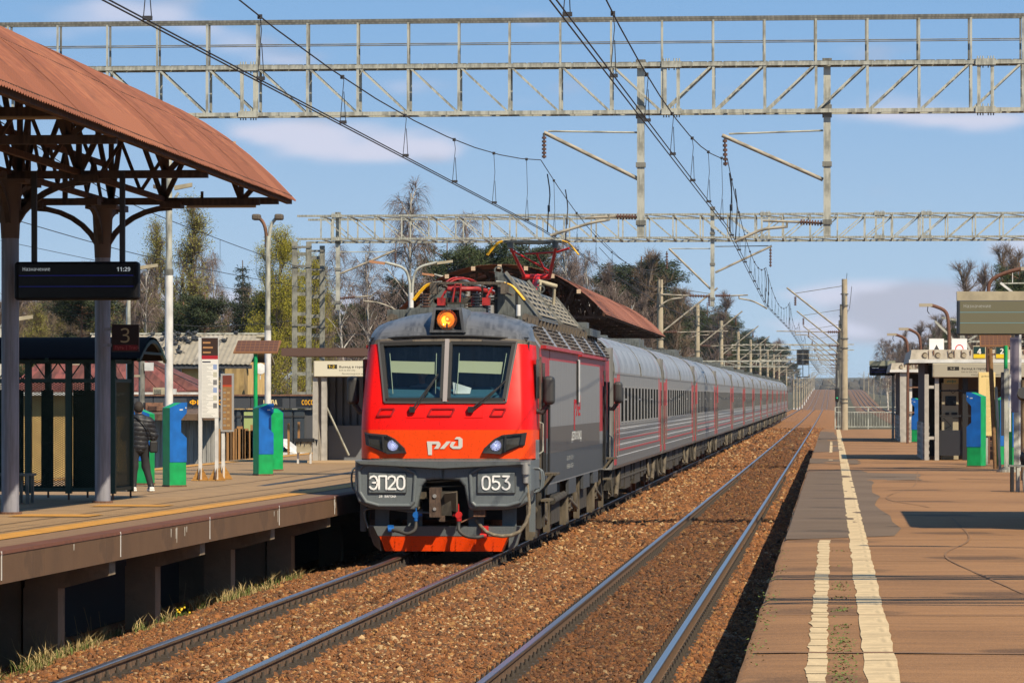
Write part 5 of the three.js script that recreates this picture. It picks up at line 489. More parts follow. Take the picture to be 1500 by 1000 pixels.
canopy(142, 192, 6.65, .3, 'arched rust red canopy farther along, behind the locomotive roof', [143.5, 150.2, 156.8, 163.5, 170.1, 176.8, 183.4, 190]);
for (const [u0, u1, v, z, l] of [[268, 380, 299, 57.4, 'tubular lamp hanging under the far end of the near canopy'], [-12, 131, 168, 44.2, 'tubular lamp hanging under the near canopy at the left image edge']]) { const a = at(u0, v, z), b = at(u1, v, z), t = thing('tube_lamp', l, 'lamp', [a.x, a.y, -z]); const w = b.x - a.x; new MB().bx(0, w, -.02, .09, -.06, .06).build('lamp_housing', M.rustSteel, t); new MB().tube([[.06, -.03, 0], [w - .06, -.03, 0]], .03, 8).build('tube', mat([.3, .22, .15], .5), t); for (const x of [.3, w - .3]) new MB().bx(x - .02, x + .02, .09, .2, -.02, .02).build('hanger', M.rustSteel, t); }
// ---------- display boards ----------
function board(label, p, w, h, d, bright, txt, o = {}) {
  const t = thing('display_board', label, 'display board', p); new MB().add(new RoundedBoxGeometry(w, h, d, 4, .05), new THREE.Matrix4().makeTranslation(w / 2, h / 2, 0)).build('housing', o.m || mat([.010, .010, .012], .5, { phys: { specularIntensity: .2 } }), t);
  const scr = print(1024, Math.round(1024 * (h - .07) / (w - .14)), (x, W, H) => { x.fillStyle = bright ? '#6a6650' : '#0d0d0e'; x.fillRect(0, 0, W, H); x.fillStyle = bright ? '#9a9a94' : '#b9c2c6'; x.font = (H * .15 | 0) + 'px sans-serif'; x.fillText('Назначение', W * .03, H * .2); if (txt) { x.font = 'bold ' + (H * .17 | 0) + 'px sans-serif'; x.textAlign = 'right'; x.fillText(txt, W * .975, H * .22); } x.fillStyle = bright ? '#5f97a8' : '#20247c'; x.fillRect(0, H * .335, W, H * .014); x.fillRect(0, H * .66, W, H * .014); }, { rough: .2, glow: bright ? 0 : .4, spec: bright ? .8 : .22 });
  put('screen', panel(w - .14, h - .07), scr, t, w / 2, h / 2, d / 2 + .003); if (o.rods) for (const x of o.rods) new MB().bx(x - .035, x + .035, h, h + o.rh, -.04, .04).build('hanger_rod', M.dark, t); return t;
}
{ const z = 51.2, a = at(22, 440, z), b = at(204, 383, z); board('black departures display showing 11:29 hung under the near canopy', [a.x, a.y, -z], b.x - a.x, b.y - a.y, .2, 0, '11:29', { rods: [.27, 1.53], rh: at(50, 252, z).y - b.y });
  const z2 = 84.5, c = at(1402, 491, z2), d = at(1402, 439, z2), w = 2.6; const t = board('pale grey departures display on the right platform with a beige top', [c.x, c.y, -z2], w, d.y - c.y, .26, 1, '', { m: mat([.035, .04, .05], .3) }); new MB().bx(0, w, d.y - c.y - .02, at(1402, 427, z2).y - c.y, -.16, .12).build('beige_cover', M.beige, t); for (const x of [1.36, 2.3]) new MB().bx(x - .05, x + .05, DECKR - c.y, 0, -.06, .06).build('post', M.lavender, t);
  const z3 = 150, e = at(1274, 550, z3), f = at(1312, 532, z3), q = board('small black departures display by the far white shelter', [e.x, e.y, -z3], f.x - e.x, f.y - e.y - .1, .2, 0, '', {}); new MB().bx(0, f.x - e.x, f.y - e.y - .1, f.y - e.y + .1, -.12, .1).build('beige_cover', mat([.22, .22, .16], .7), q); new MB().bx(.9, 1.0, DECKR - e.y, 0, -.05, .05).build('post', M.galv, q); }
// ---------- left platform furniture ----------
{ const z = 57.55, a = at(163, 515, z), b = at(203, 475, z), w = b.x - a.x, h = b.y - a.y, t = thing('platform_sign', 'small dark square sign with the number 3 fixed to the canopy column', 'sign', [a.x, a.y, -z]); new MB().bx(0, w, 0, h, -.03, 0).build('sign_plate', M.signBrown, t); const m = print(256, 256, (x, W, H) => { x.fillStyle = '#2a1a18'; x.fillRect(0, 0, W, H); x.fillStyle = '#a8946f'; x.font = '190px sans-serif'; x.textAlign = 'center'; x.fillText('3', W / 2, 170); x.fillStyle = '#6e161d'; x.fillRect(12, 194, W - 24, 52); x.fillStyle = '#b05a52'; x.font = '42px sans-serif'; x.textAlign = 'left'; x.fillText('Путь | Track', 26, 234); }); put('sign_face', panel(w - .01, h - .01), m, t, w / 2, h / 2, .003); for (const y of [.08, .33]) new MB().bx(-.14, 0, y, y + .05, -.05, -.02).build('bracket', M.lavender, t); }
function strands(g, O, U, Vd, nu, nv, w, s) { const P = (i, j) => O.clone().addScaledVector(U, i * w).addScaledVector(Vd, j * s), n = U.clone().cross(Vd).normalize(); for (let j = 0; j < nv; j++) for (let i = 0; i < nu; i++) for (const k of [0, 1]) { const a = P(i + (k ? 1 : 0), j), b = P(i + .5, j + .5), c = P(i + .5, j + .5), d = P(i + (k ? 0 : 1), j + 1); for (const [p, q] of [[a, b], [c, d]]) { const e = Vd.clone().multiplyScalar(.006).addScaledVector(n, .004); g.quad(p.clone().sub(e), q.clone().sub(e), q.clone().add(e), p.clone().add(e)); } } return g; }
{ // mesh-walled waiting shelter
  const z0 = 60.2, x1 = -11.88, x0 = -15, yd = deckL(60), t = thing('waiting_shelter', 'dark green mesh waiting shelter with a curved roof under the near canopy', 'shelter', [0, 0, 0]);
  const yt = at(180, 527, z0).y, D = 1.55; const roof = new MB(); roof.grid((i, j) => { const a = j / 8, z = z0 - .45 + a * 2.4; return V(i ? at(212, 520, z0).x + .1 * 0 + (a * .0) : x0, yt + Math.sin(Math.PI * clamp(a, 0, 1)) * .36 + .03, -z); }, 1, 8); roof.grid((i, j) => { const a = j / 8, z = z0 - .45 + a * 2.4; return V(i ? x0 : at(212, 520, z0).x, yt + Math.sin(Math.PI * a) * .33, -z); }, 1, 8); const R = roof.build('roof', mat([.012, .009, .01], .95, { phys: { specularIntensity: .15 } }), t); const xr = at(212, 520, z0).x; for (const x of [xr - .02, xr - .62, -12.9, -14]) { const pts = []; for (let k = 0; k <= 8; k++) pts.push(V(x, yt - .01 + Math.sin(Math.PI * k / 8) * .33, -(z0 - .45 + k / 8 * 2.4))); const g = new MB(); for (let k = 0; k < 8; k++) g.bar(pts[k], pts[k + 1], .05, .06); g.bar(pts[1], pts[7], .04); g.build('roof_rib', M.dkGreen, R); }
  const posts = [[x1, z0], [x1, z0 + D], [-12.62, z0], [-13.3, z0], [-14.1, z0], [-13.3, z0 + D], [-12.62, z0 + D]]; for (const [x, z] of posts) { new MB().bx(x - .05, x + .05, yd + .1, yt, -z - .05, -z + .05).build('post', M.dkGreen, t); new MB().bx(x - .015, x + .015, yd - .01, yd + .1, -z - .015, -z + .015).build('post_foot', M.rustPole, t); }
  const fr = (a, b, w = .06) => new MB().bar(a, b, w).build('frame_rail', M.dkGreen, t); for (const y of [yt - .02, yt - .34, yd + .16]) { fr([x0, y, -z0], [x1, y, -z0]); fr([x1, y, -z0], [x1, y, -z0 - D]); fr([x0, y, -z0 - D], [x1, y, -z0 - D]); }
  const h = yt - .34 - yd - .18, g = new MB(); strands(g, V(-12.57, yd + .18, -z0), V(1, 0, 0), V(0, 1, 0), 10, Math.floor(h / .036), .064, .036); strands(g, V(-13.25, yd + .18, -z0), V(1, 0, 0), V(0, 1, 0), 9, Math.floor(h / .036), .064, .036); strands(g, V(-14.05, yd + .18, -z0), V(1, 0, 0), V(0, 1, 0), 12, Math.floor(h / .036), .064, .036); g.build('mesh_wall', M.dkGreen, t, STUFF); const g2 = new MB(); strands(g2, V(x1, yd + .18, -z0 - .06), V(0, 0, -1), V(0, 1, 0), 22, Math.floor(h / .036), .064, .036); g2.build('mesh_side', M.dkGreen, t, STUFF);
  for (const [a, b] of [[-12.56, -12.0], [-13.1, -12.9], [-14.05, -13.4]]) new MB().bx(a, b, yd + .2, yt - .5, -z0 - .1, -z0 - .06).build('notice_panel', mat([.008, .012, .009], .7), t); const zz = new MB(); for (let x = -14.6; x < x1 - .3; x += .4) { zz.bar([x, yt - .32, -z0], [x + .2, yt - .04, -z0], .02); zz.bar([x + .2, yt - .04, -z0], [x + .4, yt - .32, -z0], .02); } zz.build('lattice_strip', M.dkGreen, t);
}
{ const z = 57.3, p = at(45, 740, z), t = thing('bench', 'grey slatted bench half hidden behind the left column', 'bench', [p.x - 1.05, deckL(z), -z]); for (let k = 0; k < 5; k++) new MB().bx(0, 1.05, .44, .475, -.06 - k * .085, .0 - k * .085).build('slat', M.galvD, t); for (const x of [.4, .62, .78, .96]) new MB().bx(x, x + .045, 0, .44, -.42, -.37).bx(x, x + .045, 0, .44, -.05, 0).build('leg', M.galvD, t); }
// green and blue call posts with a slanted top and a notch
function pylon(label, p, H, flip, ry, grp) {
  const t = thing('call_post', label, 'call post', p, 'green and blue call posts'), w = .36, s = flip ? -1 : 1; t.rotation.y = ry;
  const O = [[-w / 2, 0], [w / 2, 0], [w / 2, .95], [w / 2 - .12, 1.06], [w / 2 - .12, H - .33], [w / 2, H - .2], [w / 2 + .01, H], [w / 2 - .1, H], [-w / 2, H - .1]].map(([x, y]) => [s * x, y]), B = [[-w / 2 + .004, .48], [w / 2 + .004, .48], [w / 2 + .004, .952], [w / 2 - .116, 1.062], [w / 2 - .116, H - .332], [w / 2 + .004, H - .202], [w / 2 + .014, H + .004], [w / 2 - .1, H + .004], [-w / 2 + .004, H - .098]].map(([x, y]) => [s * x, y]); if (flip) { O.reverse(); B.reverse(); }
  new MB().prism(O, -.17, .17, .015).build('post_body', M.green, t); new MB().prism(B, .171, .178).build('blue_panel', M.blue, t); new MB().prism(B, -.178, -.171).build('blue_panel', M.blue, t); const k = new MB(); k.bx(s * (w / 2 - .122), s * (w / 2 - .1), 1.08, H - .36, -.14, .14); k.build('call_screen', M.glassDark, t); new MB().bx(-w / 2 - .006, w / 2 + .006, 0, .03, -.178, .178).build('rusty_foot', M.rustPole, t); new MB().disc([s * (w / 2 - .02), H - .1, .18], [0, 0, 1], .014, .008, 8).bx(s * .03, s * .1, H - .15, H - .125, .178, .182).build('label_plate', M.white, t); return t;
}
{ const on = (u, v) => { let z = 60; for (let k = 0; k < 9; k++) { const D = EYE - deckL(z); z = D * F / (v - HY) * (1); } return V(Xat(u, z), deckL(z), -z); };
  pylon('green and blue call post in front of the white lamp pole, its notch facing right', on(255, 714), 1.64, 0, .6); pylon('green and blue call post half hidden behind the person in the puffer jacket', on(210, 711), 1.52, 1, -.12); pylon('green and blue call post beside the green solar lamp post, front one of two', on(385, 697), 1.62, 0, .55); pylon('mostly green call post standing just behind another by the solar lamp post', on(400, 690), 1.5, 1, -.85);
  // timetable stand, route map stand
  { const p = on(304, 705), t = thing('timetable_stand', 'tall white timetable board on two rust footed posts', 'notice board', p); const z = -p.z, top = at(304, 494, z).y - p.y, lo = at(304, 612, z).y - p.y; for (const x of [-.16, .19]) { new MB().bx(x - .035, x + .035, 0, x < 0 ? top : lo + .2, -.035, .035).build('post', M.white, t); const b = new MB(); for (const [dx, dz] of [[1, 0], [-1, 0], [0, 1], [0, -1]]) b.tri(V(x + dx * .04, .28, dz * .04), V(x + dx * .18, .01, dz * .18), V(x + dx * .03, .01, dz * .03)), b.tri(V(x + dx * .04 + dz * .02, .28, dz * .04 + dx * .02), V(x + dx * .18 + dz * .02, .01, dz * .18 + dx * .02), V(x + dx * .03, .01, dz * .03)); b.box(x, .012, 0, .34, .02, .3); b.build('rusty_foot', mat([.5, .26, .06], .85, { map: ['rust', .3] }), t); }
    new MB().bx(-.13, .23, lo, top, -.02, .035).build('board', M.white, t); const m = print(256, 720, (x, W, H) => { x.fillStyle = '#dcdad2'; x.fillRect(0, 0, W, H); x.fillStyle = '#3a2a24'; x.fillRect(0, 0, W, 190); x.fillStyle = '#a87a50'; x.font = '34px sans-serif'; for (let k = 0; k < 3; k++) x.fillRect(18, 36 + k * 44, 120 + (k * 37) % 70, 16); x.fillStyle = '#a32430'; x.fillRect(0, 160, W, 34); x.fillStyle = '#2f2f44'; x.fillRect(10, 212, 130, 12); for (let k = 0; k < 40; k++) { x.fillStyle = k % 3 ? '#9b9b96' : '#70706c'; x.fillRect(10, 240 + k * 12, 60 + hash(k, 1, 4) * 150, 3); } for (let k = 0; k < 6; k++) { x.fillStyle = ['#8a9cc0', '#b9b6a2', '#777'][k % 3]; x.fillRect(180, 240 + k * 70, 60, 46); } }); put('timetable', panel(.35, top - lo - .02), m, t, .05, (top + lo) / 2, .04); }
  { const p = on(331, 703), z = -p.z, t = thing('map_stand', 'narrow grey framed route map on a single post beside the timetable', 'notice board', p), top = at(331, 547, z).y - p.y, lo = at(331, 632, z).y - p.y; new MB().bx(-.1, -.03, 0, top, -.03, .03).build('post', M.white, t); new MB().bx(-.11, .17, lo, top, .0, .06).build('frame', mat([.4, .39, .37], .5, { metal: .3 }), t); const m = print(128, 400, (x, W, H) => { x.fillStyle = '#8d6b45'; x.fillRect(0, 0, W, H); x.fillStyle = '#70392f'; x.fillRect(0, 0, W, 70); x.fillStyle = '#b4472c'; x.fillRect(0, 70, W, 14); for (let k = 0; k < 24; k++) { x.fillStyle = ['#9a7a52', '#84684a', '#8d8478', '#a58a62'][k % 4]; x.fillRect(10 + (k % 2) * 52, 96 + (k >> 1) * 24, 30 + hash(k, 2, 1) * 16, 14); } }); put('route_map', panel(.2, top - lo - .08), m, t, .03, (top + lo) / 2, .064); const b = new MB(); for (const d of [-1, 1]) { b.tri(V(-.065 + d * .03, .3, 0), V(-.065 + d * .2, .01, 0), V(-.065 + d * .03, .01, 0)); b.tri(V(-.065, .3, d * .03), V(-.065, .01, d * .2), V(-.065, .01, d * .03)); } b.box(-.065, .012, 0, .36, .02, .3); b.build('rusty_foot', mat([.5, .26, .06], .85, { map: ['rust', .3] }), t); }
  { const p = on(374, 692), z = -p.z, t = thing('solar_lamp_post', 'green post with a tilted brown solar panel on the left platform', 'lamp post', p), y = at(374, 518, z).y - p.y; new MB().cyl(0, y / 2, 0, .05, y, 10).build('post', M.green, t); const s = new MB(), q = (a, b, o) => V(lerp(-.52, .54, a), y + b * .28 + o, -b * .35 + .1); s.hex([q(0, 0, 0), q(1, 0, 0), q(1.04, 1, 0), q(.06, 1, 0), q(0, 0, .04), q(1, 0, .04), q(1.04, 1, .04), q(.06, 1, .04)]); s.build('panel_frame', mat([.2, .09, .035], .5), t); const c = new MB(); for (let i = 0; i < 9; i++) for (let j = 0; j < 4; j++) { const a = .05 + i * .105, b = .06 + j * .235; c.quad(q(a, b, .043), q(a + .095, b, .043), q(a + .095, b + .2, .043), q(a, b + .2, .043)); } c.build('solar_cells', M.solar, t, STUFF); }
  // white lamp pole with two lamps, lamp pole with two heads
  const lampPole = (label, p, vTop, o) => { const z = -p.z, h = at(600, vTop, z).y - p.y, t = thing('lamp_post', label, 'lamp post', p); new MB().cyl(0, h * .3, 0, .085, h * .6, 14).build('lower_pole', M.white, t); new MB().cyl(0, h * .8, 0, .068, h * .4, 12).build('upper_pole', M.galv, t); new MB().disc([0, h * .6, 0], [0, 1, 0], .095, .12, 12).build('collar', M.galvD, t); o(t, h); return t; };
  const head = (t, x, y, z, dx, m = M.beige) => { const g = new MB(); g.hex([V(x, y - .03, z - .07), V(x + dx, y + .04, z - .06), V(x + dx, y + .04, z + .06), V(x, y - .03, z + .07), V(x, y + .06, z - .07), V(x + dx, y + .12, z - .05), V(x + dx, y + .12, z + .05), V(x, y + .06, z + .07)]); return g.build('lamp_head', m, t); };
  lampPole('tall white lamp pole with two lamp heads behind the near canopy', V(Xat(247, 75), deckL(75), -75), 190, (t, h) => { const y = at(247, 275, 75).y - deckL(75); new MB().tube([[0, y - .4, 0], [.2, y - .1, 0]], .03, 6).build('arm', M.galv, t); head(t, .12, y - .02, .0, .36); head(t, -.1, y - .05, 0, -.22, M.ventBrown); });
  lampPole('white lamp pole with two short curved heads by the lattice leg', V(Xat(392, 96), deckL(96), -96), 345, (t, h) => { for (const s of [-1, 1]) { new MB().tube(new THREE.CatmullRomCurve3([V(s * .04, h - .3, 0), V(s * .05, h + .1, 0), V(s * .12, h + .35, 0), V(s * .25, h + .5, 0)]).getPoints(8), .045, 8).build('arm', s < 0 ? M.rustPole : M.galv, t); new MB().add(new RoundedBoxGeometry(.22, .16, .3, 2, .05), new THREE.Matrix4().makeTranslation(s * .3, h + .5, 0)).build('lamp_head', M.ventBrown, t); } });
  const twin = (label, p, vTop, w, rev) => { const z = -p.z, h = at(600, vTop, z).y - p.y, t = thing('lamp_post', label, 'lamp post', p, 'double arm lamp posts behind the train'); new MB().cyl(0, h * .42, 0, .08, h * .84, 12).build('pole', M.white, t); for (const s of [-1, 1]) { new MB().tube(new THREE.CatmullRomCurve3([V(s * .05, h * .8, 0), V(s * .06, h * .9, 0), V(s * .22, h * .965, 0), V(s * w, h, 0)]).getPoints(14), .045, 8).build('arm', M.galv, t); head(t, s * w, h - .05, 0, s * .5, s < 0 ? mat([.42, .2, .1], .7) : M.beige); } };
  twin('double armed lamp post rising behind the locomotive cab roof', V(Xat(602, 118), deckL(118), -118), 384, .85); twin('smaller double armed lamp post half hidden behind the pantograph', V(Xat(668, 150), deckL(150), -150), 402, .9);
  for (const [u, v, z, d, n] of [[18, 468, 80, 1, 'cream lamp head low at the left edge below the black display'], [205, 392, 92, 1, 'cream lamp head just right of the black display']]) { const p = at(u, v, z), t = thing('street_lamp', n, 'lamp', [p.x - .3, rail(z) - .7, -z]), y = p.y - rail(z) + .7; new MB().cyl(0, y / 2 - .1, 0, .05, y - .2, 8).build('pole', M.galv, t); new MB().tube([[0, y - .2, 0], [.12, y - .04, 0], [.32, y + .02, 0]], .03, 6).build('arm', M.galv, t); head(t, .28, y - .02, 0, .46); }
  { const p = V(Xat(187, 105), deckL(105), -105), t = thing('post', 'plain white pole above the number 3 sign', 'pole', p); new MB().cyl(0, 2.2, 0, .06, 4.4, 10).build('shaft', M.white, t); new MB().cyl(0, 4.45, 0, .07, .1, 10).build('cap', M.galvD, t); }
  // white shelter behind the train nose
  { const z = 99, a = at(462, 672, z), yd = deckL(z), x0 = a.x, y2 = at(500, 528, z).y, y1 = at(500, 552, z).y, t = thing('waiting_shelter', 'white fronted waiting shelter with dark ribbed inside, left of the locomotive', 'shelter', [0, 0, 0]); new MB().bx(x0 - .9, x0 + 2.6, y2 + .12, y2 + .34, -z - 2.6, -z + .25).build('roof', M.signBrown, t); const f = new MB(); f.add(new RoundedBoxGeometry(2.2, y2 - y1, .1, 3, .04), new THREE.Matrix4().makeTranslation(x0 + 1.05, (y1 + y2) / 2, -z + .12)); const B = f.build('sign_board', M.beige, t); const m = print(512, 110, (x, W, H) => { x.fillStyle = '#cfc9b4'; x.fillRect(0, 0, W, H); x.fillStyle = '#33302a'; x.font = 'bold 44px sans-serif'; x.fillText('↑', 40, 56); x.fillRect(86, 24, 64, 32); x.fillStyle = '#d8b430'; x.font = 'bold 30px sans-serif'; x.fillText('1-2', 92, 50); x.fillStyle = '#33302a'; x.font = 'bold 24px sans-serif'; x.fillText('Выход в город', 162, 50); x.font = '17px sans-serif'; x.fillText('Exit to the city', 162, 72); x.fillText('Ленинградское шоссе', 180, 98); }); put('sign_face', panel(2.12, y2 - y1 - .04), m, B, x0 + 1.05, (y1 + y2) / 2, -z + .175);
    for (const x of [x0, x0 + .24]) new MB().bx(x - .07, x + .07, yd, y1, -z - .07, -z + .07).build('post', M.whiteBrick, t); for (let k = 0; k < 12; k++) new MB().bx(x0 + .1 + k * .2, x0 + .24 + k * .2, yd + 1.0, y1 + .2, -z - 2.3, -z - 2.2).build('wall_rib', mat([.12, .125, .14], .6), t); new MB().bx(x0 - .1, x0 + 2.6, yd, y1 + .3, -z - 2.42, -z - 2.32).build('back_wall', mat([.1, .105, .12], .6), t); new MB().bx(x0 + .1, x0 + 2.4, yd, yd + 1.0, -z - 1.9, -z - 1.8).build('dado', mat([.16, .17, .19], .6), t); new MB().bx(x0 - .08, x0 - .02, yd, y1, -z - 2.3, -z - .1).build('side_wall', M.whiteBrick, t); new MB().tube([[x0 + .25, yd + 1.55, -z - .2], [x0 + .8, yd + .2, -z - .8]], .03, 6).build('handrail', M.galv, t); new MB().bx(x0 - .2, x0 + 2.6, yd, yd + .07, -z - .3, -z + .2).build('step_plate', mat([.42, .3, .18], .8), t); }
  { const z = 98, p = at(446, 674, z), t = thing('litter_bin', 'black bin bag hanging on a small post stand by the white shelter', 'bin', [p.x, deckL(z), -z]); for (const x of [-.18, .16]) new MB().bx(x - .025, x + .025, 0, .52, -.03, .03).build('leg', M.white, t); new MB().bx(-.2, .18, .3, .62, -.16, .16).build('bin_body', M.beige, t); const g = new MB(); SEED = 8; for (let k = 0; k < 22; k++) { const x = rnd(-.28, .26); g.tri(V(x, .66, rnd(-.2, .2)), V(x + rnd(-.12, .12), rnd(.44, .58), rnd(.16, .24)), V(x + rnd(.04, .16), .64, rnd(0, .22))); } g.bx(-.26, .24, .58, .68, -.2, .2); g.build('bag', M.black, t); }
}
// ---------- right platform shelters and furniture ----------
const onR = (u, v) => { const z = F * 1.61 / (v - HY) * 1.0; return V(Xat(u, z), DECKR, -z); };
function flatShelter(label, z, X0, w, d, lift, o) {
  const t = thing('flat_roof_shelter', label, 'shelter', [X0, DECKR, -z], 'flat roofed white shelters on the right platform'), y0 = 2.6 + lift, y1 = y0 + .33;
  const r = new MB(); r.hex([V(.02, y0, .0), V(w, y0, 0), V(w, y0, -d), V(.0, y0, -d), V(.07, y1, -.03), V(w, y1, -.03), V(w, y1, -d + .03), V(.07, y1, -d + .03)]); const R = r.build('roof_slab', mat([.56, .5, .4], .85, { map: ['mottle', .8] }), t); new MB().bx(.0, w, y0 - .02, y0 + .07, .0, .02).build('drip_edge', M.white, R);
  for (let k = 0; k < w / .34 - 1; k++) { const g = new MB(), c = [.42 + k * .34, (y0 + y1) / 2 + .02, .0]; g.disc(c, [0, 0, 1], .075, .012, 16); const q = g.build('round_recess', mat([.1, .075, .05], .9), R); new MB().disc([c[0] + .016, c[1] - .014, .006], [0, 0, 1], .058, .01, 14).build('recess_plug', mat([.36, .3, .21], .85), q); }
  const st = new MB(); SEED = 17; for (let k = 0; k < 26; k++) { const x = rnd(.2, w); st.bx(x, x + rnd(.01, .04), y1 - rnd(.1, .26), y1 - .01, -.008, .004); } st.build('rust_streaks', M.rustPole, R);
  // side wall: dark grille above white brick courses
  const L = .42; new MB().bx(L, L + .1, 1.0, y0, -d + .4, -.45).build('side_grille', mat([.075, .05, .04], .8, { map: ['streak', .4] }), t); for (let k = 0; k < 12; k++) { const g = new MB(); for (let j = 0; j < Math.floor((d - .8) / .31); j++) g.bx(L - .035, L + .13, k * .083, k * .083 + .075, -.4 - j * .31 - (k % 2) * .15, -.4 - j * .31 - .295 - (k % 2) * .15 * (j < 8 ? 1 : 0)); g.build('brick_course', M.whiteBrick, t); } new MB().bx(L, L + .1, 0, 1.0, -d + .35, -.42).build('side_wall', M.concrete, t);
  new MB().bx(L, w, 0, y0, -d + .3, -d + .4).build('back_wall', o.back || mat([.05, .04, .035], .9), t);
  return { t, y0, y1, L };
}
{ const z = 98.3, s = flatShelter('near white flat roofed shelter holding the ticket machine', z, Xat(1332, z), 5.2, 8, 0, {}), t = s.t, X0 = t.position.x, dx = (u, zz = z) => Xat(u, zz) - X0, y = (v, zz = z) => at(1400, v, zz).y - DECKR;
  for (const u of [1358, 1373]) new MB().bx(dx(u) - .055, dx(u) + .055, 0, y(548), -.1, .0).build('post', M.whiteBrick, t); new MB().bx(dx(1358), dx(1373), 1.9, 1.98, -.07, -.02).build('post_tie', M.whiteBrick, t); new MB().bx(dx(1358), dx(1373), .55, .63, -.07, -.02).build('post_tie', M.whiteBrick, t);
  const b = new MB(); b.add(new RoundedBoxGeometry(3.4, y(532) - y(553), .1, 3, .04), new THREE.Matrix4().makeTranslation(dx(1366) + 1.7, (y(532) + y(553)) / 2, .08)); const B = b.build('sign_board', M.beige, t); const m = print(1024, 116, (x, W, H) => { x.fillStyle = '#a39c8a'; x.fillRect(0, 0, W, H); x.fillStyle = '#2d2a26'; x.font = 'bold 56px sans-serif'; x.fillText('↑', 40, 56); x.fillRect(108, 24, 96, 34); x.fillStyle = '#a39c8a'; x.font = 'bold 28px sans-serif'; x.fillText('1-2', 130, 51); x.fillStyle = '#2d2a26'; x.font = 'bold 28px sans-serif'; x.fillText('Выход в город', 222, 52); x.font = '20px sans-serif'; x.fillText('Exit to the city', 222, 78); x.fillText('Улица Парковая · Ленинградское ш.', 300, 104); }); put('sign_face', panel(3.3, y(532) - y(553) - .04), m, B, dx(1366) + 1.7, (y(532) + y(553)) / 2, .135);
  new MB().bx(dx(1376), dx(1418), .12, y(630), -.35, -.28).build('dark_panel', mat([.022, .023, .028], .45), t); for (const v of [572, 609]) new MB().bx(dx(1374), dx(1500), y(v + 1.2), y(v - 1.2), -.3, -.24).build('cross_bar', M.black, t); new MB().bx(dx(1411), dx(1419), 0, y(553), -.3, -.2).build('dark_post', M.black, t); new MB().bx(dx(1374), dx(1374) + .05, 0, y(553), -.3, -.2).build('dark_post', M.black, t);
  // ticket machine
  const mm = thing('ticket_machine', 'beige ticket machine with a dark screen inside the near white shelter', 'ticket machine', [X0 + dx(1381), DECKR, -z - 1.0]), W = dx(1406) - dx(1381); new MB().add(new RoundedBoxGeometry(W, y(560), .5, 2, .02), new THREE.Matrix4().makeTranslation(W / 2, y(560) / 2, 0)).build('housing', mat([.36, .31, .21], .7), mm); new MB().bx(.1, W - .06, y(594), y(580), .25, .27).build('screen', M.glassDark, mm); new MB().bx(.06, W, y(562), y(554), .2, .3).build('header', mat([.55, .47, .26], .7), mm); const tl = print(128, 48, (x, w, h) => { x.fillStyle = '#c7b27a'; x.fillRect(0, 0, w, h); x.fillStyle = '#3f7f78'; x.font = 'bold 34px sans-serif'; x.fillText('инфо', 20, 36); }); put('header_text', panel(W - .1, .14), tl, mm, W / 2 + .03, y(558), .302); const gr = new MB(); for (const [a, c, d, e] of [[.05, y(612), .25, y(624)], [.25, y(624), .1, y(628)], [.3, y(612), .5, y(612)], [.5, y(612), .56, y(624)], [.2, y(570), .3, y(576)], [.3, y(576), .45, y(570)]]) gr.bar([a, c, .252], [d, e, .252], .014); gr.build('groove', M.mudD, mm); new MB().bx(.1, .2, y(608), y(604), .25, .3).bx(.26, .42, y(608), y(604), .25, .3).build('slot', M.black, mm);
  new MB().bx(dx(1406), dx(1470), 0, y(553), -1.6, -1.55).build('inner_wall', mat([.10, .07, .05], .9), t); for (let k = 0; k < 4; k++) new MB().bx(dx(1440), dx(1500), y(640 + k * 7), y(640 + k * 7) + .03, -.5, -.46).build('slat', M.rustPole, t);
  for (const [u0, u1, sym, l] of [[1362, 1384, '▲', 'small white sign with a dark triangle standing on the near shelter roof'], [1395, 1418, '○', 'small white sign with a red ring standing on the near shelter roof']]) { const w = Xat(u1, z) - Xat(u0, z), q = thing('roof_sign', l, 'sign', [Xat(u0, z), DECKR + s.y1, -z - .3]); new MB().bx(0, w, -.02, .3, -.03, 0).build('sign_plate', M.white, q); const pm = print(96, 64, (x, W2, H2) => { x.fillStyle = '#e8e6e2'; x.fillRect(0, 0, W2, H2); if (sym === '▲') { x.fillStyle = '#444'; x.beginPath(); x.moveTo(30, 64); x.lineTo(48, 34); x.lineTo(66, 64); x.fill(); } else { x.strokeStyle = '#c02030'; x.lineWidth = 6; x.beginPath(); x.arc(48, 60, 24, 0, 7); x.stroke(); } }); put('sign_face', panel(w - .02, .28), pm, q, w / 2, .145, .003); }
  const z2 = 140, s2 = flatShelter('farther white flat roofed shelter with a white brick base', z2, Xat(1304, z2), 4.2, 12, .06, {}), X2 = s2.t.position.x; new MB().bx(Xat(1319, z2) - X2, Xat(1319, z2) - X2 + .3, 0, s2.y0, -.4, -.1).build('corner_pier', M.whiteBrick, s2.t); for (let k = 0; k < 9; k++) for (let j = 0; j < 4; j++) new MB().bx(Xat(1329, z2) - X2 + j * .3 + (k % 2) * .1, Xat(1329, z2) - X2 + j * .3 + .28 + (k % 2) * .1, k * .09, k * .09 + .08, -.34, -.24).build('brick', M.whiteBrick, s2.t); new MB().bx(Xat(1329, z2) - X2, 3.6, 0, .85, -.5, -.35).build('low_wall', M.whiteBrick, s2.t); for (const v of [568, 605]) new MB().bx(Xat(1330, z2) - X2, 3.4, at(1340, v, z2).y - DECKR, at(1340, v, z2).y - DECKR + .05, -.35, -.3).build('rail_bar', M.rustPole, s2.t); new MB().bx(Xat(1333, z2) - X2, Xat(1337, z2) - X2, .8, 2.4, -.5, -.4).build('white_post', M.white, s2.t);
  flatShelter('nearest white flat roofed shelter, just outside the right edge of the picture', 44.6, 2.75, 4.6, 6.8, 0, {});
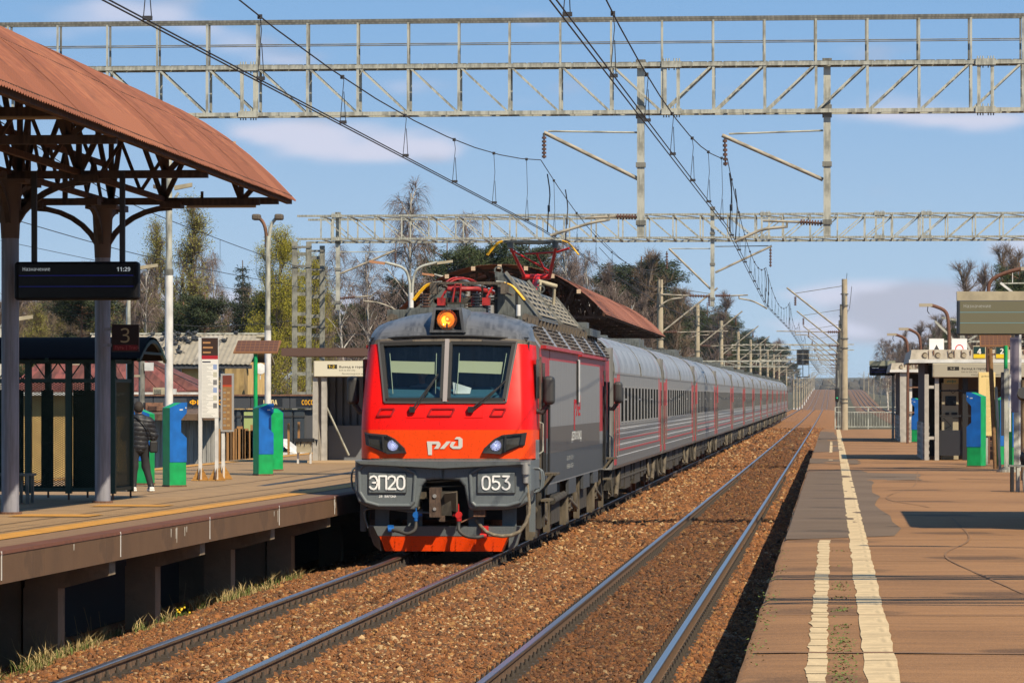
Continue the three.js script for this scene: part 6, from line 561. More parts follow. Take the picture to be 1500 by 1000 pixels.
  { const t = thing('curved_lamp_post', 'curved lamp post outside the right picture edge, its shadow on the near asphalt', 'lamp post', [5.1, DECKR, -37]); new MB().tube(new THREE.CatmullRomCurve3([V(0, 0, 0), V(0, 2.4, 0), V(0, 4.2, 0), V(-.2, 4.7, 0), V(-.8, 4.9, 0)]).getPoints(20), .05, 8).build('pole', M.rustPole, t); new MB().bx(-1.7, -.75, 4.85, 4.95, -.08, .08).build('lamp_head', M.beige, t); }
  const q4 = pylon('green and blue call post seen inside the farther white shelter', onR(1346, 652), 1.66, 1, -.35); q4.position.set(Xat(1345, 138.6), DECKR, -139);
}
pylon('green and blue call post in front of the near shelter, its notch facing left', onR(1431, 683), 1.78, 1, -.4);
pylon('green and blue call post behind the flanged grey pole on the right', onR(1471, 681), 1.7, 0, .4);
pylon('green and blue call post at the right edge behind the lavender post', onR(1489, 683), 1.5, 0, .4);
{ // info sheet, rusty pole with number signs, solar post, flanged pole
  { const z = 91.5, p = V(Xat(1446, z), DECKR, -z), t = thing('notice_board', 'tall cream notice sheet on a grey post behind the leaning rusty pole', 'notice board', p), y = (v) => at(1446, v, z).y - DECKR; new MB().bx(-.06, .03, 0, y(640), -.04, .04).build('post', M.galv, t); new MB().add(new RoundedBoxGeometry(.42, y(545) - y(639), .05, 2, .02), new THREE.Matrix4().makeTranslation(0, (y(545) + y(639)) / 2, .05)).build('board', mat([.62, .46, .2], .7), t); const m = print(200, 720, (x, W, H) => { x.fillStyle = '#e0c586'; x.fillRect(0, 0, W, H); x.fillStyle = '#5d5337'; x.font = 'bold 24px sans-serif'; x.fillText('До Москвы', 30, 44); for (let k = 0; k < 44; k++) { x.fillStyle = k === 22 ? '#8fae4a' : '#b39c62'; x.fillRect(90, 70 + k * 14, 70 * hash(k, 3, 2) + 20, 4); } }); put('notice_sheet', panel(.38, y(545) - y(639) - .05), m, t, 0, (y(545) + y(639)) / 2, .078); }
  { const z = 86, a = at(1459, 687, z), b = at(1451, 510, z), t = thing('sign_pole', 'leaning rusty pole carrying the yellow and dark 4 and 2 number signs', 'sign', [a.x, DECKR, -z]); const top = V(b.x - a.x, b.y - DECKR, 0); new MB().tube([[0, 0, 0], top], .055, 10).build('pole', mat([.27, .15, .06], .8, { map: ['rust', .5] }), t); new MB().tube([[.1, 0, .02], [top.x + .13, 1.9, .02]], .035, 8).build('stay_tube', M.galv, t);
    for (const [u, d, n] of [[1435, '4', 0], [1468, '2', 1]]) { const c = at(u, 516, z), x = c.x - a.x, y = c.y - DECKR, w = .31; new MB().add(new RoundedBoxGeometry(w, w, .05, 3, .024), new THREE.Matrix4().makeTranslation(x, y, .06)).build('number_sign', M.beige, t); const m = print(128, 128, (k, W, H) => { k.fillStyle = '#1c3b3f'; k.fillRect(0, 0, W, H); k.fillStyle = '#e6c52c'; k.fillRect(0, 84, W, 44); k.fillStyle = '#f0efe8'; k.font = 'bold 84px sans-serif'; k.textAlign = 'center'; k.fillText(d, 64, 82); }); put('number_face', panel(w - .045, w - .045), m, t, x, y, .0865); } new MB().bx(top.x - .06, top.x + .25, top.y - .16, top.y - .12, .0, .05).build('bracket', M.rustPole, t); }
  { const z = 84, a = onR(1474, 690), t = thing('solar_lamp_post', 'green post with a brown solar panel under the pale departures display', 'lamp post', [Xat(1474, z), DECKR, -z]), y = (v) => at(1474, v, z).y - DECKR; new MB().cyl(0, y(506) / 2, 0, .045, y(506), 10).build('post', M.green, t); const q = (i, j, o) => V(lerp(-.58, .13, i), y(508) + j * .24 + o, -j * .3), s = new MB(); s.hex([q(0, 0, 0), q(1, 0, 0), q(1, 1, 0), q(0, 1, 0), q(0, 0, .03), q(1, 0, .03), q(1, 1, .03), q(0, 1, .03)]); s.build('panel_frame', mat([.2, .09, .035], .5), t); const c = new MB(); for (let i = 0; i < 7; i++) for (let j = 0; j < 4; j++) c.quad(q(.04 + i * .135, .06 + j * .235, .033), q(.04 + i * .135 + .12, .06 + j * .235, .033), q(.04 + i * .135 + .12, .06 + j * .235 + .2, .033), q(.04 + i * .135, .06 + j * .235 + .2, .033)); c.build('solar_cells', M.solar, t, STUFF); }
  { const z = 82.5, t = thing('flanged_pole', 'grey pole on a round flange with a narrow dark board on it', 'pole', [Xat(1475, z), DECKR, -z]), y = (v) => at(1475, v, z).y - DECKR; new MB().bx(-.05, .05, 0, y(540), -.05, .05).build('post', M.galv, t); const f = new MB(); f.tube([[0, 0, 0], [0, .05, 0]], .22, 16); f.tube([[0, .05, 0], [0, .12, 0]], .2, 16, .06); f.build('flange', M.galv, t); new MB().bx(-.12, -.055, y(638), y(545), -.04, .06).build('narrow_board', mat([.035, .035, .045], .6), t); new MB().bx(.06, .1, y(632), y(548), -.03, .03).build('board_edge', M.white, t); }
  { const z = 83.5, t = thing('side_board', 'tall lavender grey side board hanging on the display post', 'notice board', [Xat(1487, z), DECKR, -z]), y = (v) => at(1487, v, z).y - DECKR; new MB().bx(-.1, .09, y(604), y(494), -.05, .03).build('board', mat([.17, .15, .19], .7), t); new MB().bx(-.02, .1, 0, y(604), -.04, .03).build('leg', M.galv, t); new MB().bx(.1, .15, 0, y(490), -.04, .02).build('stay', M.white, t); }
  { const z = 74, t = thing('brown_pole', 'broad brown pole standing at the right image edge', 'pole', [Xat(1502, z), DECKR, -z]); new MB().cyl(0, 1.0, 0, .085, 2.0, 14).build('shaft', mat([.3, .2, .1], .7, { map: ['grime', .5] }), t); new MB().disc([-.04, 1.72, .1], [0, .3, 1], .12, .16, 12).build('horn', M.black, t); }
  { const z = 64.5, p = V(Xat(1484, z), DECKR, -z), t = thing('bench', 'grey steel framed bench cut by the right image edge', 'bench', p); for (let k = 0; k < 4; k++) new MB().bx(-.06, 1.5, .44, .47, -.08 - k * .1, -.0 - k * .1).build('slat', M.galvD, t); for (const [x, m] of [[0, M.black], [.1, M.galv]]) for (const d of [0, -.34]) new MB().bx(x - .025, x + .025, 0, .44, d - .06, d - .01).build('leg', m, t); new MB().tube(new THREE.CatmullRomCurve3([V(.21, 0, .1), V(.2, .3, .1), V(.24, .42, .1), V(.36, .45, .1), V(.5, .45, .1)]).getPoints(10), .035, 8).build('tubular_leg', M.galv, t); const b = thing('bag', 'dark bag with a tan top lying on the right-hand bench', 'bag', [p.x + .2, DECKR + .47, -z - .1]); const g = new THREE.SphereGeometry(.19, 14, 10); g.scale(.9, .95, .7); put('bag_body', g, M.black, b, .1, .12, 0); put('bag_flap', new THREE.SphereGeometry(.09, 10, 8), mat([.4, .27, .15], .8), b, .06, .26, .04); }
}
{ // curved rusty lamp posts above the right shelters
  const post = (label, z, u, vb, vt, uArm, vArm) => { const t = thing('curved_lamp_post', label, 'lamp post', [Xat(u, z), DECKR, -z], 'rusty curved lamp posts above the right shelters'), y = (v) => at(u, v, z).y - DECKR, xa = Xat(uArm, z) - t.position.x, s = Math.sign(xa); const h = y(vt), top = y(vArm); new MB().tube(new THREE.CatmullRomCurve3([V(0, 0, 0), V(0, h * .5, 0), V(0, h - .25, 0), V(s * .08, h + .35 * (top - h), 0), V(s * Math.abs(xa) * .45, top - .03, 0), V(xa * .6, top, 0)]).getPoints(26), .05, 9).build('pole', mat([.17, .075, .045], .8, { map: ['rust', .4] }), t); new MB().bx(Math.min(xa * .55, xa), Math.max(xa * .55, xa), top - .04, top + .05, -.07, .07).build('lamp_head', mat([.34, .29, .21], .7), t); const w = new MB(); w.tube([[xa * .7, top - .03, 0], [xa * .72, top - .16, .02], [xa * .65, top - .24, 0]], .012, 4); w.build('loose_cable', M.black, t); return t; };
  post('tallest curved lamp post, arm to the right above the pale display', 93, 1448, 600, 420, 1535, 394); post('curved rusty lamp post with its arm to the left above the near shelter roof', 104, 1390, 600, 462, 1347, 447); post('thin curved lamp post, second from the left over the shelter roofs', 128, 1349, 600, 495, 1317, 482); post('thin curved lamp post farthest left over the shelter roofs', 136, 1330, 600, 500, 1300, 490); }
{ // beam and bracket steelwork behind the right shelters
  const z = 160, t = thing('steel_bracket', 'pale steel mast with crossed brackets behind the near shelter roof', 'mast', [Xat(1410, z), 0, -z]); const f = (u, v) => at(u, v, z).sub(t.position); new MB().bar(f(1410, 560), f(1410, 470), .2, .2).build('post', M.galv, t); for (const [a, b] of [[[1410, 510], [1370, 470]], [[1410, 505], [1450, 478]], [[1365, 500], [1500, 500]], [[1410, 470], [1380, 465]], [[1425, 520], [1405, 478]]]) new MB().bar(f(...a), f(...b), .09).build('bracket', M.galv, t);
  const u = thing('steel_bracket', 'pale slanted bracket tube against the trees at the upper right', 'mast', [Xat(1470, 150), 0, -150]); const h = (a, b) => at(a, b, 150).sub(u.position); new MB().bar(h(1466, 414), h(1484, 428), .09).build('strut', M.white, u); new MB().bar(h(1466, 415), h(1540, 414), .05).build('tie_rod', M.galv, u); new MB().bar(h(1484, 396), h(1484, 414), .03).build('hanger', M.white, u); new MB().bar(h(1540, 414), h(1540, 640), .25).build('post', M.concrete, u); }
// ---------- buildings, fences and plants left of the station ----------
{ const part = (t, n, m, f) => { const g = new MB(); f(g); return g.build(n, m, t); };
  { const z = 172, a = at(120, 600, z), b = at(372, 600, z), y = (v) => at(250, v, z).y, t = thing('house', 'yellow house with a long grey corrugated roof behind the station', 'house', [0, 0, 0]); const yw = y(530), y0 = -1; part(t, 'wall', M.wall, (g) => { g.bx(a.x + .2, b.x - .3, y0, yw, -z - 6, -z); }); part(t, 'wall_plinth', mat([.2, .16, .1], .9), (g) => g.bx(a.x + .15, b.x - .25, y0, y0 + .6, -z - .1, -z + .04));
    for (let k = 0; k < 9; k++) { const x0 = lerp(a.x - .2, b.x - .1, k / 9), x1 = lerp(a.x - .2, b.x - .1, (k + 1) / 9); new MB().grid((i, j) => V(lerp(x0, x1, i / 16), lerp(yw - .12, y(488), j / 3) + Math.cos(i * Math.PI / 2) * .02 + (k % 2) * .015, -z + .5 - j * 1.3), 16, 3).build('roof_sheet', k % 3 ? M.slate : mat([.33, .3, .25], .9, { map: ['grime', 2] }), t); } part(t, 'ridge', M.galv, (g) => g.bx(a.x - .3, b.x + .1, y(488), y(485.5), -z - 3.6, -z - 3.3)); part(t, 'roof_back', M.slate, (g) => g.hex([V(a.x, yw, -z - 6.4), V(b.x, yw, -z - 6.4), V(b.x, yw - .1, -z - 6.4), V(a.x, yw - .1, -z - 6.4), V(a.x, y(488) - .05, -z - 3.4), V(b.x, y(488) - .05, -z - 3.4), V(b.x, y(488) - .15, -z - 3.4), V(a.x, y(488) - .15, -z - 3.4)]));
    part(t, 'eave_board', M.fasciaDark, (g) => g.bx(a.x, b.x - .1, yw - .32, yw - .14, -z + .05, -z + .42)); part(t, 'eave_log', M.beige, (g) => g.tube([[b.x - .2, y(492), -z - 2], [b.x + .25, y(492), -z - 2]], .08, 8));
    for (const [u0, u1, v0, v1] of [[255, 266, 540, 553], [318, 326, 541, 552]]) { const w = part(t, 'window', M.white, (g) => { const p = at(u0, v0, z), q = at(u1, v1, z); g.bx(p.x, q.x, q.y, p.y, -z - .02, -z + .06); }); part(w, 'pane', mat([.16, .2, .25], .15), (g) => { const p = at(u0 + 1.4, v0 + 1.4, z), q = at(u1 - 1.4, v1 - 1.4, z); g.bx(p.x, q.x, q.y, p.y, -z + .055, -z + .07); }); }
    for (const u of [352, 322]) part(t, 'vent_grille', M.white, (g) => { for (let k = 0; k < 7; k++) { const p = at(u, 540 + k * 4.2, z), q = at(u + 6, 543 + k * 4.2, z); g.bx(p.x, q.x, q.y, p.y, -z, -z + .05); } }); part(t, 'side_annex', mat([.4, .27, .11], .9, { map: ['grime', 3] }), (g) => g.bx(b.x - 1.2, b.x - .3, y0, y(540), -z + .02, -z + 1.2)); part(t, 'downpipe', M.beige, (g) => g.bx(at(328, 0, z).x, at(331, 0, z).x, y(560), y(530), -z, -z + .12)); part(t, 'satellite_dish', M.white, (g) => { const c = at(381, 540, z - 2); g.disc([c.x, c.y, c.z], [.3, .2, 1], .26, .06, 16); g.bar([c.x, c.y - .5, c.z], [c.x, c.y, c.z], .04); });
    // pigeons on the slope
    const proto = thing('pigeon', 'x', 'bird', [0, 0, 0], 'pigeons resting on the grey corrugated roof'); const bd = new THREE.SphereGeometry(.09, 10, 8); bd.scale(1.7, .95, .9); put('body', bd, mat([.03, .033, .04], .7), proto, 0, .1, 0); put('pigeon_head', new THREE.SphereGeometry(.045, 8, 6), mat([.022, .03, .03], .6), proto, .14, .19, 0); new MB().hex([V(-.12, .1, .03), V(-.3, .05, .04), V(-.3, .05, -.04), V(-.12, .1, -.03), V(-.12, .13, .03), V(-.3, .07, .04), V(-.3, .07, -.04), V(-.12, .13, -.03)]).build('tail', M.black, proto);
    const sp = [[223, 491], [240, 490], [237, 498], [254, 493], [258, 490], [262, 491], [256, 497], [260, 499], [265, 498], [252, 500], [256, 504], [275, 489], [279, 491], [272, 499], [276, 502], [284, 495], [286, 489], [289, 498], [262, 510], [262, 516], [328, 500], [246, 496], [270, 496], [283, 498], [242, 511], [345, 489]]; const dirs = ['upper', 'middle', 'lower'];
    sp.forEach(([u, v], k) => { const s = clamp((530 - v) / 42, 0, 1), zz = z - .5 + s * 3.9, p = at(u, v, zz); p.y = lerp(yw - .12, y(488), s) + .03; const l = 'small dark pigeon resting with its flock on the corrugated roof'; if (!k) { proto.position.copy(p); proto.userData.label = l; proto.rotation.y = 1; } else copy(proto, l, p, hash(k, 2, 2) * 6.3); }); }
  { const z = 152, y = (v) => at(200, v, z).y, xl = Xat(20, z), xr = Xat(292, z), xp = Xat(150, z), t = thing('house', 'low building with a rust red sheet roof in front of the yellow house', 'house', [0, 0, 0]); part(t, 'wall', M.wall, (g) => g.bx(xl, xr - .3, -1, y(574), -z - 6, -z - .3)); const e = y(574), rg = y(519);
    const A = V(xl - .3, e, -z + .3), B = V(xr + .1, e, -z + .3), C = V(xp + 1.2, rg, -z - 3), D = V(xp - 3, rg, -z - 3); for (let k = 0; k < 14; k++) { const f = k / 14, h2 = (k + 1) / 14; new MB().hex([A.clone().lerp(B, f), A.clone().lerp(B, h2), D.clone().lerp(C, h2), D.clone().lerp(C, f), A.clone().lerp(B, f).add(V(0, .05 + (k % 2) * .03, .0)), A.clone().lerp(B, h2).add(V(0, .05 + (k % 2) * .03, 0)), D.clone().lerp(C, h2).add(V(0, .05 + (k % 2) * .03, 0)), D.clone().lerp(C, f).add(V(0, .05 + (k % 2) * .03, 0))]).build('roof_sheet', k % 3 ? M.redRoof : mat([.22, .065, .05], .7, { map: ['grime', 2] }), t); }
    part(t, 'roof_end', M.redRoof, (g) => { g.tri(B, V(xr + .1, e, -z - 6.3), C); g.tri(V(xr + .1, e, -z - 6.3), V(xl - .3, e, -z - 6.3), C); g.tri(C, V(xl - .3, e, -z - 6.3), D); }); part(t, 'white_gutter', M.white, (g) => g.bx(xl, xr, e - .14, e - .01, -z + .24, -z + .36)); part(t, 'gable', M.beige, (g) => g.tri(V(Xat(88, z), y(534), -z - .9), V(Xat(112, z), y(534), -z - .9), V(Xat(100, z), y(525), -z - .9)));
    const ac = at(236, 578, z - 1), u = thing('air_conditioner', 'pale air conditioner box below the red roof edge', 'air conditioner', [ac.x, ac.y, ac.z]); new MB().bx(-.33, .33, -.3, .3, -.14, .14).build('housing', M.beige, u); const fl = new MB(); for (let k = 0; k < 7; k++) fl.bx(-.28, .02, -.24 + k * .07, -.21 + k * .07, .14, .16); fl.build('grille', M.galvD, u); new MB().bx(.36, .62, -.3, .24, -.1, .1).build('side_box', M.white, u);
    const pz = 128, p2 = thing('utility_pole', 'cluttered grey pole with a white meter box by the red roof', 'pole', [Xat(207, pz), -.8, -pz]), yy = (v) => at(207, v, pz).y + .8; new MB().cyl(0, yy(520) / 2, 0, .11, yy(520), 10).build('shaft', M.galvD, p2); new MB().bx(.12, .42, yy(543), yy(531), -.06, .12).build('meter_box', M.white, p2); new MB().bx(-.3, -.02, yy(552), yy(549), 0, .1).build('lamp', M.beige, p2); for (let k = 0; k < 3; k++) new MB().tube([[0, yy(525), 0], [1.6 + k * .3, yy(565 + k * 6), -3]], .015, 4).build('cable', M.wire, p2); }
  { const z = 140, y = (v) => at(300, v, z).y, t = thing('shop', 'dark fronted shop row with yellow lettering under the yellow house', 'shop', [0, 0, 0]); const xa = Xat(196, z), xb = Xat(540, z); part(t, 'wall', mat([.07, .07, .075], .8), (g) => g.bx(xa, xb, -1, y(600), -z - 3, -z - .1)); for (let k = 0; k < 12; k++) part(t, 'fascia_panel', M.fasciaDark, (g) => g.bx(lerp(xa, xb, k / 12) + .015, lerp(xa, xb, (k + 1) / 12) - .015, y(598), y(580), -z - .1, -z + .1)); part(t, 'fascia_trim', M.rustPole, (g) => g.bx(xa, xb, y(580), y(577.5), -z - .1, -z + .16));
    for (const [u0, u1, s, c1] of [[270, 344, 'ФЕР ЖОВ', '#f0b020'], [376, 416, 'ЦЫПА', '#e8d8a0'], [432, 470, 'СОСО', '#e0a820']]) { const w = Xat(u1, z) - Xat(u0, z), m = print(256, 64, (x, W, H) => { x.fillStyle = '#262a30'; x.fillRect(0, 0, W, H); x.fillStyle = '#8a2a10'; x.font = 'bold 50px sans-serif'; x.textAlign = 'center'; x.fillText(s, W / 2 + 3, 50); x.fillStyle = c1; x.fillText(s, W / 2, 48); }); put('shop_lettering', panel(w * .9, y(583.5) - y(596)), m, t, (Xat(u0, z) + Xat(u1, z)) / 2, y(589.5), -z + .104); }
    for (const [u0, u1] of [[346, 352], [356, 372], [374, 388], [404, 428], [430, 446]]) { const w = part(t, 'shop_window', mat([.06, .062, .065], .5), (g) => g.bx(Xat(u0, z), Xat(u1, z), y(650), y(601), -z - .1, -z - .02)); part(w, 'pane', u0 === 356 ? mat([.36, .42, .16], .25) : mat([.05, .06, .07], .12), (g) => g.bx(Xat(u0 + 1, z), Xat(u1 - 1, z), y(645), y(603), -z - .03, -z)); part(w, 'glazing_bar', M.dark, (g) => g.bx(Xat(u0, z), Xat(u1, z), y(611), y(608.5), -z - .02, -z + .03)); } part(t, 'awning', M.signBrown, (g) => g.hex([V(Xat(225, z), y(612), -z + 1), V(Xat(292, z), y(612), -z + 1), V(Xat(292, z), y(600), -z), V(Xat(225, z), y(600), -z), V(Xat(225, z), y(604), -z + 1), V(Xat(292, z), y(604), -z + 1), V(Xat(292, z), y(598), -z), V(Xat(225, z), y(598), -z)])); }
  { const z = 124, y = (v) => at(280, v, z).y, t = thing('corrugated_fence', 'pale ribbed metal fence under a brown lean-to roof behind the call posts', 'fence', [0, 0, 0]); for (let k = 0; k < 17; k++) { const u = 222 + k * 6.2; part(t, 'fence_sheet', k % 4 === 3 ? mat([.28, .28, .27], .7) : M.fenceGrey, (g) => g.bx(Xat(u, z), Xat(u + 5.4, z), -1.1, y(612), -z - .04 - (k % 2) * .05, -z + (k % 2) * .03)); } part(t, 'lean_to_roof', mat([.14, .085, .05], .85, { map: ['grime', .8] }), (g) => g.hex([V(Xat(214, z), y(615), -z + 1.5), V(Xat(326, z), y(615), -z + 1.5), V(Xat(326, z), y(607), -z - .4), V(Xat(214, z), y(607), -z - .4), V(Xat(214, z), y(606), -z + 1.5), V(Xat(326, z), y(606), -z + 1.5), V(Xat(326, z), y(599), -z - .4), V(Xat(214, z), y(599), -z - .4)])); part(t, 'end_plank', M.wood, (g) => g.bx(Xat(221, z) - .28, Xat(221, z) - .03, -1.1, y(618), -z - .02, -z + .06)); part(t, 'roof_junk', M.rustPole, (g) => { g.box(Xat(226, z), y(596), -z + .3, .6, .3, .4, .4); g.box(Xat(234, z), y(598), -z + .5, .5, .16, .4, 1); }); }
  { const z = 122, t = thing('wooden_fence', 'orange brown wooden fence with uneven upright posts', 'fence', [0, 0, 0]); SEED = 41; for (let u = 318; u < 372; u += rnd(3, 6.5)) { const w = rnd(.1, .2), x = Xat(u, z), v = rnd(622, 634); part(t, 'plank', rnd() < .75 ? M.wood : mat([.2, .12, .06], .9, { map: ['wood', 1] }), (g) => g.bx(x, x + w, -1.1, at(u, v, z).y, -z - .03, -z + .05)); } for (const v of [640, 656, 668]) part(t, 'fence_rail', mat([.12, .08, .06], .9), (g) => g.bx(Xat(316, z), Xat(374, z), at(340, v + 7, z).y, at(340, v, z).y, -z - .12, -z - .05)); for (const [u, v] of [[421, 620], [436, 618], [408, 624]]) part(t, 'plank', M.wood, (g) => g.bx(Xat(u, z), Xat(u + 3, z), -1.1, at(u, v, z).y, -z - .03, -z + .05)); }
  { const z = 133, p = V(Xat(396, z), .0, -z), c = thing('parked_car', 'white car mostly hidden behind the front call posts', 'car', [p.x, at(396, 700, z).y, -z]); new MB().prism([[-1.9, .3], [1.9, .3], [2.05, .55], [1.95, .85], [1.1, .95], [.5, 1.42], [-1.0, 1.45], [-1.75, .98], [-2.02, .85], [-2.0, .5]], -.8, .8, .12).build('body', M.white, c); new MB().prism([[-1.5, .98], [.9, .96], [.42, 1.34], [-.95, 1.37]], -.76, .815, .02).build('side_glass', M.glassDark, c); for (const x of [-1.25, 1.25]) { const w = new MB().disc([x, .31, .76], [0, 0, 1], .32, .2, 18).build('wheel', M.rubber, c); new MB().disc([x, .31, .87], [0, 0, 1], .19, .02, 14).build('rim', M.steel, w); } new MB().bx(1.86, 2.03, .62, .76, .3, .72).build('headlight', M.galv, c); new MB().bx(-2.02, -1.9, .66, .8, .45, .76).build('rear_lamp', M.pantoRed, c); }
}
// ---------- trees ----------
{
  const dirAt = (d, ang, az) => { const u = Math.abs(d.y) < .9 ? V(0, 1, 0) : V(1, 0, 0), r = d.clone().cross(u).normalize(), b = r.clone().cross(d); return d.clone().multiplyScalar(Math.cos(ang)).addScaledVector(r, Math.sin(ang) * Math.cos(az)).addScaledVector(b, Math.sin(ang) * Math.sin(az)).normalize(); };
  function bare(seed, o) { // unit: a tree 12 m tall
    SEED = seed; const tr = new MB(), tw = new MB(), lf = new MB(), H = 12;
    const leafs = (p, n, s) => { for (let k = 0; k < n; k++) { const q = p.clone().add(V(rnd(-s, s), rnd(-s, s), rnd(-s, s))), e = rnd(.04, .085), a = V(rnd(-1, 1), rnd(-1, 1), rnd(-1, 1)).normalize().multiplyScalar(e), b = V(rnd(-1, 1), rnd(-1, 1), rnd(-1, 1)).normalize().multiplyScalar(e); lf.tri(q, q.clone().add(a), q.clone().add(b)); } };
    const twig = (p, d, L) => { const m = p.clone().addScaledVector(d, L * .55), e = p.clone().addScaledVector(d, L).add(V(0, -(o.droop || 0) * L * rnd(.4, 1.1), 0)), w = o.tw || .0085, s = V(rnd(-1, 1), rnd(-.3, .3), rnd(-1, 1)).normalize().multiplyScalar(w); tw.quad(p.clone().sub(s), p.clone().add(s), m.clone().add(s), m.clone().sub(s)); tw.tri(m.clone().sub(s), m.clone().add(s), e); if (o.leaf) leafs(e, o.leaf, .22); };
    const limb = (p, d, L, r, lev) => { const n = 4, pts = [p]; let q = p.clone(), e = d.clone(); for (let k = 0; k < n; k++) { e = dirAt(e, lev ? rnd(.05, o.wob || .3) : rnd(.02, .09), rnd(6.3)); e.y += lev ? (o.up ?? .08) - (lev > 1 ? (o.droop || 0) * .4 : 0) : 0; e.normalize(); q = q.clone().addScaledVector(e, L / n); pts.push(q); } (lev < 2 ? tr : tw).tube(pts, r, lev < 2 ? 5 : 3, r * .35, false);
      const P = (t) => { const i = Math.min(n - 1, Math.floor(t * n)); return pts[i].clone().lerp(pts[i + 1], t * n - i); };
      if (lev < 2) { const c = lev ? o.c2 || 6 : o.c1 || 20; for (let k = 0; k < c; k++) { const t = lev ? rnd(.15, 1) : lerp(o.base || .22, .97, (k + rnd()) / c), f = lev ? 1 - t * .45 : (o.shape ? o.shape(t) : 1.08 - .84 * t); limb(P(t), dirAt(lev ? e : V(0, 1, 0), lev ? rnd(.35, .9) : lerp(o.ang || 1.05, .45, t) + rnd(-.15, .15), k * 2.4 + rnd(1.2)), (lev ? L * .55 : H * (o.spread || .3)) * f * rnd(.75, 1.15), lev ? r * .42 : r * lerp(.42, .3, t), lev + 1); } }
      if (lev === 2 || lev === 1) { const c = lev === 2 ? Math.round((o.c3 || 9) * 1.3) : 7; for (let k = 0; k < c; k++) twig(P(rnd(.1, 1)), dirAt(e, rnd(.3, .9), rnd(6.3)), rnd(.35, .85) * (o.tl || 1)); } };
    limb(V(0, -.5, 0), V(rnd(-.04, .04), 1, rnd(-.04, .04)).normalize(), H + .5, o.r || .16, 0); return { tr, tw, lf, o };
  }
  function conif(seed, o) { SEED = seed; const tr = new MB(), tw = new MB(), H = 12; tr.tube([[0, -.5, 0], [.1, H * .5, 0], [0, H, 0]], .17, 6, .03, false);
    const spray = (p, d, L, n, th) => { for (let k = 0; k < n; k++) { const t = rnd(.2, 1), q = p.clone().addScaledVector(d, L * t).add(V(rnd(-th, th), rnd(-th, th * .6), rnd(-th, th))), a = V(rnd(-1, 1), rnd(-.7, .6), rnd(-1, 1)).normalize().multiplyScalar(rnd(.1, .22)), b = V(rnd(-1, 1), rnd(-.6, .6), rnd(-1, 1)).normalize().multiplyScalar(rnd(.018, .045)); tw.tri(q, q.clone().add(a).add(b), q.clone().add(a).sub(b)); } };
    if (o.spruce) for (let y = 1; y < H - .2; y += .42) { const f = 1 - y / H, R = .35 + 2.3 * f; for (let k = 0; k < 6; k++) { const a = k * 1.047 + y * 2.1 + rnd(.6), L = R * rnd(.65, 1.12), d = V(Math.cos(a), -.22 - .25 * f, Math.sin(a)).normalize(); tw.tube([[0, y, 0], V(0, y, 0).addScaledVector(d, L)], .03, 3, .01, false); spray(V(0, y, 0), d, L, 75 * L, .16 + .08 * L); } }
    else for (let k = 0; k < 58; k++) { const y = lerp(H * .3, H * .98, Math.sqrt(rnd())), f = 1 - Math.abs(y / H - .68) * 1.5, a = rnd(6.3), L = (.6 + 2.2 * Math.max(.15, f)) * rnd(.6, 1.1), d = V(Math.cos(a), rnd(.05, .5), Math.sin(a)).normalize(), p = V(0, y - .6, 0); tr.tube([p, p.clone().addScaledVector(d, L)], .05, 4, .015, false); for (let c = 0; c < 3; c++) spray(p.clone().addScaledVector(d, L * (.4 + c * .27)), V(0, 1, 0), .2, 190, rnd(.26, .42)); }
    return { tr, tw, lf: new MB(), o }; }
  const K = {
    grey: bare(11, { c1: 26, c2: 8, c3: 14, m: M.bark, t: M.twig, up: .12 }), grey2: bare(23, { c1: 28, c2: 7, c3: 14, m: M.bark, t: M.twigP, up: .14, ang: .8, spread: .26 }),
    birch: bare(37, { c1: 28, c2: 8, c3: 14, m: M.birch, t: M.twigP, droop: .55, r: .13, ang: .85, spread: .27, base: .3, up: .02, tl: 1.2 }), birch2: bare(53, { c1: 20, c2: 7, c3: 12, m: M.birch, t: M.twigP, droop: .7, r: .12, ang: .75, spread: .24, base: .22, up: .0, tl: 1.3 }),
    aspen: bare(61, { c1: 30, c2: 8, c3: 12, m: M.bark, t: M.twig, up: .2, ang: .7, spread: .27, base: .14, leaf: 4, b: M.bud }), willow: bare(71, { c1: 28, c2: 9, c3: 13, m: M.bark, t: M.twig, up: .08, ang: 1.1, spread: .36, base: .1, leaf: 15, b: M.bud2, wob: .4 }),
    bush: bare(83, { c1: 22, c2: 6, c3: 9, m: M.bark, t: mat([.16, .115, .06], .95), up: .3, ang: .6, spread: .5, base: .02, r: .07, wob: .35 }), spruce: conif(91, { spruce: 1, m: M.bark, t: M.spruce }), pine: conif(97, { m: mat([.2, .1, .055], .9), t: M.pine }), pine2: conif(101, { m: mat([.2, .1, .055], .9), t: mat([.038, .052, .02], .95) }),
  };
  const names = { grey: ['bare_tree', 'bare brown'], grey2: ['bare_tree', 'bare greyish'], birch: ['birch_tree', 'white stemmed bare birch'], birch2: ['birch_tree', 'drooping white birch'], aspen: ['budding_tree', 'tall budding olive'], willow: ['willow_tree', 'yellow green budding'], bush: ['bush', 'leafless brown bush'], spruce: ['spruce_tree', 'dark narrow spruce'], pine: ['pine_tree', 'dark green pine'], pine2: ['pine_tree', 'mid green pine'] };
  const protos = {}; const gnd = (x, z) => rail(Math.max(0, z)) - .8;
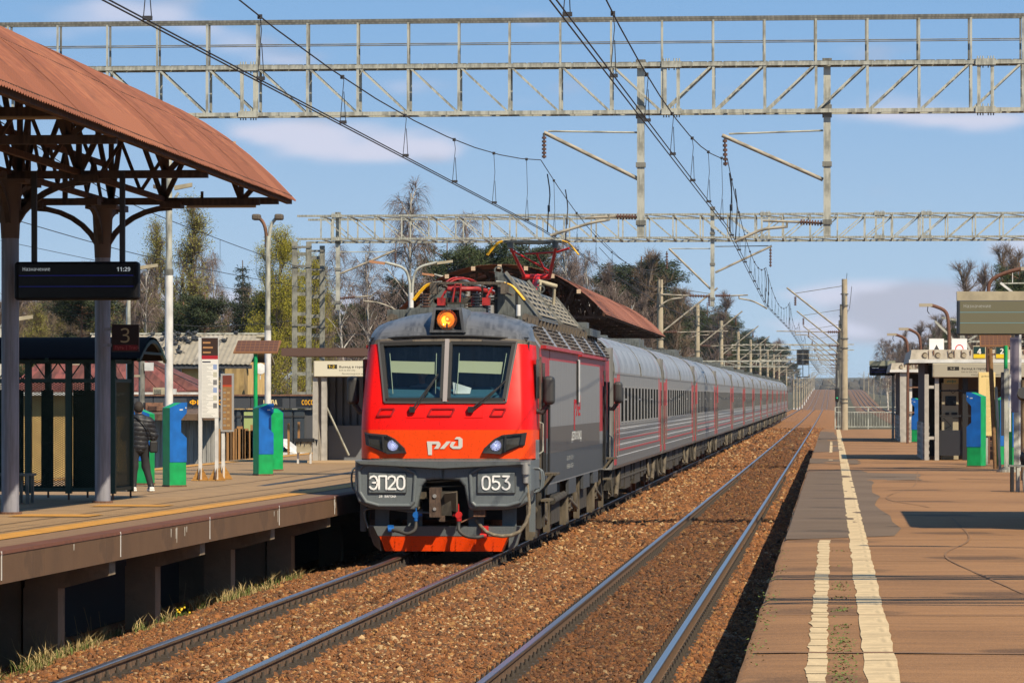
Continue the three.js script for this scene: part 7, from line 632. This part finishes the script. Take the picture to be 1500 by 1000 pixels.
  function tree(kind, x, z, H, label, ry, group, wide = 1) { const k = K[kind]; let t; if (!protos[kind]) { t = protos[kind] = thing(names[kind][0], label, kind === 'bush' ? 'bush' : 'tree'); k.tr.build('trunk', k.o.m, t); k.tw.build('crown', k.o.t, t, STUFF); if (k.lf.p.length) k.lf.build('buds', k.o.b, t, STUFF); } else { t = copy(protos[kind], label); delete t.userData.group; } if (group) t.userData.group = group; t.position.set(x, gnd(x, z), -z); t.scale.set(H / 12 * wide, H / 12, H / 12 * wide); t.rotation.y = ry; return t; }
  const byPix = (kind, u, v, z, label, wide, group, ry = u * .37) => { const p = at(u, v, z); return tree(kind, p.x, z, p.y - gnd(p.x, z), label, ry, group, wide); };
  // trees one can tell apart
  byPix('aspen', 262, 316, 205, 'tall budding olive tree rising behind the tall white lamp pole', .95); byPix('aspen', 228, 345, 215, 'budding olive tree left of the tallest one behind the lamp pole', .9, null, 2); byPix('birch', 300, 372, 212, 'bare birch between the budding tree and the dark spruce', .7); byPix('birch2', 322, 374, 225, 'thin drooping birch just left of the dark spruce', .7);
  byPix('spruce', 355, 381, 200, 'dark narrow spruce left of the yellow green tree', .95); byPix('willow', 412, 366, 196, 'yellow green budding tree left of the lattice leg', .8); byPix('willow', 462, 402, 215, 'yellow green budding tree just right of the lattice leg', .7, null, 1.2);
  byPix('pine2', 300, 428, 180, 'mid green pine low behind the corrugated roof', 1.0); byPix('pine', 268, 438, 185, 'dark pine low behind the lamp pole', 1.1); byPix('pine2', 120, 420, 200, 'mid green pine behind the black display board', 1.2); byPix('birch', 215, 398, 178, 'white stemmed birch beside the number 3 sign', .8, null, 2.5);
  byPix('birch', 601, 283, 232, 'tallest birch, its top above the second gantry', .95); byPix('birch2', 508, 362, 210, 'white stemmed birch between the lattice leg and the cab roof', .95); byPix('birch', 545, 372, 224, 'bare birch left of the double armed lamp post', .85, null, 3); byPix('birch2', 470, 384, 215, 'slender birch right beside the lattice leg', .7, null, 5); byPix('pine', 655, 352, 245, 'dark pine behind the folded pantograph', .95); byPix('pine', 720, 345, 250, 'broad dark pine behind the raised pantograph', 1.1, null, 2); byPix('pine2', 775, 350, 255, 'dark pine right of the raised pantograph', .95, null, 4); byPix('pine', 590, 402, 235, 'dark pine low behind the double armed lamp post', 1.0, null, 5.1);
  byPix('birch2', 690, 318, 262, 'bare birch standing above the pines by the second gantry', .9, null, 1.1); byPix('birch', 845, 352, 250, 'bare birch right of the pantograph above the far canopy', .9, null, 4.2); byPix('birch2', 872, 372, 240, 'drooping birch over the right slope of the far canopy', .9, null, .3); byPix('grey2', 905, 398, 255, 'bare greyish tree over the lower end of the far canopy', .95); byPix('grey', 975, 428, 262, 'round topped bare tree behind the canopy eave mast', 1.0); byPix('grey2', 945, 440, 280, 'bare greyish tree just left of the canopy eave mast', 1.0, null, 2.2);
  byPix('grey', 1462, 372, 300, 'bare tree behind the tallest curved lamp post', 1.0); byPix('pine', 1494, 384, 285, 'dark pine at the right image edge above the display', .9); byPix('grey2', 1432, 400, 330, 'bare greyish tree left of the tallest curved lamp post', 1.0, null, 3.1); byPix('grey', 1500, 366, 330, 'bare tree at the upper right image edge', 1.0, null, 5); byPix('grey2', 1330, 490, 620, 'bare tree farthest left over the right shelter roofs', 1.15); byPix('grey', 1402, 470, 420, 'bare tree between the curved lamp posts over the near shelter', 1.1, null, 1.4); byPix('grey2', 1372, 484, 520, 'bare greyish tree above the small white roof signs', 1.1, null, 2.9); byPix('grey', 1440, 440, 380, 'bare tree just behind the pale departures display', 1.1, null, .6); byPix('birch', 1302, 500, 700, 'round bare tree over the far black display on the right', 1.3); byPix('grey2', 1386, 496, 480, 'bare tree behind the crossed bracket steelwork', 1.2, null, 4.4); byPix('birch', 1418, 462, 400, 'bare birch between the left-arm curved lamp post and the pale display', 1.1, null, 2.2); byPix('birch2', 1478, 380, 310, 'drooping birch behind the slanted bracket tube', 1.0, null, 1.7); byPix('grey', 1446, 392, 340, 'bare tree just left of the tallest curved lamp post arm', 1.1, null, 4.1); byPix('pine2', 1352, 512, 560, 'mid green pine low over the right shelter roofs', 1.1);
  // the belt of trees behind the station and along the line, in look-alike groups
  SEED = 1234; const belt = (n, f, kinds, label, group) => { for (let k = 0; k < n; k++) { const [x, z, h] = f(k); tree(kinds[Math.floor(rnd(kinds.length))], x, z, h, label, rnd(6.3), group, rnd(.85, 1.15) * (z > 320 ? 1.3 : 1)); } };
  belt(22, (k) => { const z = rnd(203, 232), u = -5 + k * 10.5; return [Xat(u, z), z, rnd(6.6, 9.6)]; }, ['bush', 'bush', 'aspen', 'grey'], 'one of the tan leafless thickets behind the black display at the left', 'tan leafless thickets behind the black display');
  belt(40, (k) => { const z = rnd(215, 285), u = 10 + k * 6.4 + rnd(-6, 6); return [Xat(u, z), z, rnd(8.6, 11.4)]; }, ['grey', 'grey2', 'birch', 'grey', 'grey', 'pine2'], 'one of the bare trees massed behind the station houses at the left', 'bare trees massed behind the station houses');
  belt(40, (k) => { const z = rnd(245, 305), u = 280 + k * 17 + rnd(-6, 6); return [Xat(u, z), z, rnd(9, 12)]; }, ['birch', 'grey2', 'birch2', 'grey', 'pine'], 'one of the trees massed behind the lattice leg and locomotive roof', 'trees massed behind the locomotive roof');
  belt(22, (k) => { const z = rnd(184, 197), u = -10 + k * 24 + rnd(-8, 8); return [Xat(u, z), z, rnd(3.2, 5.6)]; }, ['bush', 'bush', 'pine2'], 'one of the low bushes around the station houses', 'low bushes around the station houses');
  belt(95, (k) => { const z = lerp(330, 1700, (k / 95) ** 1.25) + rnd(-10, 10); return [-rnd(17, 22 + z / 55), z, rnd(11, 14.5) + z / 170]; }, ['pine2', 'pine', 'grey', 'pine2', 'grey2', 'birch2'], 'one of the trees in the wood along the left of the line', 'trees of the wood left of the line');
  belt(22, (k) => { const z = 1050 + k * 120; return [-rnd(15, 60), z, rnd(10, 15)]; }, ['grey', 'grey2', 'pine'], 'one of the far trees left of the hill tracks', 'far trees left of the hill tracks');
  belt(64, (k) => { const z = lerp(380, 1500, (k / 64) ** 1.2); return [rnd(18.5, 24 + z / 80), z, rnd(10, 13) + z / 150]; }, ['grey', 'grey2', 'grey', 'pine'], 'one of the trees in the wood right of the far tracks', 'trees of the wood right of the far tracks');
  belt(16, (k) => [rnd(24, 90), 1300 + k * 130, rnd(9, 13)], ['grey', 'pine', 'grey2'], 'one of the far trees right of the hill', 'far trees right of the hill');
  // the far wood on the horizon, read as one mass
  { const g = new THREE.IcosahedronGeometry(1, 1), P = g.attributes.position; for (let k = 0; k < P.count; k++) { const s = .8 + .4 * hash(Math.round(P.getX(k) * 50), Math.round(P.getY(k) * 50), Math.round(P.getZ(k) * 50)); P.setXYZ(k, P.getX(k) * s, P.getY(k) * s, P.getZ(k) * s); } g.computeVertexNormals(); const im = new THREE.InstancedMesh(g, mat([.07, .062, .05], 1), 2600), o = new THREE.Object3D(); SEED = 77; for (let k = 0; k < 2600; k++) { const z = rnd(2500, 5200), x = rnd(-1, 1) * z * .3; o.position.set(x, rnd(2, 9) + sstep(3200, 6500, z) * 28, -z); o.scale.set(rnd(3, 7), rnd(5, 11), rnd(3, 7)); o.rotation.y = rnd(6); o.updateMatrix(); im.setMatrixAt(k, o.matrix); } im.name = 'far_woods'; im.userData = { kind: 'stuff', label: 'hazy wooded hills on the horizon', category: 'woods' }; scene.add(im); }
}
// ---------- people ----------
// bones are tapered capsules joined by a smooth minimum and meshed as one skin
function flesh(bones, k, lo, size, res, wob) {
  const n = res, mc = new MarchingCubes(n, new THREE.MeshStandardMaterial(), false, false, 200000), half = n / 2;
  const B = bones.map(([a, b, r0, r1, sx = 1]) => [V(...a), V(...b), r0, r1 ?? r0, sx]);
  const sd = (p) => { let e = 0; for (const [a, b, r0, r1, sx] of B) { const d = b.clone().sub(a), q = p.clone().sub(a); q.z *= sx; const L = d.lengthSq() || 1e-9, t = clamp(q.dot(d) / L, 0, 1), D = q.addScaledVector(d, -t).length() - lerp(r0, r1, t); e += Math.exp(-D / k); } let r = -k * Math.log(Math.max(e, 1e-30)); if (wob) r -= wob(p); return r; };
  const P = (x, y, z) => V(lo[0] + (x - 0) / n * size, lo[1] + y / n * size, lo[2] + z / n * size);
  for (let z = 0; z < n; z++) for (let y = 0; y < n; y++) for (let x = 0; x < n; x++) mc.field[x + y * n + z * n * n] = -sd(P(x, y, z));
  mc.isolation = 0; mc.update(); const c = mc.count, g = new THREE.BufferGeometry(), pos = new Float32Array(c * 3), nor = new Float32Array(c * 3), e = .004;
  for (let i = 0; i < c; i++) { const p = V((mc.positionArray[i * 3] * half + half) / n * size + lo[0], (mc.positionArray[i * 3 + 1] * half + half) / n * size + lo[1], (mc.positionArray[i * 3 + 2] * half + half) / n * size + lo[2]); pos.set([p.x, p.y, p.z], i * 3); const f = sd(p), nn = V(sd(p.clone().add(V(e, 0, 0))) - f, sd(p.clone().add(V(0, e, 0))) - f, sd(p.clone().add(V(0, 0, e))) - f).normalize(); nor.set([nn.x, nn.y, nn.z], i * 3); }
  g.setAttribute('position', new THREE.BufferAttribute(pos, 3)); g.setAttribute('normal', new THREE.BufferAttribute(nor, 3)); g.setAttribute('uv', new THREE.BufferAttribute(new Float32Array(c * 2), 2)); return g;
}
{ // local frame: facing -z (away from the camera), x right
  const z = 66.6, x = Xat(204, z), t = thing('person', 'person in a black puffer jacket, dark trousers and white soled shoes, seen from behind', 'person', [x, deckL(z), -z]); t.rotation.y = .35;
  // head, hands and neck: one skin with the body underneath
  const hand = (sx, w) => [[[sx * .15, 1.03, -.33], [sx * .12, 1.06, -.4], .034, .03], ...[0, 1, 2, 3].map((i) => [[sx * (.135 - i * .017), 1.06 + i * .012, -.4], [sx * (.115 - i * .017), 1.07 + i * .014, -.445 - w * (i === 1 || i === 2 ? .012 : 0)], .0105, .009]), [[sx * .14, 1.06, -.36], [sx * .085, 1.095, -.395], .0115, .0095]];
  const body = flesh([[[-.015, 1.50, -.055], [-.015, 1.56, -.06], .078, .075], [[-.015, 1.44, -.075], [-.015, 1.46, -.1], .055, .05], [[-.01, 1.32, -.01], [-.012, 1.42, -.035], .056, .05], [[-.085, 1.5, -.05], [-.1, 1.51, -.045], .016, .014], [[.055, 1.5, -.05], [.07, 1.51, -.045], .016, .014], [[-.015, 1.475, -.14], [-.015, 1.455, -.155], .012, .012], [[0, .9, 0], [0, 1.25, 0], .1, .11], ...[-1, 1].flatMap((s) => [[[s * .2, 1.14, -.08], [s * .16, 1.05, -.3], .045, .03]]), ...hand(-1, 1), ...hand(1, 1)], .01, [-.4, .82, -.6], .84, 92);
  mesh('body', body, M.skin, t);
  mesh('hair', flesh([[[-.015, 1.535, -.035], [-.015, 1.575, -.055], .083, .078], [[-.015, 1.505, -.01], [-.015, 1.54, -.02], .058, .068]], .02, [-.2, 1.38, -.22], .36, 40), M.hair, t);
  const puff = (p) => .011 * Math.pow(Math.abs(Math.sin((p.y + .1 * p.x) * Math.PI / .085)), .5);
  mesh('jacket', flesh([[[0, .83, .0], [0, 1.14, -.005], .155, .165, 1.25], [[0, 1.14, -.005], [0, 1.27, -.01], .165, .14, 1.2], [[-.13, 1.27, -.01], [.13, 1.27, -.01], .085, .085], [[-.01, 1.31, -.02], [-.01, 1.345, -.03], .078, .07], ...[-1, 1].flatMap((s) => [[[s * .185, 1.26, -.01], [s * .255, 1.02, -.04], .085, .075], [[s * .255, 1.02, -.04], [s * .165, 1.045, -.29], .075, .055]])], .022, [-.42, .68, -.46], .84, 84, puff), M.jacket, t);
  mesh('trousers', flesh([[[0, .84, 0], [0, .9, 0], .135, .13, 1.2], [[-.085, .82, 0], [-.1, .46, -.01], .092, .068], [[-.1, .46, -.01], [-.12, .1, .02], .068, .058], [[.085, .82, 0], [.12, .46, -.03], .092, .068], [[.12, .46, -.03], [.2, .1, .06], .068, .056]], .02, [-.42, .02, -.42], .98, 84), M.trousers, t);
  for (const [sx, zz] of [[-.12, .02], [.2, .06]]) { const s = mesh('shoe', flesh([[[sx, .06, zz + .06], [sx - .005, .055, zz - .12], .045, .04], [[sx, .09, zz + .03], [sx, .12, zz + .02], .045, .045]], .015, [sx - .15, -.02, zz - .22], .34, 36), M.black, t); const so = new MB(); so.add(new RoundedBoxGeometry(.1, .045, .3, 3, .02), new THREE.Matrix4().makeTranslation(sx, .024, zz - .03)); so.add(new RoundedBoxGeometry(.09, .05, .06, 2, .02), new THREE.Matrix4().makeTranslation(sx, .06, zz + .09)); so.build('sole', M.sole, s); }
  const bag = thing('shoulder_bag', 'small black bag hanging on a strap at the person\'s hip', 'bag', [0, 0, 0]); bag.position.copy(t.position); bag.rotation.y = .35; new MB().add(new RoundedBoxGeometry(.15, .22, .08, 3, .03), new THREE.Matrix4().makeTranslation(.24, .82, .1)).build('bag_body', M.black, bag); new MB().tube(new THREE.CatmullRomCurve3([V(.24, .92, .12), V(.15, 1.1, .165), V(.02, 1.28, .165), V(-.11, 1.37, .08), V(-.15, 1.37, -.02), V(-.1, 1.25, -.16)]).getPoints(18), .012, 5).build('strap', M.black, bag);
}
{ // the driver behind the left windscreen
  const t = thing('person', 'train driver seated dimly behind the left windscreen', 'person', [C1 - .52, rail(ZF) + 2.2, -ZF - 1.25]), s = 1;
  mesh('body', flesh([[[0, .95, .02], [0, 1.01, 0], .085, .08], [[0, .88, .05], [0, .9, .07], .05, .045], [[0, .76, 0], [0, .86, 0], .055, .05], [[0, .93, .1], [0, .915, .115], .014, .012], [[-.09, .95, .02], [-.1, .96, .02], .016, .014], [[.09, .95, .02], [.1, .96, .02], .016, .014], [[-.25, .42, .28], [-.22, .42, .38], .036, .03], [[.25, .42, .28], [.22, .42, .38], .036, .03], ...[-1, 1].flatMap((q) => [0, 1, 2, 3].map((i) => [[q * (.245 - i * .018), .42, .38], [q * (.24 - i * .018), .40, .45], .011, .009])), [[-.2, .43, .34], [-.17, .43, .39], .012, .01], [[.2, .43, .34], [.17, .43, .39], .012, .01], [[0, .2, -.1], [0, .6, -.02], .12, .13]], .014, [-.5, .02, -.5], 1.12, 88), M.skin, t);
  mesh('shirt', flesh([[[0, .15, -.05], [0, .5, -.02], .16, .17, 1.2], [[0, .5, -.02], [0, .66, 0], .17, .13, 1.2], [[-.15, .66, 0], [.15, .66, 0], .085, .085], ...[-1, 1].flatMap((q) => [[[q * .2, .64, 0], [q * .27, .4, .08], .075, .06], [[q * .27, .4, .08], [q * .245, .42, .27], .058, .045]])], .025, [-.5, -.02, -.5], 1.0, 72), mat([.20, .22, .25], .8), t);
  mesh('hair', flesh([[[0, .99, -.02], [0, 1.03, -.01], .09, .082]], .02, [-.2, .82, -.2], .4, 36), M.hair, t);
  mesh('trousers', flesh([[[0, .1, -.05], [0, .14, -.05], .16, .15, 1.2], [[-.1, .1, 0], [-.13, .12, .38], .085, .07], [[.1, .1, 0], [.13, .12, .38], .085, .07]], .02, [-.45, -.35, -.4], .95, 60), M.trousers, t);
}
renderer.render(scene, camera);
